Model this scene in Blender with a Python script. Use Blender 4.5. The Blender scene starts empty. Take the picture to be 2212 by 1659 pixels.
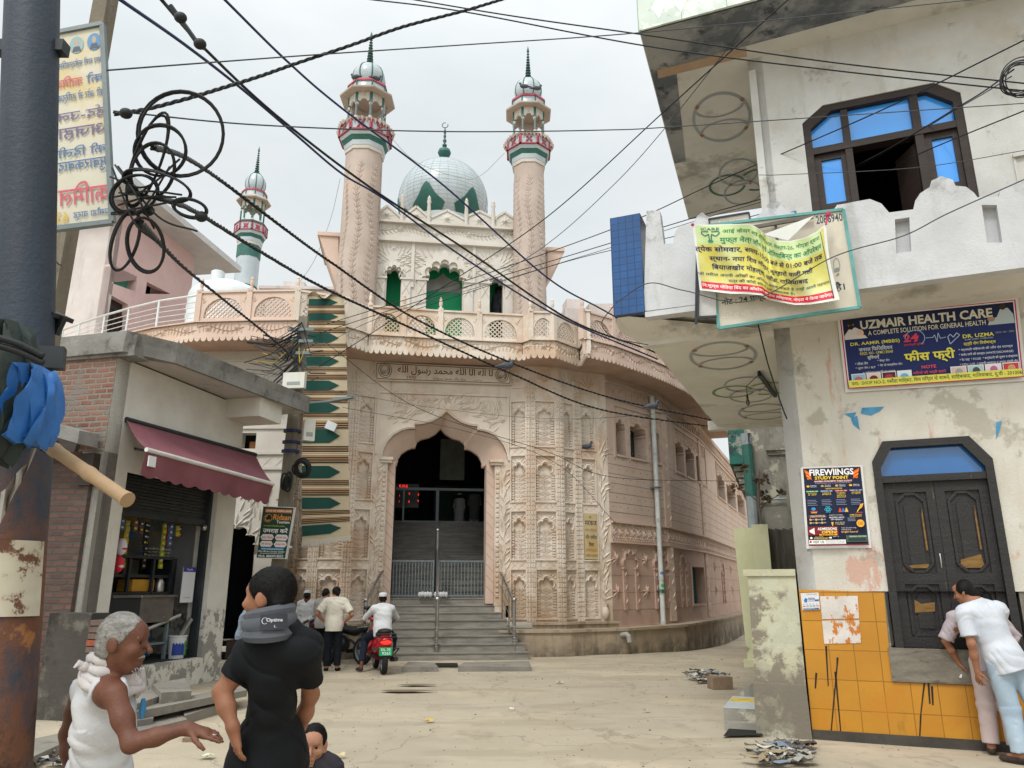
import bpy, math, random
import numpy as np
from math import sin, cos, pi, radians, sqrt, atan2
from mathutils import Vector, Matrix, Euler, noise as mnoise
from mathutils.geometry import tessellate_polygon
SC = bpy.context.scene
COL = SC.collection
random.seed(7)
# ------------------------------------------------------------------ camera
F = 1620.0; T = radians(15.2); CH = 1.68      # focal length in px of a 2212 px wide picture, pitch, eye height
cam = bpy.data.cameras.new('camera'); camo = bpy.data.objects.new('camera', cam); COL.objects.link(camo)
cam.sensor_width = 36; cam.lens = 36 * F / 2212; cam.clip_end = 2000; cam.clip_start = 0.05
camo.location = (0, 0, CH); camo.rotation_euler = (pi / 2 + T, 0, 0)
SC.camera = camo
# ------------------------------------------------------------------ light
SC.view_settings.view_transform = 'Standard'; SC.view_settings.look = 'None'
SC.view_settings.exposure = 0.22; SC.view_settings.gamma = 1
SUN_EL, SUN_AZ = radians(52), radians(205)     # hidden behind thin cloud, behind the photographer's left shoulder
w = bpy.data.worlds.new('World'); SC.world = w; w.use_nodes = True
nt = w.node_tree; nt.nodes.clear()
def wn(t, **k):
    n = nt.nodes.new(t)
    for a, b in k.items(): setattr(n, a, b)
    return n
wo = wn('ShaderNodeOutputWorld'); bg = wn('ShaderNodeBackground'); sky = wn('ShaderNodeTexSky', sky_type='NISHITA', sun_disc=False)
sky.sun_elevation = SUN_EL; sky.sun_rotation = SUN_AZ; sky.dust_density = 4; sky.air_density = 1.2
tc = wn('ShaderNodeTexCoord'); mp = wn('ShaderNodeMapping'); mp.inputs['Scale'].default_value = (1, 1, 2.4)
no = wn('ShaderNodeTexNoise'); no.inputs['Scale'].default_value = 2.6; no.inputs['Detail'].default_value = 7; no.inputs['Roughness'].default_value = .55
sep = wn('ShaderNodeSeparateXYZ')
r0 = wn('ShaderNodeMapRange'); r0.inputs[1].default_value = .3; r0.inputs[2].default_value = .75; r0.inputs[3].default_value = .94; r0.inputs[4].default_value = 1.1
# overcast brightness: low sky dimmer than the zenith, brightest round the veiled sun
el = wn('ShaderNodeMapRange'); el.inputs[1].default_value = .5; el.inputs[2].default_value = .92; el.inputs[3].default_value = 7.0; el.inputs[4].default_value = 9.5
dot = wn('ShaderNodeVectorMath', operation='DOT_PRODUCT')
dot.inputs[1].default_value = (cos(SUN_EL) * sin(SUN_AZ), cos(SUN_EL) * cos(SUN_AZ), sin(SUN_EL))
gl = wn('ShaderNodeMapRange'); gl.inputs[1].default_value = .25; gl.inputs[2].default_value = 1; gl.inputs[3].default_value = 0; gl.inputs[4].default_value = 9
ad = wn('ShaderNodeMath', operation='ADD'); mu = wn('ShaderNodeMath', operation='MULTIPLY')
cl = wn('ShaderNodeMix', data_type='RGBA'); cl.inputs[6].default_value = (.86, .96, 1, 1); cl.inputs[7].default_value = (1, 1, .985, 1)
sc_ = wn('ShaderNodeVectorMath', operation='SCALE'); mx = wn('ShaderNodeMix', data_type='RGBA'); mx.inputs[0].default_value = .93
L = nt.links.new
L(tc.outputs['Generated'], mp.inputs[0]); L(mp.outputs[0], no.inputs['Vector']); L(tc.outputs['Generated'], sep.inputs[0])
L(tc.outputs['Generated'], dot.inputs[0]); L(dot.outputs['Value'], gl.inputs[0])
L(sep.outputs['Z'], el.inputs[0]); L(no.outputs['Fac'], r0.inputs[0])
L(el.outputs[0], ad.inputs[0]); L(gl.outputs[0], ad.inputs[1]); L(ad.outputs[0], mu.inputs[0]); L(r0.outputs[0], mu.inputs[1])
L(no.outputs['Fac'], cl.inputs[0]); L(cl.outputs[2], sc_.inputs[0]); L(mu.outputs[0], sc_.inputs['Scale'])
L(sky.outputs[0], mx.inputs[6]); L(sc_.outputs[0], mx.inputs[7]); L(mx.outputs[2], bg.inputs[0]); bg.inputs[1].default_value = .11
L(bg.outputs[0], wo.inputs[0])
sl = bpy.data.lights.new('sun', 'SUN'); sl.energy = 1.4; sl.angle = radians(12); sl.color = (1, .97, .92)
so = bpy.data.objects.new('sun', sl); COL.objects.link(so); so.rotation_euler = (pi / 2 - SUN_EL, 0, -SUN_AZ + pi); so.location = (0, 0, 40)
# ------------------------------------------------------------------ picture-to-place helpers: rays cut with real planes
Z3 = Vector((0, 0, 1)); EYE = Vector((0, 0, CH))
def ray(u, v):
    x = (u - 1106) / F; y = (829.5 - v) / F
    return Vector((x, cos(T) - y * sin(T), sin(T) + y * cos(T)))
def atY(u, v, Y):
    d = ray(u, v); return EYE + d * (Y / d.y)
def atZ(u, v, z=0.0):
    d = ray(u, v); return EYE + d * ((z - CH) / d.z)
def atD(u, v, D):
    return EYE + ray(u, v) * D
class Fr:
    'vertical plane: origin, horizontal unit direction h, outward normal n'
    def __init__(s, o, h):
        s.o = Vector(o); s.h = Vector((h[0], h[1], 0)).normalized(); s.n = Vector((s.h.y, -s.h.x, 0))
    def P(s, a, z, d=0.0): return Vector((s.o.x, s.o.y, 0)) + s.h * a + Z3 * z + s.n * d
    def sz(s, u, v, d=0.0):
        r = ray(u, v); t = (s.o + s.n * d - EYE).dot(s.n) / r.dot(s.n); p = EYE + r * t
        return (p - s.o).dot(s.h), p.z
    def pt(s, u, v, d=0.0):
        a, z = s.sz(u, v, d); return s.P(a, z, d)
def hd(deg): return (sin(radians(deg)), cos(radians(deg)))     # heading from the view axis
# ------------------------------------------------------------------ materials
def srgb(h):
    if isinstance(h, str): h = [int(h[i:i + 2], 16) / 255 for i in (0, 2, 4)]
    return tuple((c / 12.92 if c <= .04045 else ((c + .055) / 1.055) ** 2.4) for c in h)
MATS = {}
def mat(name, c, c2=None, sc=3.0, rough=.8, bump=0.0, bsc=40.0, layers=(), metal=0.0, spec=.4, alpha=None, emit=None, lohi=(.35, .65), brick=None, wave=None, coat=0, sheen=0, trans=0, vor=None):
    if name in MATS: return MATS[name]
    m = bpy.data.materials.new(name); m.use_nodes = True; nt = m.node_tree; N = nt.nodes; K = nt.links.new
    b = N['Principled BSDF']; c = srgb(c)
    def node(t, **k):
        n = N.new(t)
        for a, v in k.items(): setattr(n, a, v)
        return n
    tc = node('ShaderNodeTexCoord'); geo = node('ShaderNodeNewGeometry')
    def noise(scale, detail=5, rg=.6, uv=False):
        mp = node('ShaderNodeMapping'); s3 = scale if isinstance(scale, tuple) else (scale,) * 3
        mp.inputs['Scale'].default_value = s3
        n = node('ShaderNodeTexNoise'); n.inputs['Scale'].default_value = 1; n.inputs['Detail'].default_value = detail; n.inputs['Roughness'].default_value = rg
        K(tc.outputs['UV' if uv else 'Object'] if uv else geo.outputs['Position'], mp.inputs[0]); K(mp.outputs[0], n.inputs['Vector']); return n.outputs['Fac']
    def rng(src, lo, hi, a=0, z=1):
        r = node('ShaderNodeMapRange'); K(src, r.inputs[0])
        for i, v in enumerate((lo, hi, a, z)): r.inputs[i + 1].default_value = v
        return r.outputs[0]
    def mix(fac, A, B):
        x = node('ShaderNodeMix', data_type='RGBA')
        for i, v in ((0, fac), (6, A), (7, B)):
            if hasattr(v, 'links'): K(v, x.inputs[i])
            else: x.inputs[i].default_value = v if i == 0 else (*v, 1)
        return x.outputs[2]
    cur = c; hgt = None
    if c2 is not None: cur = mix(rng(noise(sc), *lohi), c, srgb(c2))
    if brick:
        bt = node('ShaderNodeTexBrick'); K(tc.outputs['UV'], bt.inputs['Vector'])
        bt.inputs['Scale'].default_value = 1; bt.inputs['Brick Width'].default_value = brick['w']; bt.inputs['Row Height'].default_value = brick['h']
        bt.inputs['Mortar Size'].default_value = brick.get('m', .012); bt.inputs['Mortar Smooth'].default_value = .3; bt.offset = brick.get('off', .5)
        bt.inputs['Color1'].default_value = (*c, 1); bt.inputs['Color2'].default_value = (*srgb(brick['c2']), 1); bt.inputs['Mortar'].default_value = (*srgb(brick['mc']), 1)
        if brick.get('warp', 1):
            nz = node('ShaderNodeTexNoise'); nz.inputs['Scale'].default_value = 3; K(tc.outputs['UV'], nz.inputs['Vector'])
            sub = node('ShaderNodeVectorMath', operation='SUBTRACT'); K(nz.outputs['Color'], sub.inputs[0]); sub.inputs[1].default_value = (.5, .5, .5)
            sc2 = node('ShaderNodeVectorMath', operation='SCALE'); K(sub.outputs[0], sc2.inputs[0]); sc2.inputs['Scale'].default_value = brick.get('warp', .03)
            adv = node('ShaderNodeVectorMath', operation='ADD'); K(tc.outputs['UV'], adv.inputs[0]); K(sc2.outputs[0], adv.inputs[1]); K(adv.outputs[0], bt.inputs['Vector'])
        cur = mix(rng(noise(brick.get('ns', 6)), .35, .7, 0, .45), bt.outputs['Color'], srgb(brick['mc']))
        hgt = rng(bt.outputs['Fac'], 0, 1, 1, 0)
    if wave:
        wt = node('ShaderNodeTexWave', wave_type='BANDS', bands_direction=wave.get('dir', 'X')); wt.inputs['Scale'].default_value = wave['s']; wt.inputs['Distortion'].default_value = wave.get('dist', 2)
        wt.inputs['Detail'].default_value = 3; K(geo.outputs['Position'], wt.inputs['Vector'])
        cur = mix(rng(wt.outputs['Fac'], .2, .8), cur, srgb(wave['c'])) 
    if vor:                                                # crack lines
        vt = node('ShaderNodeTexVoronoi', feature='DISTANCE_TO_EDGE'); vt.inputs['Scale'].default_value = vor; va = node('ShaderNodeVectorMath', operation='MULTIPLY_ADD'); nz = node('ShaderNodeTexNoise'); nz.inputs['Scale'].default_value = 1.5; nz.inputs['Detail'].default_value = 5
        K(geo.outputs['Position'], nz.inputs['Vector']); K(nz.outputs['Color'], va.inputs[0]); va.inputs[1].default_value = (1.2,) * 3; K(geo.outputs['Position'], va.inputs[2]); K(va.outputs[0], vt.inputs['Vector']); cur = mix(rng(vt.outputs['Distance'], .002, .011, .42, 0), cur, srgb('5f5444'))
    for l in layers:                                       # (colour, scale, lo, hi[, options])
        o = l[4] if len(l) > 4 else {}
        q = (l[2] + l[3]) / 2; e = (l[3] - l[2]) * .3; f = rng(noise(l[1], o.get('det', 9), o.get('rg', .68)), q - e, q + e, 0, o.get('max', 1))
        if 'z' in o:                                       # rising damp, rain wash: tied to a height on the wall
            z = node('ShaderNodeSeparateXYZ'); K(geo.outputs['Position'], z.inputs[0])
            zz = node('ShaderNodeMath', operation='ADD'); K(z.outputs['Z'], zz.inputs[0]); K(rng(noise(o.get('zn', 3)), .3, .7, -o.get('zj', .2), o.get('zj', .2)), zz.inputs[1])
            g = rng(zz.outputs[0], o['z'][0], o['z'][1], 1, 0); mm = node('ShaderNodeMath', operation='MULTIPLY'); K(f, mm.inputs[0]); K(g, mm.inputs[1]); f = mm.outputs[0]
        cur = mix(f, cur, srgb(l[0]))
    if hasattr(cur, 'links'): K(cur, b.inputs['Base Color'])
    else: b.inputs['Base Color'].default_value = (*cur, 1)
    b.inputs['Roughness'].default_value = rough; b.inputs['Metallic'].default_value = metal; b.inputs['Specular IOR Level'].default_value = spec
    if coat: b.inputs['Coat Weight'].default_value = coat
    if sheen: b.inputs['Sheen Weight'].default_value = sheen
    if trans: b.inputs['Transmission Weight'].default_value = trans
    if alpha is not None: b.inputs['Alpha'].default_value = alpha
    if emit: b.inputs['Emission Color'].default_value = (*c, 1); b.inputs['Emission Strength'].default_value = emit
    if bump:
        src = noise(bsc, 6)
        if hgt is not None:
            a2 = node('ShaderNodeMath', operation='MULTIPLY_ADD'); K(src, a2.inputs[0]); a2.inputs[1].default_value = .5; K(hgt, a2.inputs[2]); src = a2.outputs[0]
        bp = node('ShaderNodeBump'); bp.inputs['Strength'].default_value = bump; bp.inputs['Distance'].default_value = .02
        K(src, bp.inputs['Height']); K(bp.outputs[0], b.inputs['Normal'])
    MATS[name] = m; return m
def ink(h):                                                # flat printing colour
    return mat('print_' + h, h, rough=.55, spec=.25, c2=None)
# ------------------------------------------------------------------ mesh builder
WM = {}
class MB:
    def __init__(s): s.v = []; s.f = []; s.mi = []; s.sm = []; s.mats = []; s.k = 0; s.smooth = False
    def m(s, mt):
        if mt not in s.mats: s.mats.append(mt)
        s.k = s.mats.index(mt); return s
    def add(s, vs, fs, smooth=None):
        b = len(s.v); s.v.extend([tuple(p) for p in vs])
        for f in fs: s.f.append([i + b for i in f]); s.mi.append(s.k); s.sm.append(s.smooth if smooth is None else smooth)
        return s
    def quad(s, a, b, c, d): return s.add([a, b, c, d], [(0, 1, 2, 3)])
    def hexa(s, p):                                        # 8 corners: bottom loop, top loop
        return s.add(p, [(0, 3, 2, 1), (4, 5, 6, 7), (0, 1, 5, 4), (1, 2, 6, 5), (2, 3, 7, 6), (3, 0, 4, 7)])
    def box(s, fr, s0, s1, z0, z1, d0, d1):
        P = fr.P; return s.hexa([P(s0, z0, d1), P(s1, z0, d1), P(s1, z0, d0), P(s0, z0, d0), P(s0, z1, d1), P(s1, z1, d1), P(s1, z1, d0), P(s0, z1, d0)])
    def abox(s, c, sx, sy, sz, rz=0):                      # box standing on c
        R = Matrix.Rotation(rz, 3, 'Z'); q = [(-1, -1), (1, -1), (1, 1), (-1, 1)]
        return s.hexa([Vector(c) + R @ Vector((a * sx / 2, b * sy / 2, z)) for z in (0, sz) for a, b in q])
    def bar(s, a, b, wd, hg, up=Z3):
        a = Vector(a); b = Vector(b); d = (b - a).normalized(); x = d.cross(up)
        if x.length < 1e-4: x = d.cross(Vector((1, 0, 0)))
        x.normalize(); y = x.cross(d)
        q = [(-1, -1), (1, -1), (1, 1), (-1, 1)]
        return s.hexa([p + x * (i * wd / 2) + y * (j * hg / 2) for p in (a, b) for i, j in q])
    def prism(s, fr, pts, d0, d1, caps=True):              # polygon (s,z) between two depths
        n = len(pts); vs = [fr.P(a, z, d1) for a, z in pts] + [fr.P(a, z, d0) for a, z in pts]
        fs = [(i, (i + 1) % n, n + (i + 1) % n, n + i) for i in range(n)]
        if caps:
            tr = tessellate_polygon([[Vector((a, z, 0)) for a, z in pts]])
            fs += [tuple(t) for t in tr] + [tuple(n + i for i in reversed(t)) for t in tr]
        return s.add(vs, fs, False)
    def wall(s, fr, outer, holes, d1, d0, back=False):     # face at depth d1 with openings whose reveals run to d0
        loops = [outer] + holes; flat = [p for l in loops for p in l]
        tr = tessellate_polygon([[Vector((a, z, 0)) for a, z in l] for l in loops])
        s.add([fr.P(a, z, d1) for a, z in flat], [tuple(t) for t in tr], False)
        if back: s.add([fr.P(a, z, d0) for a, z in flat], [tuple(t) for t in tr], False)
        for l in loops:
            n = len(l); s.add([fr.P(a, z, d1) for a, z in l] + [fr.P(a, z, d0) for a, z in l], [(i, (i + 1) % n, n + (i + 1) % n, n + i) for i in range(n)], False)
        return s
    def tube(s, pts, r, n=6, caps=True):
        pts = [Vector(p) for p in pts]; m = len(pts); vs = []; x = None
        for i, p in enumerate(pts):
            d = (pts[min(i + 1, m - 1)] - pts[max(i - 1, 0)])
            d = d.normalized() if d.length > 1e-9 else Vector((0, 0, 1))
            if x is None: x = d.cross(Z3 if abs(d.z) < .9 else Vector((1, 0, 0)))
            else: x = x - d * x.dot(d)
            if x.length < 1e-6: x = d.cross(Vector((.3, .5, .8)))
            x.normalize(); y = d.cross(x); rr = r[i] if isinstance(r, (list, tuple)) else r
            vs += [p + x * (rr * cos(2 * pi * k / n)) + y * (rr * sin(2 * pi * k / n)) for k in range(n)]
        fs = [(i * n + k, i * n + (k + 1) % n, (i + 1) * n + (k + 1) % n, (i + 1) * n + k) for i in range(m - 1) for k in range(n)]
        if caps: fs += [tuple(range(n))[::-1], tuple((m - 1) * n + k for k in range(n))]
        return s.add(vs, fs, n > 4)
    def lathe(s, c, prof, n=24, rot=0.0, smooth=True, sx=1.0):  # prof: (r, z)
        c = Vector(c); m = len(prof)
        vs = [c + Vector((sx * r * cos(rot + 2 * pi * k / n), r * sin(rot + 2 * pi * k / n), z)) for r, z in prof for k in range(n)]
        fs = [(i * n + k, i * n + (k + 1) % n, (i + 1) * n + (k + 1) % n, (i + 1) * n + k) for i in range(m - 1) for k in range(n)]
        return s.add(vs, fs + [tuple(range(n))[::-1], tuple((m - 1) * n + k for k in range(n))], smooth)
    def ell(s, c, r, n=14, m=8, R=None):
        c = Vector(c); r = (r, r, r) if not isinstance(r, (tuple, list)) else r; vs = []
        for i in range(m + 1):
            a = pi * i / m
            for k in range(n):
                p = Vector((r[0] * sin(a) * cos(2 * pi * k / n), r[1] * sin(a) * sin(2 * pi * k / n), r[2] * cos(a)))
                vs.append(c + (R @ p if R else p))
        return s.add(vs, [(i * n + k, (i + 1) * n + k, (i + 1) * n + (k + 1) % n, i * n + (k + 1) % n) for i in range(m) for k in range(n)], True)
    def grid(s, rows, smooth=True, close=False):           # list of rows of points
        n = len(rows[0]); e = n if close else n - 1
        return s.add([p for r in rows for p in r], [(i * n + k, i * n + (k + 1) % n, (i + 1) * n + (k + 1) % n, (i + 1) * n + k) for i in range(len(rows) - 1) for k in range(e)], smooth)
    def leaf(s, fr, a, z, ang, ln, wd, h, d=0.0, curl=0.0):  # raised carved leaf on a plane
        c, q = cos(ang), sin(ang); cx, cz = -q, c
        m1 = (a + c * ln * .45 + cx * curl, z + q * ln * .45 + cz * curl)
        tip = (a + c * ln + cx * curl * 2.2, z + q * ln + cz * curl * 2.2)
        l = (m1[0] + cx * wd, m1[1] + cz * wd); r = (m1[0] - cx * wd, m1[1] - cz * wd)
        return s.add([fr.P(a, z, d), fr.P(*l, d), fr.P(*tip, d), fr.P(*r, d), fr.P(*m1, d + h), fr.P(a, z, d + h * .6)], [(0, 5, 4, 1), (1, 4, 2), (2, 4, 3), (3, 4, 5, 0)], True)
    def star(s, fr, a, z, R, h, n=8, d=0.0, inner=.5):     # carved rosette
        vs = [fr.P(a, z, d + h)]
        for k in range(2 * n):
            rr = R if k % 2 == 0 else R * inner; t = pi * k / n + pi / 2
            vs.append(fr.P(a + rr * cos(t), z + rr * sin(t), d + (h * .8 if k % 2 == 0 and 0 else 0)))
        return s.add(vs, [(0, 1 + k, 1 + (k + 1) % (2 * n)) for k in range(2 * n)], False)
    def obj(s, name, parent=None, uvf=None, ang=35):
        me = bpy.data.meshes.new(name)
        if parent is not None:
            Mi = WM[parent.name].inverted(); W = WM[parent.name]
        else:
            if s.v:
                A = np.array(s.v); lo = A.min(0); hi = A.max(0); W = Matrix.Translation(((lo[0] + hi[0]) / 2, (lo[1] + hi[1]) / 2, lo[2]))
            else: W = Matrix()
            Mi = W.inverted()
        A = np.array(s.v, dtype=np.float64).reshape(-1, 3); M4 = np.array(Mi); A2 = A @ M4[:3, :3].T + M4[:3, 3]
        me.from_pydata(A2.tolist(), [], s.f)
        me.polygons.foreach_set('material_index', s.mi); me.polygons.foreach_set('use_smooth', s.sm)
        for mt in s.mats: me.materials.append(mt)
        if uvf is not None:
            ul = me.uv_layers.new(name='UVMap'); li = np.zeros(len(me.loops), dtype=np.int32); me.loops.foreach_get('vertex_index', li)
            D = A - np.array(uvf.o); uv = np.stack([D @ np.array(uvf.h), A[:, 2]], 1)[li]; ul.data.foreach_set('uv', uv.astype(np.float32).ravel())
        if any(s.sm) and ang: me.set_sharp_from_angle(angle=radians(ang))
        me.validate(); me.update()
        o = bpy.data.objects.new(name, me); COL.objects.link(o)
        if parent is not None: o.parent = parent
        else: o.matrix_world = W
        WM[o.name] = W
        return o
def tag(o, label, cat, group=None):
    o['label'] = label; o['category'] = cat; o['kind'] = 'thing'
    if group: o['group'] = group
    return o
def struct(o, label=None):
    o['kind'] = 'structure'
    if label: o['label'] = label
    return o
def thing(name, label, cat, loc=(0, 0, 0), group=None):
    o = bpy.data.objects.new(name, None); COL.objects.link(o); o.location = loc; o.empty_display_size = .2
    WM[o.name] = Matrix.Translation(loc); return tag(o, label, cat, group)
def dup(root, loc, rz=0.0, label=None, scale=None):        # a copy of a thing with copies of its parts
    r = root.copy(); COL.objects.link(r); r.location = loc; r.rotation_euler = (0, 0, rz)
    if scale: r.scale = (scale,) * 3
    if label: r['label'] = label
    for ch in list(root.children):
        c = ch.copy(); COL.objects.link(c); c.parent = r
        for g in list(ch.children):
            e = g.copy(); COL.objects.link(e); e.parent = c
    return r
# ------------------------------------------------------------------ lettering
TXT = {}
def text_geo(body, bold=0.0):
    k = (body, bold)
    if k not in TXT:
        cu = bpy.data.curves.new('lettering', 'FONT'); cu.body = body; cu.size = 1; cu.resolution_u = 2; cu.offset = bold; cu.fill_mode = 'FRONT'
        ob = bpy.data.objects.new('lettering', cu); COL.objects.link(ob)
        me = ob.to_mesh(); n = len(me.vertices); V = np.zeros(n * 3); me.vertices.foreach_get('co', V); V = V.reshape(-1, 3)[:, :2]
        fs = [tuple(p.vertices) for p in me.polygons]; ob.to_mesh_clear(); bpy.data.objects.remove(ob); bpy.data.curves.remove(cu)
        if n: lo = V.min(0); hi = V.max(0); V = (V - lo) / np.maximum(hi - lo, 1e-6)
        TXT[k] = (V, fs)
    return TXT[k]
def deva(t):                                               # no shaping engine: put the short-i sign before its consonant
    out = []
    for ch in t:
        if ch == 'ि' and out:
            j = len(out) - 1
            while j >= 2 and out[j - 1] == '्': j -= 2
            out.insert(j, ch)
        else: out.append(ch)
    return ''.join(out)
class Sheet:
    'printing on a surface: S(x, y, d) maps picture fractions (y down) to the place'
    def __init__(s, S): s.S = S; s.mb = MB(); s.d = .0012; s.step = .0005
    def nx(s): s.d += s.step; return s.d
    def rect(s, x0, y0, x1, y1, c, n=1):
        d = s.nx(); s.mb.m(ink(c)); k = max(1, n)
        rows = [[s.S(x0 + (x1 - x0) * i / k, y0 + (y1 - y0) * j / k, d) for i in range(k + 1)] for j in range(k + 1)]
        s.mb.grid(rows, False)
    def poly(s, pts, c):
        d = s.nx(); s.mb.m(ink(c)); tr = tessellate_polygon([[Vector((x, y, 0)) for x, y in pts]])
        s.mb.add([s.S(x, y, d) for x, y in pts], [tuple(t) for t in tr], False)
    def ell(s, x, y, rx, ry, c, n=18): s.poly([(x + rx * cos(2 * pi * k / n), y + ry * sin(2 * pi * k / n)) for k in range(n)], c)
    def line(s, pts, wd, c, asp=1.0):
        d = s.nx(); s.mb.m(ink(c))
        for (ax, ay), (bx, by) in zip(pts, pts[1:]):
            l = sqrt((bx - ax) ** 2 + ((by - ay) / asp) ** 2) or 1; nx_ = -((by - ay) / asp) / l * wd; ny_ = (bx - ax) / l * wd * asp
            s.mb.add([s.S(ax + nx_, ay + ny_, d), s.S(bx + nx_, by + ny_, d), s.S(bx - nx_, by - ny_, d), s.S(ax - nx_, ay - ny_, d)], [(0, 1, 2, 3)], False)
    def text(s, x0, y0, x1, y1, t, c, bold=0.0, mirror=False):
        V, fs = text_geo(deva(t), bold); d = s.nx(); s.mb.m(ink(c))
        if not len(V): return
        s.mb.add([s.S(x1 + (x0 - x1) * a if mirror else x0 + (x1 - x0) * a, y1 + (y0 - y1) * b, d) for a, b in V], fs, False)
def quadmap(TL, TR, BR, BL, flip=1):
    TL, TR, BR, BL = map(Vector, (TL, TR, BR, BL)); n = (TR - TL).cross(BL - TL).normalized() * -1
    if n.dot(EYE - TL) < 0: n = -n
    def S(x, y, d=0.0):
        return (TL * (1 - x) + TR * x) * (1 - y) + (BL * (1 - x) + BR * x) * y + n * d
    return S
def slab_from(S, t, mb, bx=0.0, n=1):                       # board of thickness t behind a mapped sheet
    q = [(-bx, -bx), (1 + bx, -bx), (1 + bx, 1 + bx), (-bx, 1 + bx)]
    mb.hexa([S(*q[3], 0), S(*q[2], 0), S(*q[2], -t), S(*q[3], -t), S(*q[0], 0), S(*q[1], 0), S(*q[1], -t), S(*q[0], -t)])
# ------------------------------------------------------------------ bodies: one continuous surface grown from blended limbs
class Body:
    def __init__(s, vox=.008, k=.03): s.p = []; s.vox = vox; s.k = k
    def cone(s, a, b, r0, r1, k=None, sub=False, flat=False): s.p.append(('c', np.array(a, float), np.array(b, float), r0, r1, s.k if k is None else k, sub, flat)); return s
    def chain(s, pts, rs, k=None, flat=False):
        for i in range(len(pts) - 1): s.cone(pts[i], pts[i + 1], rs[i], rs[i + 1], k, False, flat)
        return s
    def ell(s, c, r, R=None, k=None, sub=False): s.p.append(('e', np.array(c, float), np.array(r, float), np.array(R if R is not None else np.eye(3), float), None, s.k if k is None else k, sub, None)); return s
    def cut(s, pt, n): s.p.append(('h', np.array(pt, float), np.array(n, float), 0, 0, 0, False, None)); return s      # drop everything on the n side
    def warp(s, fn): s.p.append(('w', fn, None, 0, 0, 0, False, None)); return s
    def build(s):
        lo = np.full(3, 1e9); hi = -lo
        for q in s.p:
            if q[6] or q[0] in 'hw': continue
            if q[0] == 'c': r = max(q[3], q[4]); lo = np.minimum(lo, np.minimum(q[1], q[2]) - r); hi = np.maximum(hi, np.maximum(q[1], q[2]) + r)
            else: r = q[2].max(); lo = np.minimum(lo, q[1] - r); hi = np.maximum(hi, q[1] + r)
        h = s.vox; lo -= 3 * h; hi += 3 * h; n = np.ceil((hi - lo) / h).astype(int) + 1
        D = np.full(n, .2, dtype=np.float32); ax = [lo[i] + h * np.arange(n[i]) for i in range(3)]
        for kind, a, b, r0, r1, k, sub, flat in s.p:
            if kind in 'hw':
                X, Y, Zg = np.meshgrid(*ax, indexing='ij', sparse=True)
                if kind == 'h': D = np.maximum(D, ((X - a[0]) * b[0] + (Y - a[1]) * b[1] + (Zg - a[2]) * b[2]).astype(np.float32))
                else: D = D + a(X, Y, Zg).astype(np.float32)
                continue
            if kind == 'c': R = max(r0, r1); l = np.minimum(a, b) - R; u = np.maximum(a, b) + R
            else: R = b.max(); l = a - R; u = a + R
            pad = .05 + k; i0 = np.clip(np.floor((l - pad - lo) / h).astype(int), 0, n - 1); i1 = np.clip(np.ceil((u + pad - lo) / h).astype(int) + 1, 1, n)
            if (i1 <= i0).any(): continue
            X, Y, Zg = np.meshgrid(*[ax[i][i0[i]:i1[i]] for i in range(3)], indexing='ij', sparse=True)
            if kind == 'c':
                ba = b - a; L2 = max(ba @ ba, 1e-9); t0 = ((X - a[0]) * ba[0] + (Y - a[1]) * ba[1] + (Zg - a[2]) * ba[2]) / L2; t = np.clip(t0, 0, 1)
                d = np.sqrt((X - a[0] - t * ba[0]) ** 2 + (Y - a[1] - t * ba[1]) ** 2 + (Zg - a[2] - t * ba[2]) ** 2) - (r0 + (r1 - r0) * t)
                if flat: d = np.maximum(d, np.maximum(-t0, t0 - 1) * sqrt(L2))
            else:
                Q = r0; P = [Q[0][i] * (X - a[0]) + Q[1][i] * (Y - a[1]) + Q[2][i] * (Zg - a[2]) for i in range(3)]
                k0 = np.sqrt(sum((P[i] / b[i]) ** 2 for i in range(3))); k1 = np.sqrt(sum((P[i] / b[i] ** 2) ** 2 for i in range(3))) + 1e-6
                d = k0 * (k0 - 1) / k1
            sl = tuple(slice(i0[i], i1[i]) for i in range(3)); E = D[sl]; d = d.astype(np.float32)
            if sub:
                d = -d; hh = np.maximum(k - np.abs(E - d), 0) / max(k, 1e-6); D[sl] = np.maximum(E, d) + hh * hh * k / 4
            else:
                hh = np.maximum(k - np.abs(E - d), 0) / max(k, 1e-6); D[sl] = np.minimum(E, d) - hh * hh * k / 4
        return nets(D, lo, h)
    def obj(s, name, mt, parent=None, frame=None, fuzz=0):
        V, Fc = s.build()
        if frame is not None: M4 = np.array(frame); V = V @ M4[:3, :3].T + M4[:3, 3]
        mb = MB(); mb.m(mt if not isinstance(mt, list) else mt[0]); mb.v = V.tolist(); mb.f = Fc.tolist(); mb.mi = [0] * len(Fc); mb.sm = [True] * len(Fc)
        if fuzz:                                           # short hairs standing off the surface
            C_ = V[Fc].mean(1); N_ = np.cross(V[Fc[:, 1]] - V[Fc[:, 0]], V[Fc[:, 2]] - V[Fc[:, 0]]); N_ /= np.linalg.norm(N_, axis=1)[:, None] + 1e-9; cz = V.mean(0); R = random.Random(1)
            for i in range(len(Fc)):
                n_ = Vector(N_[i]); n_ = n_ if n_.dot(Vector(C_[i] - cz)) > 0 else -n_
                for _ in range(2): p = Vector(C_[i]); d = (n_ * .35 + Vector((R.uniform(-.4, .4), R.uniform(-.4, .4), R.uniform(-1.0, -.2)))).normalized() * fuzz * R.uniform(.5, 1.1); x = d.cross(Vector((R.random(), R.random(), R.random()))).normalized() * .0009; mb.add([p - x, p + x, p + d], [(0, 1, 2)])
        return mb.obj(name, parent, ang=0)
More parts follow.
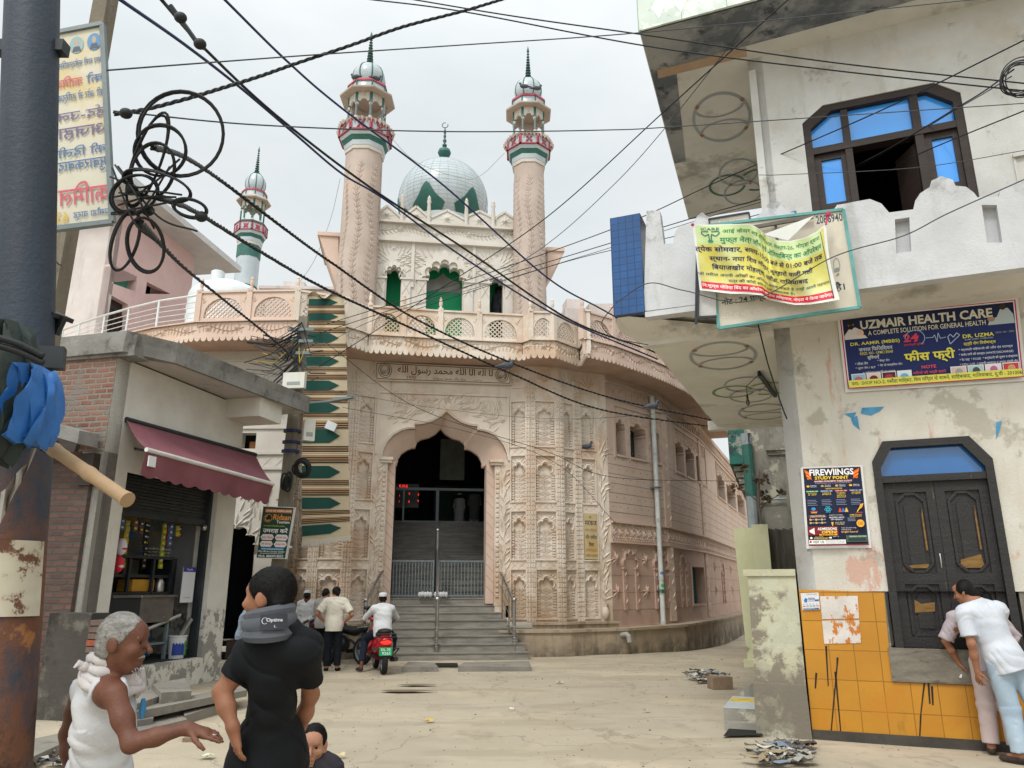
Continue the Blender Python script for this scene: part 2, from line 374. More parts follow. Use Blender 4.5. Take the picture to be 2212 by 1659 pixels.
def nets(D, lo, h):
    S = D < 0; c = [S[i:S.shape[0] - 1 + i, j:S.shape[1] - 1 + j, k:S.shape[2] - 1 + k] for i in (0, 1) for j in (0, 1) for k in (0, 1)]
    cnt = sum(x.astype(np.int8) for x in c); I = np.argwhere((cnt > 0) & (cnt < 8)); idx = np.full(cnt.shape, -1, dtype=np.int64); idx[tuple(I.T)] = np.arange(len(I))
    acc = np.zeros((len(I), 3)); num = np.zeros(len(I))
    cor = [(i, j, k) for i in (0, 1) for j in (0, 1) for k in (0, 1)]
    for a in cor:
        for e in range(3):
            if a[e]: continue
            b = list(a); b[e] = 1
            da = D[I[:, 0] + a[0], I[:, 1] + a[1], I[:, 2] + a[2]]; db = D[I[:, 0] + b[0], I[:, 1] + b[1], I[:, 2] + b[2]]
            x = (da < 0) != (db < 0); t = np.where(x, da / np.where(x, da - db, 1), 0); P = np.tile(np.array(a, float), (len(I), 1)); P[:, e] += t
            acc[x] += P[x]; num[x] += 1
    V = lo + h * (I + acc / num[:, None]); Q = []
    for e in range(3):
        f, g = [(1, 2), (2, 0), (0, 1)][e]; sh = list(S.shape); A = S; sl0 = [slice(None)] * 3; sl1 = [slice(None)] * 3; sl0[e] = slice(0, -1); sl1[e] = slice(1, None)
        X = S[tuple(sl0)] != S[tuple(sl1)]; J = np.argwhere(X); J = J[(J[:, f] > 0) & (J[:, g] > 0) & (J[:, f] < S.shape[f] - 1) & (J[:, g] < S.shape[g] - 1)]
        ins = S[tuple(J.T)]; q = []
        for df, dg in ((-1, -1), (0, -1), (0, 0), (-1, 0)):
            K = J.copy(); K[:, f] += df; K[:, g] += dg; q.append(idx[tuple(K.T)])
        q = np.stack(q, 1); q[~ins] = q[~ins][:, ::-1]; Q.append(q)
    return V, np.concatenate(Q)
# ------------------------------------------------------------------ shared materials
beige = mat('beige_sandstone', 'd8ccbe', 'ccbfb0', 1.6, .85, .18, 60, layers=[('bf9f83', .55, .46, .66, {'max': .75}), ('8f816c', (5, 5, .7), .52, .75, {'max': .5}), ('a58a6c', .8, .4, .6, {'z': (2.2, 3.4), 'zj': .6, 'max': .6})])
pinkst = mat('pink_sandstone', 'd0baaa', 'c4ab9c', 1.1, .85, .18, 60, layers=[('d0b294', .5, .5, .7, {'max': .6}), ('9a7560', (5, 5, .7), .58, .8, {'max': .4})])
rosest = mat('rose_sandstone', 'c0a494', 'b09282', 1.3, .85, .18, 60, layers=[('93705c', (5, 5, .6), .55, .8, {'max': .45})])
palest = mat('pale_carved_stone', 'cac5bc', 'beb7ad', 1.2, .85, .15, 60, layers=[('9c9484', (7, 7, .9), .56, .8, {'max': .35})])
plinthm = mat('stained_plinth_stone', 'ab9a84', '998872', 1.5, .9, .25, 50, layers=[('6f6456', (4, 4, .6), .45, .7, {'max': .7}), ('4c473f', 2, .3, .6, {'z': (.05, .5), 'max': .8})])
marble = mat('grey_marble', '938e84', '736e66', (1.2, 9, 9), .38, .1, 40, layers=[('a09a90', (1.5, 14, 14), .6, .75, {'max': .6}), ('47443f', (1, 8, 8), .62, .8, {'max': .5})])
marblein = mat('shaded_grey_marble', '6f6b64', '504c47', (1.2, 9, 9), .35, .1, 40, layers=[('8f8980', (1.5, 14, 14), .6, .75, {'max': .6})])  # same marble as the outer steps, with the indoor shade put into its colour
whitetile = mat('white_glazed_tile', 'b4bdc0', 'a7b1b5', 2, .3, .05, 30, spec=.5)
greenp = mat('dark_green_paint', '27594f', '30645a', 3, .5)
minst = mat('minaret_sandstone', 'b9aa9f', 'ac9c90', 1.1, .85, .2, 60, layers=[('c3aa9a', .5, .5, .7, {'max': .6}), ('8f8074', (5, 5, .7), .55, .8, {'max': .5})])
redp = mat('red_paint', 'a84452', '983a48', 3, .6)
bronze = mat('dark_green_finial', '2c4a44', '3a5c54', 4, .45)
emerald = mat('emerald_wall_paint', '12a06a', '0e8f5e', 1, .7, layers=[('0a6a48', .8, .6, .75, {'max': .5})])
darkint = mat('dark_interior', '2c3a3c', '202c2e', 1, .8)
steel = mat('stainless_steel', 'b5b3ae', 'a09e99', 5, .3, metal=.9)
greym = mat('grey_painted_metal', '6f7a7c', '656f71', 8, .5, .1)
blackm = mat('black_painted_metal', '20262a', '181d20', 6, .45)
groove = mat('dark_joint', '95806c', '877360', 5, .9)
# ------------------------------------------------------------------ ground
def gz(x, y):
    a = x * sin(radians(35)) + y * cos(radians(35))
    t = min(1, max(0, (a - 17.5) / 9)); t = t * t * (3 - 2 * t)
    g = -.22 * t if x > 0 else -.22 * t * max(0, 1 + x / 2.5)
    return g
ZB = 7.74                                                  # underside of the first-floor balcony
PF = Fr(atY(955, 1000, 20.3), hd(82))                      # portal plane
S = lambda u, v=1150, f=None, d=0: (f or PF).sz(u, v, d)[0]
mosque = thing('mosque', 'pale carved sandstone mosque with two tall minarets and a white dome above its portal', 'mosque', PF.P(0, 0))
# ---- steps
mb = MB().m(marble); RS = .178
sL = S(770, 1405, d=1.2); sR = S(1141, 1405, d=1.2); tL = S(831, 1300); tR = S(1069, 1300); cS = (tL + tR) / 2
for n in range(8):
    d1 = 1.28 - .25 * n; t = n / 7; t = min(1, t * 1.05)
    a = sL + (tL - .12 - sL) * (t if n > 1 else 0); b = sR + (tR + .02 - sR) * (t if n > 1 else t * .4)
    mb.box(PF, a, b, -.3 if n == 0 else RS * n - .02, RS * (n + 1) - .03, -.65, d1)
    mb.box(PF, a - .01, b + .01, RS * (n + 1) - .03, RS * (n + 1) + .006 * 0, -.65, d1 + .025)
mb.obj('steps', mosque)
ZL = RS * 8
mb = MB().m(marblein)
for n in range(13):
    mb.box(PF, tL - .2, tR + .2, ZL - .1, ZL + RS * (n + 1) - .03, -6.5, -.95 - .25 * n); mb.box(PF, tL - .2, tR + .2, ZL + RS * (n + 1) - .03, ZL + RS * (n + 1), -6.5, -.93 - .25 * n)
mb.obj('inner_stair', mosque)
# ---- hall behind the portal
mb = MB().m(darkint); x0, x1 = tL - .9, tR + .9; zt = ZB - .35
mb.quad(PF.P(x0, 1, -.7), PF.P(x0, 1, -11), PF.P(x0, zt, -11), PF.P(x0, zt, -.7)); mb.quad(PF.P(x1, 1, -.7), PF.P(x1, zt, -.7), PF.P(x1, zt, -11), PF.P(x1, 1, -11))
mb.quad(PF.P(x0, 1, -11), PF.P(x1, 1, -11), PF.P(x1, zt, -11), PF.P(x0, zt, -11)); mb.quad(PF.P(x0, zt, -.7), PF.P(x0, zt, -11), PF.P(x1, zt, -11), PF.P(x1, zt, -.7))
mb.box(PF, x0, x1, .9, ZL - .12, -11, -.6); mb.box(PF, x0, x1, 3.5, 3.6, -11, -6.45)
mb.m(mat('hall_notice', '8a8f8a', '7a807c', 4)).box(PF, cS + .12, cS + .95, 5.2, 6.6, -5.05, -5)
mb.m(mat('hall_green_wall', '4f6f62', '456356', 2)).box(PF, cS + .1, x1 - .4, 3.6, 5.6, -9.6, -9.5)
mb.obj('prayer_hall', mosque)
# ---- arches
ARO = [(1, 0), (.985, .14), (.93, .32), (.83, .48), (.7, .58), (.58, .62), (.5, .62), (.5, .71), (.38, .725), (.24, .78), (.12, .87), (0, 1)]
ARI = [(1, 0), (.86, 0), (.85, .15), (.78, .31), (.66, .42), (.57, .47), (.5, .47), (.5, .6), (.4, .7), (.23, .76), (.1, .86), (0, 1)]
def arch(c, hw, z0, h, half):                               # left spring to right spring
    L = [(c - hw * x, z0 + h * z) for x, z in half]; return L + [(2 * c - a, z) for a, z in reversed(L[:-1])]
def foil(c, hw, z0, h, n=5):                                # many-lobed arch, left to right, pointed top
    pts = []
    for i in range(n):
        t0 = pi - pi * i / n; t1 = pi - pi * (i + 1) / n
        p0 = (cos(t0), sin(t0)); p1 = (cos(t1), sin(t1)); mx_ = ((p0[0] + p1[0]) / 2, (p0[1] + p1[1]) / 2); rr = sqrt((p1[0] - p0[0]) ** 2 + (p1[1] - p0[1]) ** 2) / 2
        for k in range(5):
            b = atan2(p0[1] - mx_[1], p0[0] - mx_[0]) - pi * k / 5
            pts.append((mx_[0] + rr * cos(b), mx_[1] + rr * sin(b)))
    pts.append((1, 0)); mxz = max(z for a, z in pts)
    return [(c + hw * a / 1.12, z0 + h * max(0, z) / mxz * (1 + .0 * a)) for a, z in pts]
zs = PF.sz(957, 992)[1]; zap = PF.sz(957, 890)[1]
oc = (S(825, 990) + S(1097, 990)) / 2; ohw = (S(1097, 990) - S(825, 990)) / 2
ic = (S(842, 1000, d=-.55) + S(1056, 1000, d=-.55)) / 2; ihw = (S(1056, 1000, d=-.55) - S(842, 1000, d=-.55)) / 2
zi0 = PF.sz(957, 1008, -.55)[1]; zi1 = PF.sz(957, 926, -.55)[1]
oar = arch(oc, ohw, zs, zap - zs, ARO); iar = arch(ic, ihw, zi0, zi1 - zi0, ARI)
eL, eR = S(800), S(1101); jL, jR = S(831, 1150), S(1068, 1150)
zT = ZB + .05
mb = MB().m(beige)
mb.wall(PF, [(eL, zT), (eL, ZL - .2), (jL, ZL - .2), (jL, zs)] + oar + [(jR, zs), (jR, ZL - .2), (eR, ZL - .2), (eR, zT)], [], 0, -.3)
mb.obj('portal_wall', mosque)
mb = MB().m(pinkst); n = len(oar)
rows = [[PF.P(a, z, .03) for a, z in oar], [PF.P(a, z, -.1) for a, z in oar]]
for k in range(1, 7):
    t = k / 6; rows.append([PF.P(a + (b[0] - a) * t ** .7, z + (b[1] - z) * t, -.1 - .45 * t) for (a, z), b in zip(oar, iar)])
mb.grid(rows, True); mb.grid([[PF.P(a, z, -.55) for a, z in iar], [PF.P(a, z, -.75) for a, z in iar]], True)
rim = [(oc + (a - oc) * 1.035, zs + (z - zs) * 1.05) for a, z in oar]
mb.m(beige).grid([[PF.P(a, z, .0) for a, z in rim], [PF.P(a, z, .06) for a, z in rim], [PF.P(a, z, .03) for a, z in oar]], False)
for k in range(1, n):                                       # carved leaf course on the soffit
    a, z = iar[k]; b = iar[k - 1]; ang = atan2(z - b[1], a - b[0]); mb.leaf(PF, b[0] + .0, b[1] + .06, ang, .12, .03, .015, -.54)
mb.obj('portal_arch', mosque, ang=22)
for side in (-1, 1):
    mb = MB(); j = jL if side < 0 else jR; pw = (S(846, 1200) - jL) * side * -1
    a, b = sorted((j, j + pw)); mb.m(pinkst).box(PF, a, b, ZL - .15, zs - .05, -.75, -.2)
    for q in range(16):                                     # slanting joints
        z = ZL + .1 + q * .28
        if z < zs - .4: mb.m(groove).prism(PF, [(a + .01, z + .2), (b - .01, z), (b - .01, z + .015), (a + .01, z + .215)], -.2, -.197)
    mb.m(beige); a, b = sorted((j - side * -.0 + side * .22, j + side * -.14)); mb.box(PF, a, b, zs - .06, zs + .02, -.7, .1); mb.box(PF, a + .02, b - .02, zs - .13, zs - .06, -.65, .06)
    st0 = j + side * .03
    for q in range(int((zs - ZL - .2) / .13)):
        z = ZL + q * .13; mb.hexa([PF.P(st0, z, 0), PF.P(st0 + side * .1, z, 0), PF.P(st0 + side * .1, z + .1, 0), PF.P(st0, z + .1, 0), PF.P(st0 + side * .02, z + .02, .03), PF.P(st0 + side * .08, z + .02, .03), PF.P(st0 + side * .08, z + .08, .03), PF.P(st0 + side * .02, z + .08, .03)])
    fx = j + side * .26; ph = 0.0                           # flowing leaf strip
    z = ZL + .1
    while z < zs - .3:
        mb.leaf(PF, fx - side * .05 * cos(ph), z, pi / 2 + .5 * sin(ph), .34, .035, .03, .0, .05 * sin(ph + 1)); mb.leaf(PF, fx + side * .05 * cos(ph), z + .1, pi / 2 - .7 * cos(ph), .26, .03, .03, .0, -.05); z += .15; ph += .9
    mb.obj('jamb_pilaster', mosque)
mb = MB().m(beige)
for side in (-1, 1):
    R = random.Random(4 + side)
    for i in range(24):
        for j in range(10):
            t = (i + .5) / 24; a = oc + side * (.05 + t * (eR - oc - .32)); z = zs + .25 + (zT - .95 - zs - .25) * (j + .5) / 10
            x = abs(a - oc) / (ohw * 1.08)
            lim = zs + (zap - zs) * 1.12 * float(np.interp(x, [p[0] for p in ARO][::-1], [p[1] for p in ARO][::-1])) if x < 1 else -9
            if z < lim + .16: continue
            an = sin(3.1 * t + 1.5) * 2 + cos(j * .9 + i * .5) * 1.1 + (0 if side > 0 else pi); mb.leaf(PF, a, z, an, .24, .028, .028, .0, .05 * sin(i + j))
    for q in range(3): mb.star(PF, oc + side * (.55 + .5 * q), zap + .32 - .25 * q * q * .5, .13, .05, 8)
mb.star(PF, oc, zap + .36, .16, .06, 8)
for a in (eL + .02, eR - .08): mb.box(PF, a, a + .06, zs + .1, zT - .85, 0, .04)
mb.box(PF, eL + .02, eR - .02, zT - .92, zT - .86, 0, .05)
mb.obj('spandrel_carving', mosque, ang=60)
# ---- door frame, gate
mb = MB().m(blackm); gL, gR = S(845, 1150, d=-.7), S(1053, 1150, d=-.7); zbar = PF.sz(950, 1057, -.7)[1]; cx = S(942, 1200, d=-.7)
mb.box(PF, gL, gL + .07, ZL, zi0 + .1, -.74, -.68); mb.box(PF, gR - .07, gR, ZL, zi0 + .1, -.74, -.68); mb.box(PF, gL, gR, zbar - .035, zbar + .035, -.74, -.68)
mb.box(PF, cx - .04, cx + .04, ZL, zbar, -.74, -.68); mb.box(PF, gL + .28, gL + .33, ZL + 2.0, zbar, -.74, -.7); mb.box(PF, gL + .33, cx - .04, ZL + 2.0, ZL + 2.04, -.74, -.7)
mb.obj('door_frame', mosque)
for a, b in ((S(836, 1250, d=-.5), cx - .05), (cx + .05, S(1054, 1250, d=-.5))):
    mb = MB().m(greym); z0 = ZL + .05; z1 = PF.sz(950, 1212, -.5)[1]
    for z in (z0, z1): mb.box(PF, a, b, z - .02, z + .02, -.52, -.48)
    for e in (a, b - .04): mb.box(PF, e, e + .04, z0, z1 + .03, -.53, -.47)
    for q in range(1, 15): x = a + (b - a) * q / 15; mb.box(PF, x - .01, x + .01, z0, z1, -.51, -.49)
    mb.obj('gate', mosque)
# ---- inscription
tl, tr_, br, bl = [PF.pt(u, v, .12) for u, v in ((811, 781), (1104.5, 796.5), (1104.5, 831), (811, 821))]
Sg = quadmap(tl, tr_, br, bl); mb = MB().m(beige); slab_from(Sg, .1, mb); pl = mb.obj('inscription_panel', mosque)
sh = Sheet(Sg)
sh.line([(.01, .08), (.99, .08), (.99, .92), (.01, .92), (.01, .08)], .003, '6d5a46', 8)
def ar(t):                                                  # joined letter forms, laid out right to left
    F_ = {'ل': (0xFEDD, 0xFEDE, 0xFEDF, 0xFEE0), 'ا': (0xFE8D, 0xFE8E), 'ه': (0xFEE9, 0xFEEA, 0xFEEB, 0xFEEC), 'م': (0xFEE1, 0xFEE2, 0xFEE3, 0xFEE4), 'ح': (0xFEA1, 0xFEA2, 0xFEA3, 0xFEA4), 'د': (0xFEA9, 0xFEAA), 'ر': (0xFEAD, 0xFEAE), 'س': (0xFEB1, 0xFEB2, 0xFEB3, 0xFEB4), 'و': (0xFEED, 0xFEEE), 'ك': (0xFED9, 0xFEDA, 0xFEDB, 0xFEDC), 'ز': (0xFEAF, 0xFEB0), 'ج': (0xFE9D, 0xFE9E, 0xFE9F, 0xFEA0), 'ن': (0xFEE5, 0xFEE6, 0xFEE7, 0xFEE8), 'ب': (0xFE8F, 0xFE90, 0xFE91, 0xFE92), 'ت': (0xFE95, 0xFE96, 0xFE97, 0xFE98), 'ي': (0xFEF1, 0xFEF2, 0xFEF3, 0xFEF4)}
    out = []
    for wd in t.split(' '):
        g = ''
        for i, ch in enumerate(wd):
            f = F_.get(ch)
            if not f: g += ch; continue
            pv = i > 0 and len(F_.get(wd[i - 1], ())) == 4; nx = i < len(wd) - 1 and len(f) == 4 and wd[i + 1] in F_
            g += chr(f[(3 if nx else 1) if pv else (2 if nx else 0)])
        out.append(g[::-1])
    return ' '.join(reversed(out))
sh.text(.16, .13, .86, .66, ar('لا اله الا الله محمد رسول الله'), '3d3328', .012)
sh.text(.42, .68, .66, .9, ar('مركز جاند مسجد بسونده'), '3d3328', .008); sh.text(.23, .7, .29, .88, '1970', '3d3328'); sh.text(.72, .72, .78, .88, ar('سن تاسيس'), '3d3328')
for cx_ in (.07, .93):
    for r in (1, .72): sh.line([(cx_ + .047 * r * cos(t * pi / 12), .45 + .4 * r * sin(t * pi / 12)) for t in range(25)], .0022, '3d3328', 8)
    sh.text(cx_ - .03, .25, cx_ + .03, .65, ar('الله محمد'), '3d3328', .01)
sh.mb.obj('inscription_lettering', pl)
# ---- clock above the door
mb = MB().m(mat('clock_face', '08090a')); mb.box(PF, S(855, 1060, d=-.9), S(905, 1060, d=-.9), zbar - .5, zbar + .16, -1.0, -.9); ck = mb.obj('digital_clock', mosque)
led = mat('red_led', 'ff3018', emit=1.3)
mb = MB().m(led)
def seg7(mb, fr, s, z, hgt, n, d):
    on = {'0': 'abcdef', '1': 'bc', '2': 'abged', '3': 'abgcd', '4': 'fgbc', '5': 'afgcd', '6': 'afgedc', '7': 'abc'}[n]; wd = hgt * .5; t = hgt * .11
    q = {'a': (0, hgt - t, wd, hgt), 'g': (0, hgt / 2 - t / 2, wd, hgt / 2 + t / 2), 'd': (0, 0, wd, t), 'f': (0, hgt / 2, t, hgt), 'e': (0, 0, t, hgt / 2), 'b': (wd - t, hgt / 2, wd, hgt), 'c': (wd - t, 0, wd, hgt / 2)}
    for k in on: a, b, c, e = q[k]; mb.quad(fr.P(s + a, z + b, d), fr.P(s + c, z + b, d), fr.P(s + c, z + e, d), fr.P(s + a, z + e, d))
b0 = S(860, 1060, d=-.9)
for i, n_ in enumerate('506'): seg7(mb, PF, b0 + .03 + i * .09, zbar + .03, .1, n_, -.895)
for i, (x, z) in enumerate(((.02, -.2), (.3, -.14), (.55, -.16), (.02, -.36), (.55, -.34), (.3, -.36))): seg7(mb, PF, b0 + x, zbar + z, .055, '153142'[i], -.895)
mb.obj('digits', ck)
# ---- octagonal tower facets with niches
def rowz(v): return Fr(PF.P(S(1120), 0, .1), hd(82)).sz(1120, v)[1]
ROWS = [(rowz(964), rowz(868)), (rowz(1083), rowz(985)), (rowz(1208), rowz(1105)), (rowz(1336), rowz(1231))]
def niche(fr, a, b, z0, z1, parent):
    mb = MB().m(beige); w_ = b - a; h_ = z1 - z0; c = (a + b) / 2
    mb.wall(fr, [(a, z0), (b, z0), (b, z1), (a, z1)], [], -.11, -.112)
    zsp = z0 + h_ * .63; hw = w_ * .33; fo = foil(c, hw, zsp, h_ * .2, 3)
    mb.wall(fr, [(a, zsp)] + fo + [(b, zsp), (b, z1), (a, z1)], [], -.035, -.11)
    mb.grid([[fr.P(p[0], p[1] + .005, -.035) for p in fo], [fr.P(c + (p[0] - c) * 1.15, zsp + (p[1] - zsp) * 1.2, -.0) for p in fo], [fr.P(c + (p[0] - c) * 1.3, zsp + (p[1] - zsp) * 1.35, -.034) for p in fo]], True)
    for sd in (-1, 1):
        for q in range(4): mb.leaf(fr, c + sd * (hw * .5 + .05 * q), z1 - h_ * .13 - .03 * q, pi / 2 - sd * (.6 + .3 * q), .16, .02, .025, -.035)
    cw = w_ * .17
    for e in (a, b - cw):
        nr = 11
        for q in range(nr): zz = z0 + (zsp - z0) * q / nr; mb.box(fr, e + .005, e + cw - .005, zz, zz + (zsp - z0) / nr * .68, -.11, -.045)
        mb.box(fr, e - .0, e + cw, zsp - .04, zsp + .0, -.105, -.03)
    iw = hw * .9; nz = max(2, int((zsp - z0) / (iw * .9)))
    hh = (zsp - z0) / nz
    for q in range(nz):                                     # nested diamonds
        zc = z0 + hh * (q + .5)
        for r in (1, .66, .36):
            P4 = [(c - iw * r, zc), (c, zc - hh / 2 * r), (c + iw * r, zc), (c, zc + hh / 2 * r)]
            for i in range(4): mb.bar(fr.P(*P4[i], -.105), fr.P(*P4[(i + 1) % 4], -.105), .016, .022, fr.n)
        for r, hgt_ in ((.16, .03),):
            P4 = [(c - iw * r, zc), (c, zc - hh / 2 * r), (c + iw * r, zc), (c, zc + hh / 2 * r)]; P5 = [(c + (x - c) * .78, zc + (z - zc) * .78) for x, z in P4]
            vs = [fr.P(x, z, -.11) for x, z in P4] + [fr.P(x, z, -.11 + hgt_) for x, z in P5]; mb.add(vs, [(i, (i + 1) % 4, 4 + (i + 1) % 4, 4 + i) for i in range(4)] + ([(4, 5, 6, 7)] if r < .4 else []), False)
    f = .035
    for q in ((a - f, a, z0 - f, z1 + f), (b, b + f, z0 - f, z1 + f), (a, b, z1, z1 + f), (a, b, z0 - f, z0)): mb.box(fr, *q, 0, .035)
    mb.obj('niche', parent, ang=40)
def diamonds(mb, fr, a, b, z0, z1, d=.0, st=None):
    h = z1 - z0; n = max(1, round((b - a) / h)); w_ = (b - a) / n
    for i in range(n):
        for p, q in (((a + i * w_, z0), (a + (i + 1) * w_, z1)), ((a + i * w_, z1), (a + (i + 1) * w_, z0))):
            mb.bar(fr.P(*p, d), fr.P(*q, d), .014, .02, fr.n)
def studs(mb, fr, a, b, z0, z1, step=.125):
    mb.box(fr, a, b, z0, z1, -.05, .03); n = int((z1 - z0) / step)
    for c0, c1 in ((a + .01, (a + b) / 2 - .006), ((a + b) / 2 + .006, b - .01)):
        for q in range(n):
            z = z0 + q * step + .01; e = .2 * (c1 - c0); y = z + step - .025
            mb.hexa([fr.P(c0, z, .03), fr.P(c1, z, .03), fr.P(c1, y, .03), fr.P(c0, y, .03), fr.P(c0 + e, z + e, .055), fr.P(c1 - e, z + e, .055), fr.P(c1 - e, y - e, .055), fr.P(c0 + e, y - e, .055)])
def facet(p0, p1, kinds, zbase):
    v = Vector(p1) - Vector(p0); Lf = v.length; fr = Fr((p0[0], p0[1], 0), (v.x, v.y)); mb = MB().m(beige)
    m0, m1 = kinds; holes = []
    for z0, z1 in ROWS: holes.append([(m0, z0), (Lf - m1, z0), (Lf - m1, z1), (m0, z1)])
    mb.wall(fr, [(0, zbase), (Lf, zbase), (Lf, zT), (0, zT)], [], -.12, -.121)
    mb.wall(fr, [(0, zbase), (Lf, zbase), (Lf, zT), (0, zT)], holes, 0, -.12)
    for (z0, z1), (y0, y1) in zip(ROWS[1:], ROWS[:-1]): diamonds(mb, fr, m0, Lf - m1, z1 + .05, y0 - .05)
    zt0 = ROWS[0][1] + .06; diamonds(mb, fr, m0, Lf - m1, zt0, zt0 + .3)
    mb.box(fr, m0, Lf - m1, zt0 + .33, zt0 + .37, 0, .03); c = (m0 + Lf - m1) / 2
    for q in range(5): mb.leaf(fr, c, zt0 + .5, pi / 2 + (q - 2) * .55, .42 - .05 * abs(q - 2), .06, .03, 0)
    mb.box(fr, m0, Lf - m1, zt0 + 1.05, zt0 + 1.1, 0, .03); diamonds(mb, fr, m0, Lf - m1, zt0 + 1.12, zT - .05)
    mb.obj('tower_facet', mosque)
    for z0, z1 in ROWS: niche(fr, m0, Lf - m1, z0, z1, mosque)
    return fr, Lf
def PD(s, d): p = PF.P(s, 0, d); return (p.x, p.y, 0)
sB = [S(1101), S(1147, d=.22), S(1212, d=.2), S(1250, d=-.12), S(1318, d=-.35)]
dB = [0, .22, .2, -.12, -.35]
zb0 = ROWS[3][0] - .1
RB = [PD(s, d) for s, d in zip(sB, dB)]; W0 = RB[4]
pc = (eL + eR) / 2
LB = [PD(eL - (s - sB[0]) * 1.03, d) for s, d in zip(sB, dB)]
mb = MB().m(beige)
for k in range(4):
    fr, Lf = facet(RB[k], RB[k + 1], (.05 if k == 0 else .14, .14 if k < 3 else .42), zb0)
    if k: studs(mb, fr, -.0, .12, zb0, zT - .35)
    if k < 3: studs(mb, fr, Lf - .12, Lf + .0, zb0, zT - .35)
    if k == 3:
        z = zb0 + .5; ph = 0
        while z < zT - .8: mb.leaf(fr, Lf - .22 + .05 * sin(ph), z, pi / 2 + .6 * cos(ph), .36, .045, .035, 0, .05 * sin(ph)); mb.leaf(fr, Lf - .22 - .05 * sin(ph), z + .06, pi / 2 - .9 * cos(ph * 1.1), .28, .04, .03, 0, -.04); z += .14; ph += .8
        mb.lathe(fr.P(Lf - .22, zb0 + .05, 0), [(.05, 0), (.1, .08), (.11, .2), (.06, .32), (.08, .4)], 12)
    fr, Lf = facet(LB[k + 1], LB[k], (.14 if k < 3 else .3, .05 if k == 0 else .14), zb0)
    if k: studs(mb, fr, Lf - .12, Lf, zb0, zT - .35)
    if k < 3: studs(mb, fr, 0, .12, zb0, zT - .35)
mb.obj('stud_columns', mosque)
# plinth of the right tower and wing
W1 = (4.72, 23.4, 0); W2 = (7.0, 27.8, 0); W3 = (16.0, 49.5, 0)
mb = MB().m(plinthm)
def offs(pts, d):                                           # polyline pushed out to the right-hand side
    out = []
    for i, p in enumerate(pts):
        a = Vector(pts[max(i - 1, 0)]); b = Vector(pts[min(i + 1, len(pts) - 1)]); t = (b - a).normalized(); out.append(Vector(p) + Vector((t.y, -t.x, 0)) * d)
    return out
base = [PD(sR - .5, 0)] + RB[1:4] + [W0, W1, W2, W3]
for d, z0, z1 in ((.5, -.6, .58), (.55, .58, .65), (.2, .65, zb0 - .05), (.25, zb0 - .05, zb0 + .01)):
    o = offs(base, d); i_ = offs(base, -.3)
    if d in (.2, .25): o = o[1:5]; i_ = i_[1:5]
    mb.grid([[p + Z3 * z for p in i_[::1]] if 0 else [p + Z3 * z0 for p in o], [p + Z3 * z1 for p in o], [p + Z3 * z1 for p in i_]], False)
o = offs(base, .5); mb.quad(o[0] + Z3 * -.6, o[0] + Z3 * .65, Vector(base[0]) + Vector((0, .8, .65)), Vector(base[0]) + Vector((0, .8, -.6)))
base2 = [LB[4], LB[3], LB[2], LB[1], PD(sL + .5, 0)]
for d, z0, z1 in ((.5, -.3, .58), (.55, .58, .65), (.2, .65, zb0 - .05), (.25, zb0 - .05, zb0 + .01)):
    o = offs(base2, d); i_ = offs(base2, -.3); mb.grid([[p + Z3 * z0 for p in o], [p + Z3 * z1 for p in o], [p + Z3 * z1 for p in i_]], False)
mb.m(beige)
for e in (1, -1):
    x = (jR + .02) if e > 0 else (jL - .02); x2 = (sR - .4) if e > 0 else (sL + .4); mb.box(PF, min(x, x2), max(x, x2), .2, ZL + .1, -.6, -.01)
mb.obj('plinth', mosque)
mb = MB().m(mat('plastic_drain_pipe', '9a9890', '8a8880', 3, .6)); q = atZ(1362, 1375, .35) ; wf0 = Fr(W0, (W1[0] - W0[0], W1[1] - W0[1])); a0, z0 = wf0.sz(1352, 1370, .55)
mb.tube([wf0.P(a0, .48, .4), wf0.P(a0, .5, .58), wf0.P(a0, .45, .64), wf0.P(a0, .3, .66)], .07, 10); mb.obj('drain_outlet', mosque)
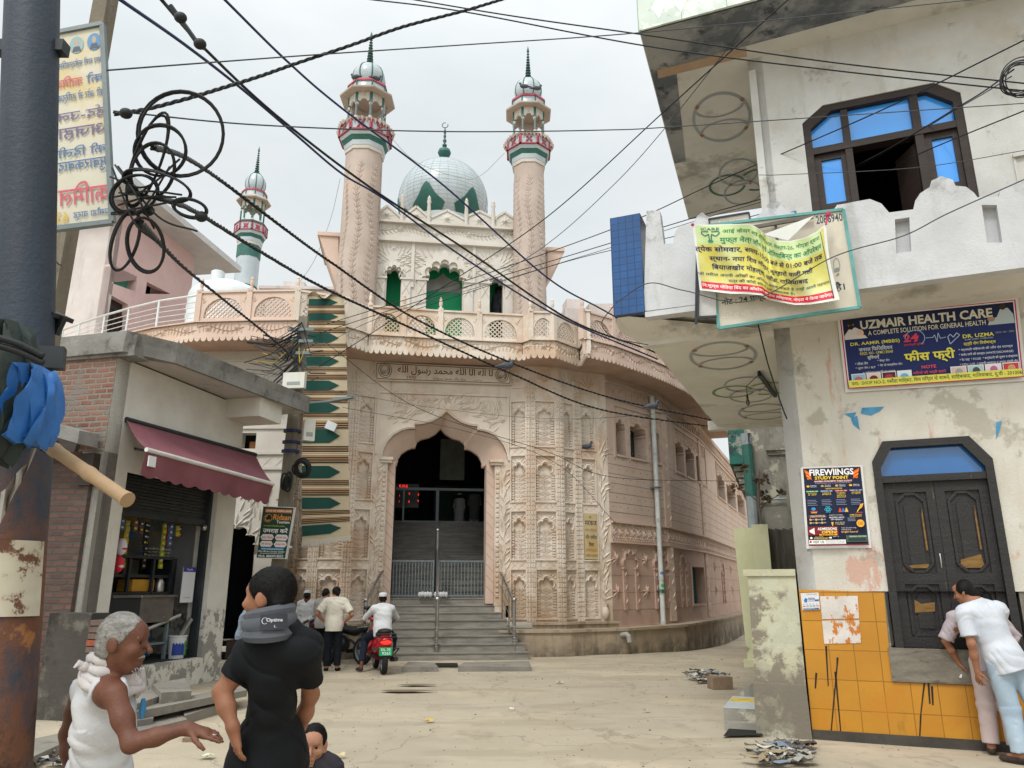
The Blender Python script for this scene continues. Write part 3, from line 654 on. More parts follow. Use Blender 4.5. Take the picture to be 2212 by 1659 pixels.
# ------------------------------------------------------------------ right wing along the alley
def wingwall(p0, p1, groups, strips, lower, z_sill, z_win, zb1, zb2, zbase, lo_win=None, pipe=None):
    fr = Fr(p0, (p1[0] - p0[0], p1[1] - p0[1])); Lf = (Vector(p1) - Vector(p0)).length; s = lambda u, v: fr.sz(u, v)[0]
    mb = MB().m(pinkst); holes = []; wins = []
    for g in groups:
        for a, b, v in g:
            a, b = s(a, v), s(b, v); f = foil((a + b) / 2, (b - a) / 2, z_win - .42, .36, 3)
            h = [(a, z_sill)] + [(b, z_sill)] + [(x, z) for x, z in reversed(f)]; holes.append(h); wins.append((a, b, f))
    lh = []
    if lo_win: a, b, z0, z1 = lo_win; a, b = s(a, 1260), s(b, 1260); lh = [[(a, z0), (b, z0), (b, z1), (a, z1)]]; lw = (a, b, z0, z1)
    rect = lambda a, b, z0, z1: mb.wall(fr, [(a, z0), (b, z0), (b, z1), (a, z1)], [], 0, -.45)
    rect(0, Lf, zb1, z_sill); rect(0, Lf, z_win, zT); x = 0
    for a, b, f in sorted(wins): rect(x, a, z_sill, z_win); mb.wall(fr, [(a, z_win - .42)] + [(min(b, max(a, q)), z) for q, z in f] + [(b, z_win - .42), (b, z_win), (a, z_win)], [], 0, -.45); x = b
    rect(x, Lf, z_sill, z_win)
    nrow = 9
    for q in range(1, nrow):                                # ashlar joints
        z = zb1 + (z_sill - .05 - zb1) * q / 7
        if z < z_sill: mb.m(groove).box(fr, 0, Lf, z, z + .014, -.01, .003)
        for k in range(8):                                  # dowel caps
            x = Lf * (k + .5 * (q % 2)) / 8
            mb.m(groove).box(fr, x, x + .03, z + .15, z + .18, 0, .004)
    mb.m(rosest).wall(fr, [(0, zbase), (Lf, zbase), (Lf, zb2), (0, zb2)], lh, 0, -.4)
    for q in range(1, 5): z = zbase + (zb2 - zbase) * q / 5; mb.m(groove).box(fr, 0, (lw[0] if lh else Lf), z, z + .014, -.01, .003); mb.box(fr, (lw[1] if lh else Lf), Lf, z, z + .014, -.01, .003) if lh else None
    mb.obj('wing_wall', mosque)
    for a, b, f in wins:
        mb = MB().m(pinkst); mb.box(fr, a - .03, b + .03, z_sill - .06, z_sill, -.2, .05); zs_ = z_win - .42
        
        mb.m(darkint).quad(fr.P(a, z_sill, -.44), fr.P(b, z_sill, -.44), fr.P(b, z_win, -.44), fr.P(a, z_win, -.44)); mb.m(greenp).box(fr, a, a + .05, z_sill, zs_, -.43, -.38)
        mb.obj('window', mosque)
    mb = MB().m(pinkst)
    for g in groups:
        a, b = s(g[0][0], g[0][2]), s(g[-1][1], g[-1][2]); a -= .1; b += .1
        mb.box(fr, a - .05, a, z_sill - .1, z_win + .35, 0, .04); mb.box(fr, b, b + .05, z_sill - .1, z_win + .35, 0, .04); mb.box(fr, a, b, z_win + .3, z_win + .36, 0, .05)
        R = random.Random(3)
        for q in range(int((b - a) / .09)):
            x = a + .05 + q * .09
            for r in range(3):
                z = z_win - .1 + .13 * r
                if all(not (wa - .04 < x < wb + .04 and z < z_win - .18 + .02) for wa, wb, _ in wins) or z > z_win - .05: mb.leaf(fr, x, z, R.uniform(.3, 2.8), .17, .022, .02, 0, .03)
        for (w1, w2) in zip(g, g[1:]):
            c = (s(w1[1], w1[2]) + s(w2[0], w2[2])) / 2
            for q in range(6): mb.leaf(fr, c, z_sill + .1 + .2 * q, pi / 2 + (.5 if q % 2 else -.5), .2, .02, .02, 0)
    for u, v in strips:
        c = s(u, v); mb.box(fr, c - .16, c + .16, zbase + .1, zb2 - .05, 0, .05); mb.box(fr, c - .16, c + .16, zb1, zT - .75, 0, .05)
        for q in range(34):
            z = zbase + .2 + q * .19
            if zb2 - .2 < z < zb1 + .05 or z > zT - .9: continue
            mb.leaf(fr, c + .05 * sin(q), z, pi / 2 + .7 * (-1) ** q, .22, .03, .025, .05)
    nz = int(Lf / .32)                                      # zigzag course and moulded band
    for q in range(nz):
        x = q * .32; z = zT - .62; mb.bar(fr.P(x, z, .02), fr.P(x + .16, z + .28, .02), .05, .04, fr.n); mb.bar(fr.P(x + .16, z + .28, .02), fr.P(x + .32, z, .02), .05, .04, fr.n)
    mb.box(fr, 0, Lf, zT - .72, zT - .66, 0, .06); mb.box(fr, 0, Lf, zT - .26, zT - .2, 0, .06)
    mb.obj('window_surround', mosque, ang=60)
    mb = MB().m(pinkst); mb.box(fr, 0, Lf, zb2, zb1, -.1, .04); hb = zb1 - zb2
    mb.box(fr, 0, Lf, zb1 - .03, zb1 + .02, 0, .1); mb.box(fr, 0, Lf, zb2 - .03, zb2 + .02, 0, .09)
    diamonds(mb, fr, 0, Lf, zb1 - .22, zb1 - .05, .05); diamonds(mb, fr, 0, Lf, zb2 + .03, zb2 + .15, .05)
    for q in range(int(Lf / .3)):
        x = q * .3; z = zb2 + .18
        for r in range(4): mb.leaf(fr, x + .05, z + .02 * r, .2 + .42 * r, .26 - .03 * r, .03, .035, .04, .04)
    mb.obj('carved_band', mosque, ang=60)
    mb = MB().m(rosest); hz = zb2 - zbase                   # lower wall ornament
    for c_, kind in lower:
        c = s(c_, 1260)
        if kind == 'r':
            for zf in (.42, .8): mb.star(fr, c, zbase + hz * zf, .22, .07, 8, 0, .35); mb.star(fr, c, zbase + hz * zf, .1, .09, 6, 0, .5)
        else:
            for x in (c - .3, c + .3):
                mb.box(fr, x - .07, x + .07, zbase + hz * .2, zbase + hz * .68, 0, .04)
                for q in range(6): mb.leaf(fr, x, zbase + hz * (.2 + .08 * q), pi / 2 + .6 * (-1) ** q, .17, .025, .025, .04)
                mb.box(fr, x - .1, x + .1, zbase + hz * .68, zbase + hz * .7, 0, .07)
            f = foil(c, .34, zbase + hz * .7, hz * .2, 5); mb.grid([[fr.P(x, z, .0) for x, z in f], [fr.P(x, z, .05) for x, z in f], [fr.P(c + (x - c) * 1.2, zbase + hz * .7 + (z - zbase - hz * .7) * 1.25, .0) for x, z in f]], True)
            for q in range(5): mb.leaf(fr, c - .3 + .15 * q, zbase + hz * .93, -pi / 2, .13, .04, .03)
    mb.box(fr, 0, Lf, zbase - .0, zbase + .06, 0, .06)
    mb.obj('lower_ornament', mosque, ang=60)
    if lh:
        a, b, z0, z1 = lw; mb = MB().m(rosest)
        for q in ((a - .05, a, z0, z1), (b, b + .05, z0, z1), (a - .05, b + .05, z1, z1 + .05), (a - .07, b + .07, z0 - .06, z0)): mb.box(fr, *q, 0, .05)
        o = mb.obj('lower_window', mosque)
        mb = MB().m(mat('teal_grille', '1d6a78', '1a5a68', 5, .5)); mb.box(fr, a, b, z0, z1, -.3, -.28)
        for q in range(7): mb.box(fr, a + (b - a) * q / 7, a + (b - a) * q / 7 + .02, z0, z1, -.28, -.25)
        for q in range(9): mb.box(fr, a, b, z0 + (z1 - z0) * q / 9, z0 + (z1 - z0) * q / 9 + .02, -.28, -.255)
        mb.obj('window_grille', o)
    return fr
wf = Fr(W0, (W1[0] - W0[0], W1[1] - W0[1]))
zsill = wf.sz(1345, 984)[1]; zwin = wf.sz(1345, 903)[1]; zb1 = wf.sz(1325, 1127)[1]; zb2 = wf.sz(1325, 1170)[1]; zbs = .62
FA = wingwall(W0, W1, [[(1331, 1351, 950), (1362, 1396, 960), (1408, 1426, 975)]], [(1449, 1250)], [(1331, 'r'), (1362, 'p'), (1395, 'r'), (1428, 'p')], zsill, zwin, zb1, zb2, zbs)
wg = Fr(W1, (W2[0] - W1[0], W2[1] - W1[1]))
zl0, zl1 = wg.sz(1508, 1305)[1], wg.sz(1508, 1225)[1]
FB = wingwall(W1, W2, [[(1460, 1478, 1000), (1482, 1500, 1005), (1505, 1522, 1015)]], [(1527, 1250)], [(1478, 'p'), (1515, 'x')] if 0 else [(1476, 'p')], zsill, zwin, zb1, zb2, zbs, lo_win=(1494, 1520, zl0, zl1))
FC = wingwall(W2, W3, [[(1548, 1564, 1030), (1568, 1586, 1035), (1590, 1604, 1045)]], [], [(1545, 'r'), (1562, 'p'), (1580, 'r'), (1598, 'p')], zsill, zwin, zb1, zb2, zbs)
pipe = thing('downpipe', 'tall white plastic drainpipe running up the pink mosque side wall', 'pipe', FA.P(FA.sz(1412, 1357)[0], .6, .1))
mb = MB().m(mat('white_pvc', 'cfd2cf', 'b9bcb8', 3, .5, layers=[('8f918c', (8, 8, 1), .55, .75, {'max': .5})])); sp = FA.sz(1412, 1100)[0]; zp0 = FA.sz(1424, 1357)[1]
mb.tube([FA.P(sp, zp0, .14), FA.P(sp, zT - .3, .14)], .075, 12); mb.obj('pipe', pipe)
mb = MB().m(mat('pvc_collar', 'b9bcb8', 'a9aca8', 3, .5))
for z in (zp0 + .1, 1.9, 3.6, 5.6): mb.tube([FA.P(sp, z, .14), FA.P(sp, z + .1, .14)], .088, 12)
mb.obj('collar', pipe)
mb = MB().m(greym)
for z in (1.6, 4.6): MB().m(greym).box(FA, sp - .14, sp + .14, z, z + .04, .0, .24).obj('clamp', pipe)
for u, v, w_, h_, c in ((1411, 1269, .1, .1, '2fae58'), (1411, 1281, .1, .09, '2fae58'), (1411, 1241, .09, .08, '5b7fb8'), (1411, 1253, .07, .05, 'd8d8d8')):
    z = FA.sz(u, v)[1]; mb = MB().m(ink(c))
    mb.grid([[FA.P(sp + .078 * sin(t * .4), z + q * h_, .14 + .078 * cos(t * .4)) for t in range(-3, 4)] for q in (0, 1)], True); mb.obj('sticker', pipe)
# ------------------------------------------------------------------ left wing
LW = [Vector((-5.75, 19.0, 0)), Vector((-8.35, 19.05, 0)), Vector((-11.1, 20.3, 0)), Vector((-15, 24.5, 0))]
mb = MB().m(pinkst)
LWf = Fr(LW[1], (LW[0] - LW[1]).to_2d()); lwl = (LW[0] - LW[1]).length
dz1 = LWf.sz(550, 1132)[1]; da, db = LWf.sz(500, 1250)[0], LWf.sz(556, 1250)[0]; dc = db - 1.25
fo = foil(dc, 1.25, dz1 - .75, .85, 9)
wa, wb = LWf.sz(519, 950)[0], LWf.sz(553, 950)[0]; wz0, wz1 = LWf.sz(536, 969)[1], LWf.sz(536, 935)[1]
mb.m(palest).wall(LWf, [(-.3, .2), (lwl, .2), (lwl, zT), (-.3, zT)], [[(dc - 1.2, .3), (dc + 1.2, .3)] + [(x, z) for x, z in reversed(fo) if dc - 1.26 < x < dc + 1.26], [(wa, wz0), (wb, wz0), (wb, wz1), (wa, wz1)]], 0, -.35)
mb.m(pinkst)
for p, q in ((LW[2], LW[1]), (LW[3], LW[2])): f = Fr(p, (q - p).to_2d()); mb.wall(f, [(0, 0), ((q - p).length, 0), ((q - p).length, zT), (0, zT)], [], 0, -.2)
mb.m(beige).quad(LW[0] + Z3 * .2, Vector(LB[4]) + Z3 * .2, Vector(LB[4]) + Z3 * zT, LW[0] + Z3 * zT)
mb.obj('left_wing_wall', mosque)
mb = MB().m(palest)                                        # scrolls and petals round the side door
for q in range(len(fo) - 1):
    x, z = fo[q]; an = atan2(z - (dz1 - .75), x - dc)
    for r, l in ((1.06, .3), (1.35, .34), (1.68, .36), (2.0, .3)):
        px_, pz_ = dc + (x - dc) * r, dz1 - .75 + (z - dz1 + .75) * r
        if 0 < px_ < lwl: mb.leaf(LWf, px_, pz_, an + .7 * sin(q + r * 5), l, .05, .045, 0, .06)
for z in (wz0 - .16, wz0 - .55): mb.box(LWf, 0, lwl, z, z + .07, 0, .06)
diamonds(mb, LWf, 0, lwl, wz0 - .48, wz0 - .16)
for k in range(4):                                          # diamond bosses under the balcony
    c = lwl * (k + .5) / 4; z = zT - .75
    for r in (.32, .2): 
        P4 = [(c - r, z), (c, z - r * .75), (c + r, z), (c, z + r * .75)]
        for i in range(4): mb.bar(LWf.P(*P4[i], .0), LWf.P(*P4[(i + 1) % 4], .0), .04, .05, LWf.n)
    mb.star(LWf, c, zT - 1.7, .3, .05, 8, 0, .45)
mb.box(LWf, 0, lwl, zT - 1.25, zT - 1.2, 0, .05); mb.box(LWf, 0, lwl, zT - 2.15, zT - 2.1, 0, .05); mb.box(LWf, 0, lwl, zT - .32, zT - .28, 0, .05)
mb.obj('side_door_carving', mosque, ang=60)
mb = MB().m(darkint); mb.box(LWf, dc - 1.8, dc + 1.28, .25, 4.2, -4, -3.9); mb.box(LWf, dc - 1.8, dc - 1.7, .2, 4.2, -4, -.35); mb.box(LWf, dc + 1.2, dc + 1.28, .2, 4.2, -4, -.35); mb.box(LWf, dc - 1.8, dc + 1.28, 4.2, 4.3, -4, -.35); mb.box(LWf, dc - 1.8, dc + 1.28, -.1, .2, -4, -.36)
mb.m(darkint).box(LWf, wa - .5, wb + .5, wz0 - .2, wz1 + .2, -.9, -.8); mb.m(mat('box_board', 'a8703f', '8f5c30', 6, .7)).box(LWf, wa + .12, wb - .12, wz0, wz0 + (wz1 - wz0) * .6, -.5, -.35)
mb.obj('side_entrance', mosque)
# ------------------------------------------------------------------ balcony: fringe, carved fascia, lattice parapet
def bz(u, v): p = atZ(u, v, ZB); return Vector((p.x, p.y, 0))
BPTS = [(bz(80, 808), 'rail'), (bz(150, 786), 'rail'), (bz(205, 770), 'rail'), (bz(258, 757), 'rail'), (bz(325, 743), 'rail'), (bz(419, 731), 'lat'), (bz(530, 728), 'lat'), (bz(636, 727), 'lat'), (bz(748, 741), 'lat'), (bz(778, 749), 'lat'), (bz(795, 756), 'lat'), (bz(870, 760), 'lat'), (bz(950, 765), 'lat'), (bz(1035, 769), 'lat'), (bz(1128, 773), 'lat'), (bz(1147, 767), 'lat'), (bz(1201, 768), 'lat'), (bz(1253, 786), 'lat'), (bz(1266, 765), 'lat'), (bz(1330, 780), 'lat'), (bz(1396, 803), 'lat'), (bz(1438, 820), 'lat'), (bz(1479, 840), 'lat'), (bz(1520, 868), 'lat'), (bz(1556, 908), 'lat'), (bz(1580, 945), 'lat')]
BP = [b for b, _ in BPTS]; inn = offs(BP, -1.9)
mb = MB().m(rosest)
mb.grid([[p + Z3 * ZB for p in BP], [p + Z3 * (ZB + .02) for p in inn]], False); mb.m(beige).grid([[p + Z3 * (ZB + .42) for p in BP], [p + Z3 * (ZB + .42) for p in inn]], False)
mb.obj('balcony_slab', mosque)
fas = MB(); cor = MB(); lat = MB(); rail = MB().m(mat('white_painted_steel', 'd8dad8', 'c9cbc9', 5, .35, metal=.3))
ZR = ZB + .45; ZP = ZB + 1.22
for i in range(len(BP) - 1):
    a, b = BP[i], BP[i + 1]; v = b - a; Lf = v.length; fr = Fr(a, v.to_2d()); kind = BPTS[i][1]; u_ = px_u = 0
    left = i < 7; wing = left or i >= 18; mt = pinkst if wing else beige
    fas.m(mt).box(fr, 0, Lf, ZB + .02, ZB + .1, -.12, .0); fas.box(fr, 0, Lf, ZB + .1, ZB + .42, -.14, -.02); fas.box(fr, -.02, Lf + .02, ZB + .42, ZR, -.2, .05)
    n = max(1, round(Lf / .16))                             # hanging scalloped fringe
    for q in range(n):
        w_ = Lf / n; x = q * w_; fas.prism(fr, [(x, ZB + .03)] + [(x + w_ * .5 - w_ * .48 * cos(t * pi / 5), ZB + .02 - .11 * sin(t * pi / 5)) for t in range(6)] + [(x + w_, ZB + .03)], -.04, .01)
    x = .05; ph = i * 1.3                                   # sinuous vine with flowers
    while x < Lf - .1:
        z = ZB + .26 + .07 * sin(x * 5 + ph); an = atan2(.35 * cos(x * 5 + ph), 1)
        cor.m(mt).leaf(fr, x, z, an, .16, .014, .03, -.02); cor.leaf(fr, x, z, an + 1.0, .17, .03, .035, -.02, .04); cor.leaf(fr, x + .04, z, an - 1.1, .15, .03, .035, -.02, -.04); x += .11
    for q in range(int(Lf / .75) + 1): cor.star(fr, min(Lf - .1, .35 + .75 * q), ZB + .26, .12, .05, 8, -.02)
    if kind == 'rail':
        k = max(1, round(Lf / 1.0))
        for q in range(k + 1): p = fr.P(Lf * q / k, 0, -.1); rail.tube([p + Z3 * ZR, p + Z3 * (ZP + .0)], .025, 8)
        for z in (.16, .3, .44, .58): rail.tube([a + fr.n * -.1 + Z3 * (ZR + z), b + fr.n * -.1 + Z3 * (ZR + z)], .011, 6)
        rail.tube([a + fr.n * -.1 + Z3 * ZP, b + fr.n * -.1 + Z3 * ZP], .03, 8)
        continue
    if Lf < .6:
        lat.m(mt).box(fr, 0, Lf, ZR, ZP, -.14, -.04); continue
    # lattice screen
    m = min(.16, Lf * .12); f = foil(Lf / 2, Lf / 2 - m, ZR + .28, .33, 1); hole = [(m, ZR + .1), (Lf - m, ZR + .1)] + list(reversed([(Lf / 2 - (Lf / 2 - m) * cos(t * pi / 10), ZR + .2 + .44 * sin(t * pi / 10)) for t in range(11)]))
    lat.m(mt).wall(fr, [(0, ZR), (Lf, ZR), (Lf, ZP), (0, ZP)], [hole], -.04, -.14, back=True)
    lat.box(fr, -.03, Lf + .03, ZP, ZP + .05, -.18, 0)
    st = .125
    for q in range(-8, int(Lf / st) + 9):
        for sg in (1, -1):
            x0 = q * st; pts = []
            for t in np.linspace(0, 1, 15):
                x = x0 + sg * .56 * t; z = ZR + .1 + .56 * t
                if m < x < Lf - m and z < ZR + .2 + .44 * sqrt(max(0, 1 - ((x - Lf / 2) / (Lf / 2 - m)) ** 2)): pts.append((x, z))
            if len(pts) > 1: lat.bar(fr.P(*pts[0], -.09), fr.P(*pts[-1], -.09), .024, .04, fr.n)
    for sd in (0, 1):                                       # leaf carving in the corners
        for q in range(4): lat.leaf(fr, (m * .7 if not sd else Lf - m * .7), ZR + .5 + .04 * q, (2.4 - .5 * q) if sd else (.7 + .5 * q), .14, .02, .02, -.04)
    lat.box(fr, -.07, .07, ZR, ZP + .1, -.2, .0); lat.lathe(fr.P(0, ZP + .1, -.1), [(.045, 0), (.05, .03), (.03, .07), (.05, .14), (.05, .2), (.035, .26), (.045, .28), (.02, .33), (.004, .36)], 10)
fas.obj('balcony_fascia', mosque); cor.obj('fascia_carving', mosque, ang=60); lat.obj('lattice_parapet', mosque); rail.obj('balcony_railing', mosque)
# terrace floor and body of the building
mb = MB().m(mat('roof_screed', 'b9b0a2', 'a79e90', 2, .95, .2))
poly = inn[5:-2]
fl = [p + Z3 * (ZB + .42) for p in poly] + [Vector((10, 40, ZB + .42)), Vector((-14, 40, ZB + .42))]
tr = tessellate_polygon([[Vector((p.x, p.y, 0)) for p in fl]]); mb.add(fl, [tuple(t) for t in tr], False); mb.obj('terrace', mosque)
# ------------------------------------------------------------------ upper storey between the minarets
UF = Fr(atY(960, 500, 21.7), hd(82)); US = lambda u, v: UF.sz(u, v)[0]; UZ = lambda v: UF.sz(960, v)[1]
uL, uR = US(800, 560) - .5, US(1118, 560) + .4; uc = US(961, 560)
zc0 = ZB + .42; zcor = UZ(530); zfr = UZ(491); 
mb = MB().m(palest); holes = []; wn_ = []
for u0, u1, va, vs_, n in ((834, 866, 583, 604, 3), (919, 1000, 569, 622, 5), (1056, 1087, 596, 616, 3)):
    a, b = US(u0, 620), US(u1, 620); zsp = UZ(vs_); f = foil((a + b) / 2, (b - a) / 2 * 1.1, zsp, UZ(va) - zsp, n)
    holes.append([(a, ZB + .9), (b, ZB + .9)] + [(max(a, min(b, x)), z) for x, z in reversed(f)]); wn_.append((a, b, zsp, UZ(va), n))
mb.wall(UF, [(uL, zc0), (uR, zc0), (uR, zcor), (uL, zcor)], holes, 0, -.3)
mb.box(UF, uL, uR, zc0, ZB + .9, -.3, .02)
mb.box(UF, uL, uR, zcor, zcor + .1, -.3, .14); mb.box(UF, uL, uR, zcor + .1, zcor + .2, -.3, .07); mb.box(UF, uL, uR, zcor + .2, zfr, -.3, .03); mb.box(UF, uL, uR, zfr, zfr + .07, -.3, .16)
for x in (US(892, 560), US(1024, 560)): mb.box(UF, x - .05, x + .05, UZ(625), zcor, 0, .05)
for x in (US(878, 600), US(912, 600), US(1012, 600), US(1048, 600), US(822, 600), US(1100, 600)): mb.box(UF, x - .14, x + .14, ZB + .9, UZ(610), 0, .06); mb.box(UF, x - .2, x + .2, UZ(610), UZ(606), 0, .1); diamonds(mb, UF, x - .12, x + .12, UZ(640), UZ(612), .07)
mb.obj('upper_wall', mosque)
mb = MB().m(palest)
for a, b, zsp, za, n in wn_:
    c = (a + b) / 2; hw = (b - a) / 2
    f0 = foil(c, hw * 1.22, zsp, (za - zsp) * 1.12, n + 2); f1 = foil(c, hw * 1.45, zsp, (za - zsp) * 1.5, n + 4)
    m_ = min(len(f0), len(f1)); f0 = [f0[int(i * (len(f0) - 1) / 40)] for i in range(41)]; f1 = [f1[int(i * (len(f1) - 1) / 40)] for i in range(41)]
    mb.grid([[UF.P(x, z, .0) for x, z in f0], [UF.P(x, z, .07) for x, z in f0], [UF.P(x, z, .05) for x, z in f1], [UF.P(x, z, .0) for x, z in f1]], False)
for cx_, w_ in ((US(850, 560), .85), (US(961, 545), 1.4), (US(1072, 570), .85)):
    for sd in (-1, 1):
        for q in range(9):
            for r in range(3): mb.leaf(UF, cx_ + sd * w_ * (.15 + .1 * q), UZ(545) - .12 * q * .3 - .2 * r, pi / 2 - sd * (.2 + .25 * q + .5 * r), .26, .035, .03, 0, .04 * sd)
    mb.star(UF, cx_, UZ(543), .14, .05, 6)
x = uL + .3; q = 0
while x < uR - .2:
    z = (zcor + .2 + zfr) / 2 + .07 * sin(x * 4); an = atan2(.3 * cos(x * 4), 1)
    for da_, l in ((0, .16), (1, .2), (-1.1, .2), (.5, .17)): mb.leaf(UF, x, z, an + da_, l, .028, .03, .03, .03)
    if q % 9 == 0: mb.star(UF, x, z, .16, .06, 8, .03)
    x += .12; q += 1
mb.obj('upper_carving', mosque, ang=60)
mb = MB().m(palest); pkU = [(836, 445, 804, 872), (899, 447, 868, 931), (966, 455, 932, 1004), (1036, 457, 1003, 1072), (1090, 459, 1070, 1112)]
for pu, pv, u0, u1 in pkU:
    a, b, c = US(u0, 475), US(u1, 475), US(pu, 460); zt_ = UF.sz(pu, pv)[1]; zv = UF.sz(pu, 473)[1]
    mb.prism(UF, [(a, zfr + .07), (b, zfr + .07), (b, zv), (c, zt_), (a, zv)], -.25, .02); zz = zfr + (zt_ - zfr) * .46
    mb.bar(UF.P(a, zv, .02), UF.P(c, zt_, .02), .07, .07, UF.n); mb.bar(UF.P(c, zt_, .02), UF.P(b, zv, .02), .07, .07, UF.n)
    mb.star(UF, c, zz, .27, .05, 8, .02, .55); mb.star(UF, c, zz, .16, .09, 8, .02, .5)
for u, v in ((868, 470), (926, 455), (1007, 463), (1065, 465)):
    a = US(u, 470); mb.lathe(UF.P(a, zfr + .05, .06), [(.06, 0), (.07, .1), (.05, .2), (.07, .35), (.05, .7), (.075, .78), (.05, .85), (.06, .9), (.01, 1.0)], 8)
mb.obj('pediment', mosque)
mb = MB().m(emerald)
mb.box(UF, uL + .2, uR - .2, ZB + .5, zcor - .1, -1.0, -.9); mb.box(UF, uL + .2, uR - .2, zcor - .1, zcor, -.95, -.3)
mb.m(mat('grey_inner_arch', 'a8a8a4', '8d8d89', 2)).prism(UF, arch(uc, 1.1, UZ(625), UZ(565) - UZ(625), ARI)[::-1], -.9, -.88); mb.m(emerald).box(UF, uc - .9, uc + .9, UZ(660), UZ(608), -.88, -.86)
mb.obj('green_room', mosque)
mb = MB().m(pinkst)
mb.box(UF, uL, uR, zcor, zcor + .1, -6.5, -.3); mb.box(UF, uL, uL + .2, zc0, zcor, -6.5, -.3); mb.box(UF, uR - .2, uR, zc0, zcor, -6.5, -.3)
mb.box(UF, uL, uR, zc0, zcor, -6.6, -6.5); mb.obj('upper_block', mosque)
# flared eaves either side of the minarets
for pts in ([(689, 508), (731, 512), (731, 625), (726, 617)], [(1183, 541), (1219, 544), (1186, 600), (1183, 600)]):
    f2 = Fr(UF.P(0, 0, -.2), hd(82)); P_ = [f2.sz(u, v) for u, v in pts]
    mb = MB().m(pinkst); zt_ = max(z for a, z in P_); mb.prism(f2, P_, -2.2, 0); a0 = min(a for a, z in P_); a1 = max(a for a, z in P_); mb.box(f2, a0 - .04, a1, zt_ - .02, zt_ + .1, -2.25, .06); mb.obj('eave', mosque)
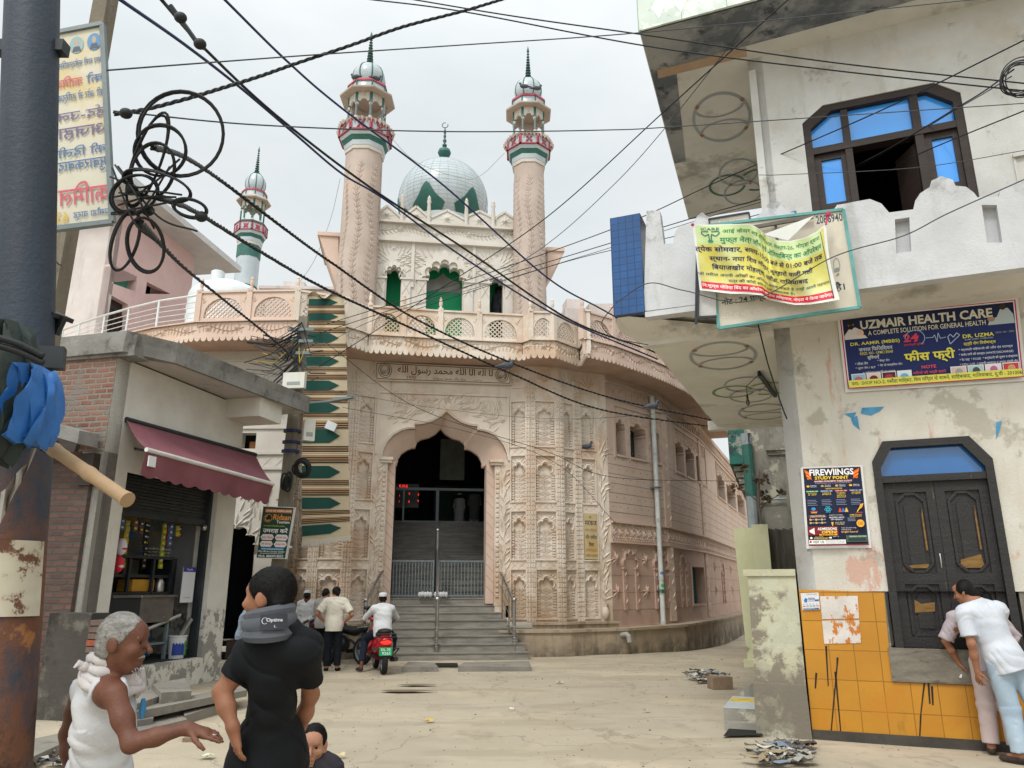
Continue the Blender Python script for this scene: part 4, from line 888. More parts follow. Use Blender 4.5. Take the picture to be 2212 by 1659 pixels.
# ------------------------------------------------------------------ minarets
def oct_ring(mb, c, r, z0, z1, r1=None, n=8, rot=pi / 8): mb.lathe(c, [(r, z0), (r if r1 is None else r1, z1)], n, rot, False)
def minaret(root, c, z0, zS, k, kind, kz=.74, sub=None):
    'c: foot on plan, z0 bottom, zS shaft top, k overall scale'
    c = Vector((c[0], c[1], 0)); cr = pi / 8
    if sub is None:
        holder = root
    mk = lambda mb, nm: mb.obj(nm, holder, ang=45)
    if sub is not None:
        mb = MB().m(pinkst)
    R0 = (.68 if kind == 'carved' else .62) * k; mb = MB().m(minst if kind == 'carved' else whitetile)
    mb.lathe(c, [(R0 * 1.05, z0), (R0 * .98, zS)], 8, cr, False)
    if kind == 'carved':
        rad = R0 * cos(pi / 8)
        for f in range(8):
            th = cr + pi / 8 + f * pi / 4 + pi / 8 * 0; th = f * pi / 4 + pi / 4
            nrm = Vector((cos(th), sin(th), 0)); 
            if nrm.y > .5: continue
            fr = Fr(c + nrm * (rad * 1.035), (-nrm.y, nrm.x)); 
            if fr.n.dot(nrm) < 0: fr = Fr(c + nrm * (rad * 1.035), (nrm.y, -nrm.x))
            z = z0 + .1; ph = f
            while z < zS - .5:
                sx = .06 * sin(ph); e = -.045 * (z - z0) / (zS - z0) - .004
                for da_, l in ((.5, .34), (-.5, .34), (1.15, .24), (-1.15, .24)): mb.leaf(fr, sx, z, pi / 2 + da_ + .3 * cos(ph), l, .036, .038, e, -.05 * (1 if da_ > 0 else -1))
                z += .2; ph += .5
    else:
        for f in range(8):
            th = cr + f * pi / 4
            for rr, (za, zb_) in ((R0 * 1.045, (z0, zS - 2.4 * k)),):
                p = c + Vector((cos(th) * R0 * 1.03, sin(th) * R0 * 1.03, 0)); mb.m(greenp).tube([p + Z3 * za, p + Z3 * zb_], .035 * k, 6)
        mb.m(greenp).lathe(c, [(R0 * 1.06, zS - 2.45 * k), (R0 * 1.06, zS - 2.38 * k)], 8, cr, False); mb.lathe(c, [(R0 * 1.03, zS - .7 * k), (R0 * 1.03, zS + .01)], 8, cr, False)
    shaft = mb.obj('minaret_shaft' if kind == 'carved' else 'shaft', root, ang=60)
    holder = shaft if kind == 'carved' else root
    mb = MB(); z = zS                                       # corbels, railing drum with red framed panels
    for r0, r1, h, m_ in ((1.04, 1.06, .16, palest), (1.08, 1.12, .22, whitetile), (1.13, 1.25, .2, greenp), (1.28, 1.36, .16, whitetile)):
        mb.m(m_).lathe(c, [(R0 * r0, z), (R0 * r1, z + h * kz)], 8, cr, False); z += h * kz
    hb = .5 * kz; mb.m(whitetile).lathe(c, [(R0 * 1.38, z), (R0 * 1.42, z + hb)], 8, cr, False)
    for f in range(8):
        th = f * pi / 4 + pi / 4; nrm = Vector((cos(th), sin(th), 0)); fr = Fr(c + nrm * (R0 * 1.41 * cos(pi / 8) + .0), (-nrm.y, nrm.x)); w_ = R0 * 1.4 * sin(pi / 8)
        if fr.n.dot(nrm) < 0: fr = Fr(c + nrm * (R0 * 1.41 * cos(pi / 8)), (nrm.y, -nrm.x))
        mb.m(redp)
        for q in ((-w_, -w_ + .05 * k, z, z + hb), (w_ - .05 * k, w_, z, z + hb), (-w_, w_, z, z + .05 * k), (-w_, w_, z + hb - .04 * k, z + hb)): mb.box(fr, *q, -.03, .025)
        for q in range(4): mb.leaf(fr, 0, z + hb * .5, pi / 4 + q * pi / 2, .22 * k, .05 * k, .02, .015)
        if kind != 'carved': mb.star(fr, 0, z + hb * .5, .16 * k, .03, 6, .01, .6)
    mk(mb, 'railing_drum'); z += hb
    mb = MB().m(minst if kind == 'carved' else greenp); mb.lathe(c, [(R0 * 1.44, z), (R0 * 1.48, z + .05), (R0 * 1.2, z + .2 * kz), (0.02, z + .2 * kz)], 8, cr, False)
    if kind == 'carved':
        for q in range(40):                                 # pointed fringe
            t0 = 2 * pi * q / 40; t1 = 2 * pi * (q + 1) / 40; tm = (t0 + t1) / 2
            rr = lambda t: R0 * 1.46 * cos(pi / 8) / cos(((t - pi / 8 - pi / 8) % (pi / 4)) - pi / 8) 
            P_ = lambda t, zz, e=0: c + Vector((cos(t) * (rr(t) + e), sin(t) * (rr(t) + e), zz))
            mb.add([P_(t0, z + .04), P_(t1, z + .04), P_(tm, z - .16 * k, .05), P_(tm, z + .02, .1)], [(0, 2, 3), (3, 2, 1), (0, 3, 1), (0, 1, 2)], False)
    mk(mb, 'hood'); z += .2 * kz
    mb = MB(); hc = 1.0 * kz                                 # open kiosk: columns, cusped arches
    for f in range(8):
        th = cr + f * pi / 4; p = c + Vector((cos(th) * R0 * .98, sin(th) * R0 * .98, 0)); mb.m(greym if kind == 'carved' else greenp).tube([p + Z3 * z, p + Z3 * (z + hc)], .045 * k, 8); mb.m(palest).tube([p + Z3 * z, p + Z3 * (z + .12)], .07 * k, 8)
        mb.m(greenp).box(Fr(p, (-sin(th), cos(th))), -.05 * k, .05 * k, z + hc - .1 * kz, z + hc + .55 * kz, -.03, .03)
    mk(mb, 'kiosk_columns')
    mb = MB().m(palest)
    for f in range(8):
        th = f * pi / 4 + pi / 4; nrm = Vector((cos(th), sin(th), 0)); rad = R0 * .98 * cos(pi / 8); fr = Fr(c + nrm * rad, (-nrm.y, nrm.x)); w_ = R0 * .98 * sin(pi / 8)
        fo_ = foil(0, w_ * 1.1, z + hc - .3 * kz, .36 * kz, 3); mb.wall(fr, [(-w_, z + hc - .35 * kz)] + fo_ + [(w_, z + hc - .35 * kz), (w_, z + hc + .55 * kz), (-w_, z + hc + .55 * kz)], [], .02, -.04, True)
        mb.leaf(fr, 0, z + hc + .12 * kz, pi / 2, .3 * k, .06 * k, .03, .02)
    mk(mb, 'kiosk_arches'); z += hc + .5 * kz
    mb = MB().m(minst); mb.lathe(c, [(R0 * .9, z - .1), (R0 * 1.5, z - .12 * kz), (R0 * 1.52, z - .05 * kz), (R0 * 1.1, z + .16 * kz)], 8, cr, False)
    mk(mb, 'kiosk_eave'); z += .16 * kz
    mb = MB().m(whitetile); mb.lathe(c, [(R0 * 1.1, z), (R0 * 1.06, z + .28 * kz)], 8, cr, False); mb.m(redp).lathe(c, [(R0 * 1.14, z + .28 * kz), (R0 * 1.1, z + .4 * kz)], 8, cr, False); mb.m(greenp)
    for f in range(8): th = cr + f * pi / 4; p = c + Vector((cos(th) * R0 * 1.08, sin(th) * R0 * 1.08, 0)); mb.tube([p + Z3 * z, p + Z3 * (z + .28 * kz)], .03 * k, 6)
    mb.m(whitetile).lathe(c, [(R0 * 1.0, z + .4 * kz), (R0 * .72, z + .5 * kz)], 16, 0, True)
    mk(mb, 'drum'); z += .46 * kz
    Rd = R0 * .88; mb = MB().m(whitetile); pr = [(r_ * Rd, h_ * kz) for r_, h_ in ((.66, 0), (.86, .14), (.98, .34), (1, .52), (.95, .72), (.8, .93), (.56, 1.1), (.3, 1.2), (.2, 1.26))]
    mb.lathe(c + Z3 * z, pr, 28, 0, True)
    for f in range(8):
        th = f * pi / 4 + pi / 4 + pi / 8; mb.m(greenp).tube([c + Vector((cos(th) * r * 1.005, sin(th) * r * 1.005, z + q)) for r, q in pr], .026 * k, 6)
    mb.m(mat('tile_joint', 'a4aeb1')).m(mat('tile_joint', 'a4aeb1'))
    for r, q in [(np.interp(t, [p[1] for p in pr], [p[0] for p in pr]), t) for t in np.linspace(.1, 1.15, 9) * kz]: mb.lathe(c + Z3 * z, [(r * 1.003, q - .004), (r * 1.006, q), (r * 1.003, q + .004)], 28)
    mk(mb, 'onion_dome'); z += 1.26 * kz
    mb = MB().m(bronze); pr = [(.2 * k, 0), (.1 * k, .08 * kz)]; zz = .08 * kz
    for i in range(9): r = (.13 - .009 * i) * k; h = .15 * kz; pr += [(r * .35, zz + .02 * k), (r, zz + h * .45), (r, zz + h * .6), (r * .35, zz + h)]; zz += h
    pr += [(.06 * k, zz + .08 * k), (.004, zz + .4 * kz)]; mb.lathe(c + Z3 * z, pr, 12); mk(mb, 'finial')
    return z + zz
def footY(u, v, Y): p = atY(u, v, Y); return (p.x, p.y)
cL = footY(779, 480, 21.2); zSL = atY(778, 318, 20.6).z
minaret(mosque, cL, ZB + .42, zSL, .88, 'carved', .72)
cR = footY(1143, 500, 21.9); zSR = atY(1142, 345, 21.3).z
minaret(mosque, cR, ZB + .42, zSR, .78, 'carved', .72)
R_ = 0; rearm = thing('minaret', 'slim white and green tiled minaret far behind the terrace railing', 'minaret', (*footY(531, 560, 38), 8.2))
minaret(rearm, footY(545, 560, 38) if 0 else footY(536, 560, 38), 8.0, atY(536, 524, 37.4).z, 1.0, 'tiled', .95)
# ------------------------------------------------------------------ main dome
DC = atY(957, 441, 25.2); Rm = 1.66
mb = MB().m(whitetile); prof = []
for i in range(25): a = -.62 + (pi / 2 + .5) * i / 24; prof.append((Rm * cos(a) * (1 if a < .9 else 1), Rm * sin(a) * 1.02)) if a < 1.45 else None
prof.append((.16, Rm * 1.04)); mb.lathe(DC, [(Rm * .84, -2.2), (Rm * .84, prof[0][1])] + prof, 48, 0, True)
mb.m(mat('tile_joint', 'a4aeb1'))
for k in range(32):
    th = 2 * pi * k / 32; mb.tube([DC + Vector((r * 1.001 * cos(th), r * 1.001 * sin(th), z)) for r, z in prof], .006, 4, False)
for r, z in prof[1:22]: mb.lathe(DC, [(r * 1.0, z - .006), (r + .006, z), (r * 1.0, z + .006)], 48)
dome = mb.obj('main_dome', mosque, ang=60)
for k in range(6):                                          # dark green petals
    th0 = -pi / 2 - .27 + k * pi / 3; rows = []
    for i in range(15):
        t = i / 14; a = -.62 + .64 * t; s_ = max(0, (t - .3) / .7); hw = .42 * (1 - s_) ** .9 * (1 - .28 * sin(pi * s_)) if t > .3 else .42 * (.8 + .2 * t / .3)
        rows.append([DC + Vector((Rm * 1.012 * cos(a) * cos(th0 + hw * j), Rm * 1.012 * cos(a) * sin(th0 + hw * j), Rm * 1.035 * sin(a))) for j in (-1, -.5, 0, .5, 1)])
    MB().m(greenp).grid(rows).obj('dome_petal', dome)
mb = MB().m(greenp); zt_ = DC + Z3 * (Rm * .98)
mb.lathe(zt_, [(.4, -.02), (.3, .08), (.17, .16), (.11, .3), (.2, .4), (.25, .52), (.22, .64), (.12, .72), (.06, .75)], 20)
mb.m(bronze); pr = []; zz = .75
for i in range(3): r = .09 - .018 * i; pr += [(.03, zz), (r, zz + .08), (r, zz + .12), (.03, zz + .19)]; zz += .2
mb.lathe(zt_, pr + [(.05, zz + .05), (.01, zz + .3)], 12)
cc = zt_ + Z3 * (zz + .38)
mb.grid([[cc + Vector(((.11 + e) * cos(t), 0, (.11 + e) * sin(t))) for t in np.linspace(1.3, 1.3 + pi * 1.75, 20)] for e in (-.018, .018)], False); mb.star(Fr(cc, (1, 0)), 0, 0, .06, .02, 5)
mb.obj('dome_finial', dome)
# ------------------------------------------------------------------ road
road = mat('dusty_concrete_road', 'aca18d', '9c917d', .7, .92, .35, 45, vor=.42, layers=[('c3b49d', .35, .45, .7, {'max': .7}), ('867b69', (1.3, .7, 1), .52, .72, {'max': .6}), ('968a76', (.25, .9, 1), .5, .6, {'max': .6}), ('7d705f', 6, .62, .78, {'max': .35})])
mb = MB().m(road); xs = sorted(set(list(np.arange(-14, 14.01, .5)) + [-400, -60, -25, 25, 60, 400])); ys = sorted(set(list(np.arange(-2, 34.01, .5)) + [-200, -30, 45, 80, 400]))
mb.grid([[Vector((x, y, gz(x, y) + .018 * mnoise.noise(Vector((x * .35, y * .35, 0))))) for x in xs] for y in ys], True)
gr = MB(); R = random.Random(6)                         # grit and pebbles on the concrete
gm = [mat('grit_' + c, c) for c in ('8f8472', '6d6557', 'a89c88', '554e44')]
for k in range(2600):
    x, y = R.uniform(-6, 6.5), R.uniform(3, 22); s_ = R.uniform(.004, .013) * (1.8 if R.random() < .06 else 1); p = Vector((x, y, gz(x, y) + .018 * mnoise.noise(Vector((x * .35, y * .35, 0))) + s_ * .4)); gr.m(gm[k % 4])
    q = [p + Vector((s_ * R.uniform(.6, 1.3) * cos(t), s_ * R.uniform(.6, 1.3) * sin(t), -s_ * .4)) for t in (0, 1.6, 3.1, 4.7)]; gr.add(q + [p + Z3 * s_ * .5], [(0, 1, 4), (1, 2, 4), (2, 3, 4), (3, 0, 4)], False)
o = tag(gr.obj('grit'), 'fine grit and pebbles strewn over the dusty road', 'grit'); o['kind'] = 'stuff'
struct(mb.obj('road', ang=0), 'dusty pale concrete road filling the street junction')
# ------------------------------------------------------------------ right-hand corner building
C0 = Vector((3.48, 9.44, 0)); GF = Fr(C0, (cos(radians(22)), -sin(radians(22)))); GS = Fr(C0, (-sin(radians(22)), -cos(radians(22))))
wwall = mat('weathered_white_wall', 'c8c8c5', 'bab9b4', 1.6, .9, .25, 40, layers=[('a8a397', (3, 3, .7), .5, .75, {'max': .6}), ('85827a', 2.2, .56, .68, {'max': .65}), ('5f5d57', 7, .64, .72, {'max': .5}), ('b9a98e', .9, .52, .7, {'max': .4})])
cwall = mat('stained_cream_wall', 'cac6bd', 'bcb6a9', 1.3, .9, .3, 40, layers=[('b9ae98', (2.5, 2.5, .5), .5, .72, {'max': .6}), ('bd8f7c', (2.4, 2.4, 1.4), .53, .6, {'max': .75, 'z': (2.4, 2.9), 'zj': .5}), ('b98d7b', (3.5, 3.5, .6), .6, .68, {'max': .7}), ('8b8780', 2.1, .62, .66, {'max': .8, 'z': (2.2, 2.6)}), ('9b9688', 1.9, .54, .62, {'max': .7}), ('6d675d', (7, 7, 2), .62, .7, {'max': .7}), ('5d564c', 9, .7, .78)])
gwall = mat('bare_grey_plaster', '8f8b80', '77736a', 2, .95, .4, 30, layers=[('55524b', (2, 2, .8), .5, .7, {'max': .7}), ('b7b29f', 1.7, .55, .62, {'max': .8}), ('3c3a36', 3, .62, .75, {'max': .6})])
soff = mat('painted_soffit', 'd6d4cb', 'cbc8bd', 1.2, .9, .1, 30, layers=[('8f8876', 1.1, .56, .75, {'max': .6})])
stsoff = mat('mouldy_soffit', 'd3d0c8', 'c5c2b9', 1.5, .9, .15, 30, layers=[('86837c', .8, .52, .68, {'max': .7}), ('6a6862', 2.6, .62, .74, {'max': .6})])
bwood = mat('dark_brown_timber', '33261f', '271d18', (3, 3, 25), .6, .3, 60, layers=[('5a4636', (20, 20, 3), .62, .75, {'max': .5})])
blackwood = mat('worn_black_timber', '1f1d1c', '292624', (4, 4, 30), .55, .35, 50, layers=[('6b5638', (14, 14, 2.2), .66, .72, {'max': .8}), ('8a6a34', (5, 5, 5), .7, .73)])
blueg = mat('blue_film_glass', '3f9bf0', '3a8fe2', .7, .12, 0, spec=.7, emit=None)
blued = mat('blue_fanlight_glass', '0f62a6', '0d5894', 1.5, .08, 0, spec=.8)
bt = mat('blue_glazed_tile', '184a80', '154274', 3, .25, .1, 20, brick=dict(w=.1, h=.1, off=0, m=.006, c2='1b4f88', mc='0f2f52', warp=.004, ns=2))
ytile = mat('ochre_glazed_tile', 'c08728', 'b47c22', 2, .35, .15, 30, brick=dict(w=.27, h=.325, m=.006, c2='b87f24', mc='8a5c14', warp=.01, ns=.6, off=0), layers=[('8a6424', (9, 9, 2), .55, .75, {'z': (.3, .75), 'max': .7}), ('b4741c', 1.5, .5, .7, {'max': .6}), ('5c4420', 25, .7, .76, {'max': .6})])
house = thing('corner_building', 'white two storey corner building with a blue tiled balcony pier and ochre tiled base', 'building', C0)
LW_, HT = 7.0, 9.2
dz0, dz1_ = 1.02, 3.4; ds0, ds1 = .98, 2.24
dol = [(ds0, dz0), (ds1, dz0), (ds1, 3.12), (ds1 - .2, dz1_), (ds0 + .14, dz1_), (ds0, 3.16)]
wol = [(.64, 5.2), (2.58, 5.2), (2.58, 7.94), (2.3, 8.17), (.93, 8.19), (.64, 7.97)]
mb = MB().m(cwall); mb.wall(GF, [(0, 1.64), (LW_, 1.64), (LW_, 5.1), (0, 5.1)], [[(ds0, 1.64), (ds1, 1.64)] + dol[2:]], 0, -.25)
mb.m(wwall).wall(GF, [(0, 5.1), (LW_, 5.1), (LW_, HT), (0, HT)], [wol], 0, -.3)
mb.m(gwall).wall(GF, [(0, -.3), (LW_, -.3), (LW_, 1.64), (ds1 + .04, 1.64), (ds1 + .04, dz0 - .0), (ds0 - .04, dz0 - .0), (ds0 - .04, 1.64), (0, 1.64)], [], -.02, -.25)
mb.m(wwall); f2 = GS; mb.wall(GS, [(-9, -.3), (0, -.3), (0, HT), (-9, HT)], [], 0, -.2)
mb.wall(Fr(GF.P(LW_, 0), (-GS.h.x, -GS.h.y)), [(0, -.3), (9, -.3), (9, HT), (0, HT)], [], 0, -.2); mb.wall(Fr(GS.P(-9, 0), (-GF.h.x, -GF.h.y)), [(-LW_, -.3), (0, -.3), (0, HT), (-LW_, HT)], [], 0, -.2)
mb.obj('wall', house)
mb = MB().m(ytile); mb.wall(GF, [(0, .1), (LW_, .1), (LW_, 1.63), (ds1 + .1, 1.63), (ds1 + .1, .66), (ds0 - .08, .66), (ds0 - .05, 1.63), (0, 1.66)], [], .03, -.02); tl_ = mb.obj('tiled_dado', house, GF)
mb = MB().m(mat('dark_damp_kerb', '4a463f', '3a3732', 3, .95, .4, 25)); mb.box(GF, 0, LW_, -.3, .1, -.02, .05); mb.obj('base_course', house)
# black drips down the tiles, scraps of paper
mb = MB().m(mat('black_tar_drip', '14120f', '1a1713', 5, .3))
def c7(x, y): return 1612.8 + .47923 * x, 864 + .47923 * y
for pts in ([(358, 1108), (362, 1180), (368, 1290)], [(410, 1160), (408, 1195), (398, 1300), (378, 1530)], [(400, 1225), (410, 1340), (428, 1535)], [(806, 1243), (796, 1320), (785, 1420), (778, 1570)], [(818, 1255), (826, 1370)], [(835, 1290), (840, 1375)], [(314, 1230), (310, 1300)]):
    for q in range(len(pts) - 1):
        w0 = .011 if q == 0 else .008; P0, P1 = GF.sz(*c7(*pts[q]), .034), GF.sz(*c7(*pts[q + 1]), .034); mb.add([GF.P(P0[0] - w0, P0[1], .034), GF.P(P0[0] + w0, P0[1], .034), GF.P(P1[0] + w0 * .7, P1[1], .034), GF.P(P1[0] - w0 * .7, P1[1], .034)], [(0, 1, 2, 3)])
mb.obj('tar_drips', tl_)
torn = mat('torn_paper', 'cfc9c2', 'bdb6ae', 4, .85, .2, 40, layers=[('b8702c', (9, 9, 5), .52, .58), ('7fa6c0', 6, .66, .7, {'max': .7})])
def patch(pts, m_, d, nm, par, cv=c7):
    mb = MB().m(m_); P_ = [GF.sz(*cv(*p), d) for p in pts]; mb.prism(GF, P_[::-1], d - .008, d); return mb.obj(nm, par)
patch([(330, 885), (500, 883), (507, 985), (340, 988)], torn, .038, 'torn_poster', tl_); patch([(340, 995), (508, 993), (517, 1096), (350, 1099)], torn, .038, 'torn_poster', tl_)
scr = mat('blue_paper_scrap', '4f93b8', '3f7ea3', 6, .8)
for P_ in ([(440, 62), (495, 55), (480, 85)], [(470, 85), (498, 70), (510, 135), (480, 110)], [(520, 35), (620, 30), (600, 50), (560, 70), (515, 60)], [(1125, 100), (1150, 95), (1140, 140), (1125, 175)]): patch(P_, scr, .008, 'paper_scrap', house)
sill = mat('rough_threshold_stone', '7f786c', '6b655a', (4, 4, 14), .95, .6, 18, layers=[('4d4840', (5, 5, 16), .55, .7, {'max': .7})])
mb = MB().m(sill); mb.box(GF, ds0 - .08, LW_ * .5, .66, 1.02, -.25, .06); mb.obj('threshold', house)
# ---- door
mb = MB().m(blackwood)
def frame(mb, fr, ol, th, d0, d1, cx, cz):
    inn_ = [(a + (th if a < cx else -th), z + (th if z < cz else -th) * (0 if z < cz else 1)) for a, z in ol]; n = len(ol)
    vs = [fr.P(a, z, d) for l, d in ((ol, d0), (ol, d1), (inn_, d1), (inn_, d0)) for a, z in l]
    mb.add(vs, [(k * n + i, k * n + (i + 1) % n, ((k + 1) % 4) * n + (i + 1) % n, ((k + 1) % 4) * n + i) for k in range(4) for i in range(n)], False)
frame(mb, GF, dol, .085, -.2, .03, (ds0 + ds1) / 2, 2); mb.box(GF, ds0 + .08, ds1 - .08, 2.9, 2.98, -.2, .0)
dr = mb.obj('door_frame', house)
mb = MB().m(blued); mb.prism(GF, [(ds0 + .085, 2.98), (ds1 - .085, 2.98), (ds1 - .085, 3.09), (ds1 - .24, 3.31), (ds0 + .2, 3.31), (ds0 + .085, 3.11)], -.1, -.08); mb.obj('fanlight', dr)
gold = mat('bare_wood_patch', '846432', '66491f', (6, 6, 30), .7, .2, 40)
dm = (ds0 + ds1) / 2
for a, b in ((ds0 + .085, dm), (dm + .004, ds1 - .085)):
    mb = MB().m(blackwood); mb.box(GF, a, b, dz0, 2.9, -.14, -.09)
    for q in ((a, a + .1), (b - .09, b)): mb.box(GF, *q, dz0, 2.9, -.09, -.06)
    for z in (dz0, 1.72, 2.78): mb.box(GF, a + .1, b - .09, z, z + .12, -.09, -.06)
    for z0, z1, low in ((1.86, 2.76, 1), (1.16, 1.7, 0)):
        x0, x1 = a + .13, b - .12; k = .09; P_ = [(x0, z0 + (k if low else 0)), (x0 + (k if low else 0), z0), (x1 - (k if low else 0), z0), (x1, z0 + (k if low else 0)), (x1, z1 - k), (x1 - k, z1), (x0 + k, z1), (x0, z1 - k)]
        for i in range(8):
            if (Vector(P_[i]) - Vector(P_[(i + 1) % 8])).length > .01: mb.bar(GF.P(*P_[i], -.08), GF.P(*P_[(i + 1) % 8], -.08), .03, .035, GF.n)
        mb.prism(GF, [(x0 + .07, z0 + .07), (x1 - .07, z0 + .07), (x1 - .07, z1 - .14), (x1 - .12, z1 - .08), (x0 + .12, z1 - .08), (x0 + .07, z1 - .14)], -.1, -.07)
    lf = mb.obj('door_leaf', house)
    mb = MB().m(gold); mb.prism(GF, [(a + .15, 1.9), (b - .15, 1.9), (b - .17, 2.0 + (.05 if a > dm else -.05)), (a + .16, 1.99 - (.06 if a < dm else 0))], -.075, -.066); mb.prism(GF, [(a + .17, 1.4), (b - .17, 1.42), (b - .16, 1.52), (b - .3, 1.5), (a + .18, 1.55)], -.075, -.066)
    mb.prism(GF, [(b - .17, 2.1), (b - .15, 2.1), (b - .155, 2.6), (b - .17, 2.5)], -.07, -.066); mb.obj('worn_patches', lf)
mb = MB().m(steel); mb.tube([GF.P(dm - .04, 1.9, -.05), GF.P(dm - .04, 2.0, -.03), GF.P(dm - .04, 2.06, -.05)], .008, 6); mb.obj('handle', dr)
# ---- upper window
mb = MB().m(bwood); wx = [.64, 1.05, 1.1, 1.93, 2.0, 2.58]; frame(mb, GF, wol, .1, -.22, -.02, 1.6, 6.5)
c1, c2, c3, c4 = 1.14, 1.23, 1.99, 2.09; zt1 = 7.52
for q in ((c1, c2), (c3, c4)): mb.box(GF, *q, 5.2, 8.08, -.2, -.04)
mb.box(GF, .7, 2.5, zt1 - .05, zt1 + .05, -.21, -.03)
win = mb.obj('upper_window', house)
mb = MB().m(blueg)
for P_ in ([(.74, zt1 + .05), (c1, zt1 + .05), (c1, 8.09), (.97, 8.09), (.74, 7.92)], [(c2, zt1 + .05), (c3, zt1 + .05), (c3, 8.07), (c2, 8.08)], [(c4, zt1 + .05), (2.48, zt1 + .05), (2.48, 7.89), (2.26, 8.07), (c4, 8.07)], [(.83, 6.72), (1.1, 6.72), (1.1, 7.4), (.83, 7.4)], [(2.15, 6.72), (2.42, 6.72), (2.42, 7.4), (2.15, 7.4)]): mb.prism(GF, P_, -.13, -.115)
mb.obj('blue_panes', win)
mb = MB().m(bwood)
for a, b in ((.74, c1), (c4, 2.48)):
    for q in ((a, a + .09), (b - .06, b)): mb.box(GF, *q, 5.2, zt1 - .05, -.14, -.08)
    for z0, z1 in ((7.38, 7.47), (6.6, 6.72), (6.2, 6.28), (5.2, 5.5)): mb.box(GF, a, b, z0, z1, -.145, -.085)
    mb.box(GF, a, b, 5.5, 6.6, -.13, -.11)
mb.obj('window_leaf', win)
fo_ = Fr(GF.P(c3, 0, -.15), (GF.h.x * .35 - GF.n.x, GF.h.y * .35 - GF.n.y)); fo_ = Fr(GF.P(c3, 0, -.15), (-GF.h.x * .5 - GF.n.x, -GF.h.y * .5 - GF.n.y))
mb = MB().m(bwood); mb.box(fo_, 0, .42, 5.3, 7.4, -.02, .02)
for z in (5.4, 6.1, 6.9): mb.box(fo_, .05, .37, z, z + .45, .02, .03)
mb.obj('open_shutter', win)
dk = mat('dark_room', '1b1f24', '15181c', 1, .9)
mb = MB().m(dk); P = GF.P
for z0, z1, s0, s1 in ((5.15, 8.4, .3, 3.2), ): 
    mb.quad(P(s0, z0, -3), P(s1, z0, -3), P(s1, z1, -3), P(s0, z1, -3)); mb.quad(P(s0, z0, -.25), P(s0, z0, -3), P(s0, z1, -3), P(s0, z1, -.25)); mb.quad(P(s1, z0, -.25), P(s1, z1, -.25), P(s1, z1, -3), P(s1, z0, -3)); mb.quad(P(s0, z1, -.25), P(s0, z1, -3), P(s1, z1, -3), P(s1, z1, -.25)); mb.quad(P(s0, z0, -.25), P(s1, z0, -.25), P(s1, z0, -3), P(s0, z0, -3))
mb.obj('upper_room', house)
mb = MB().m(wwall)                                         # plaster edge round the window, cracks, ledge
mb.box(GF, .0, .1, 5.1, 9.0, 0, .025); mb.bar(GF.P(.1, 7.1, .03), GF.P(.1, 5.2, .03), .012, .012); mb.box(GF, 3.0, 3.5, 6.86, 6.9, 0, .05); mb.box(GF, 3.0, 3.03, 6.5, 6.86, 0, .02)
mb.obj('plaster_edging', house)
# ---- roof slab
mb = MB().m(stsoff); q = [P(-1.35, 0, 1.18), P(LW_, 0, 1.12), P(LW_, 0, -5), P(-1.62, 0, -4.7)]
mb.hexa([v + Z3 * HT for v in q] + [v + Z3 * (HT + .16) for v in q])
rs = mb.obj('roof_slab', house)
mb = MB().m(mat('black_mould_soffit', '9b9b98', '85878a', 1, .95, .2, 30, layers=[('4b5158', .9, .42, .62, {'max': .85}), ('35383c', 2.4, .56, .66, {'max': .8})]))
for k, q in enumerate(((P(-1.33, 0, 1.16), P(LW_, 0, 1.1), P(LW_, 0, .55), P(-1.2, 0, .3)), (P(-1.34, 0, 1.1), P(-1.0, 0, .3), P(-1.3, 0, -2.4), P(-1.5, 0, -2.4)))): mb.hexa([v + Z3 * (HT - .012 + .005 * k) for v in q] + [v + Z3 * (HT + .01 + .005 * k) for v in q])
mb.m(mat('tan_plaster_band', 'b39a82', 'a48a72', 3, .9)).hexa([v + Z3 * (HT - .024) for v in (P(-1.28, 0, .3), P(0, 0, .3), P(0, 0, .12), P(-1.3, 0, .12))] + [v + Z3 * (HT + .02) for v in (P(-1.28, 0, .3), P(0, 0, .3), P(0, 0, .12), P(-1.3, 0, .12))]); mb.obj('mould_band', rs)
ptile = mat('patterned_parapet_tile', 'c3cdc4', 'b4c0b6', 3, .5, .1, 30, layers=[('d3dcd2', 4, .5, .56), ('7f9a86', 7, .6, .66, {'max': .7})])
mb = MB().m(ptile); mb.box(GF, -1.36, LW_, HT + .0, HT + 1.1, 1.12, 1.21); mb.box(Fr(P(-1.36, 0, 1.2), -GS.h), -.0, 5.5, HT + .16, HT + 1.1, -.0, .09)
for k in range(14): mb.m(mat('tile_seam', '8fa08f')).box(GF, -1.36 + .6 * k, -1.35 + .6 * k, HT, HT + 1.1, 1.2, 1.213)
for k in range(26):                                        # leaf motif on the tiles
    mb.m(mat('tile_motif', 'dfe6dc')); c = -1.06 + .3 * k
    for r in (0, 1): mb.prism(GF, [(c, HT + .1 + .5 * r), (c + .1, HT + .3 + .5 * r), (c, HT + .5 + .5 * r), (c - .1, HT + .3 + .5 * r)], 1.2, 1.214)
mb.obj('roof_parapet', house)
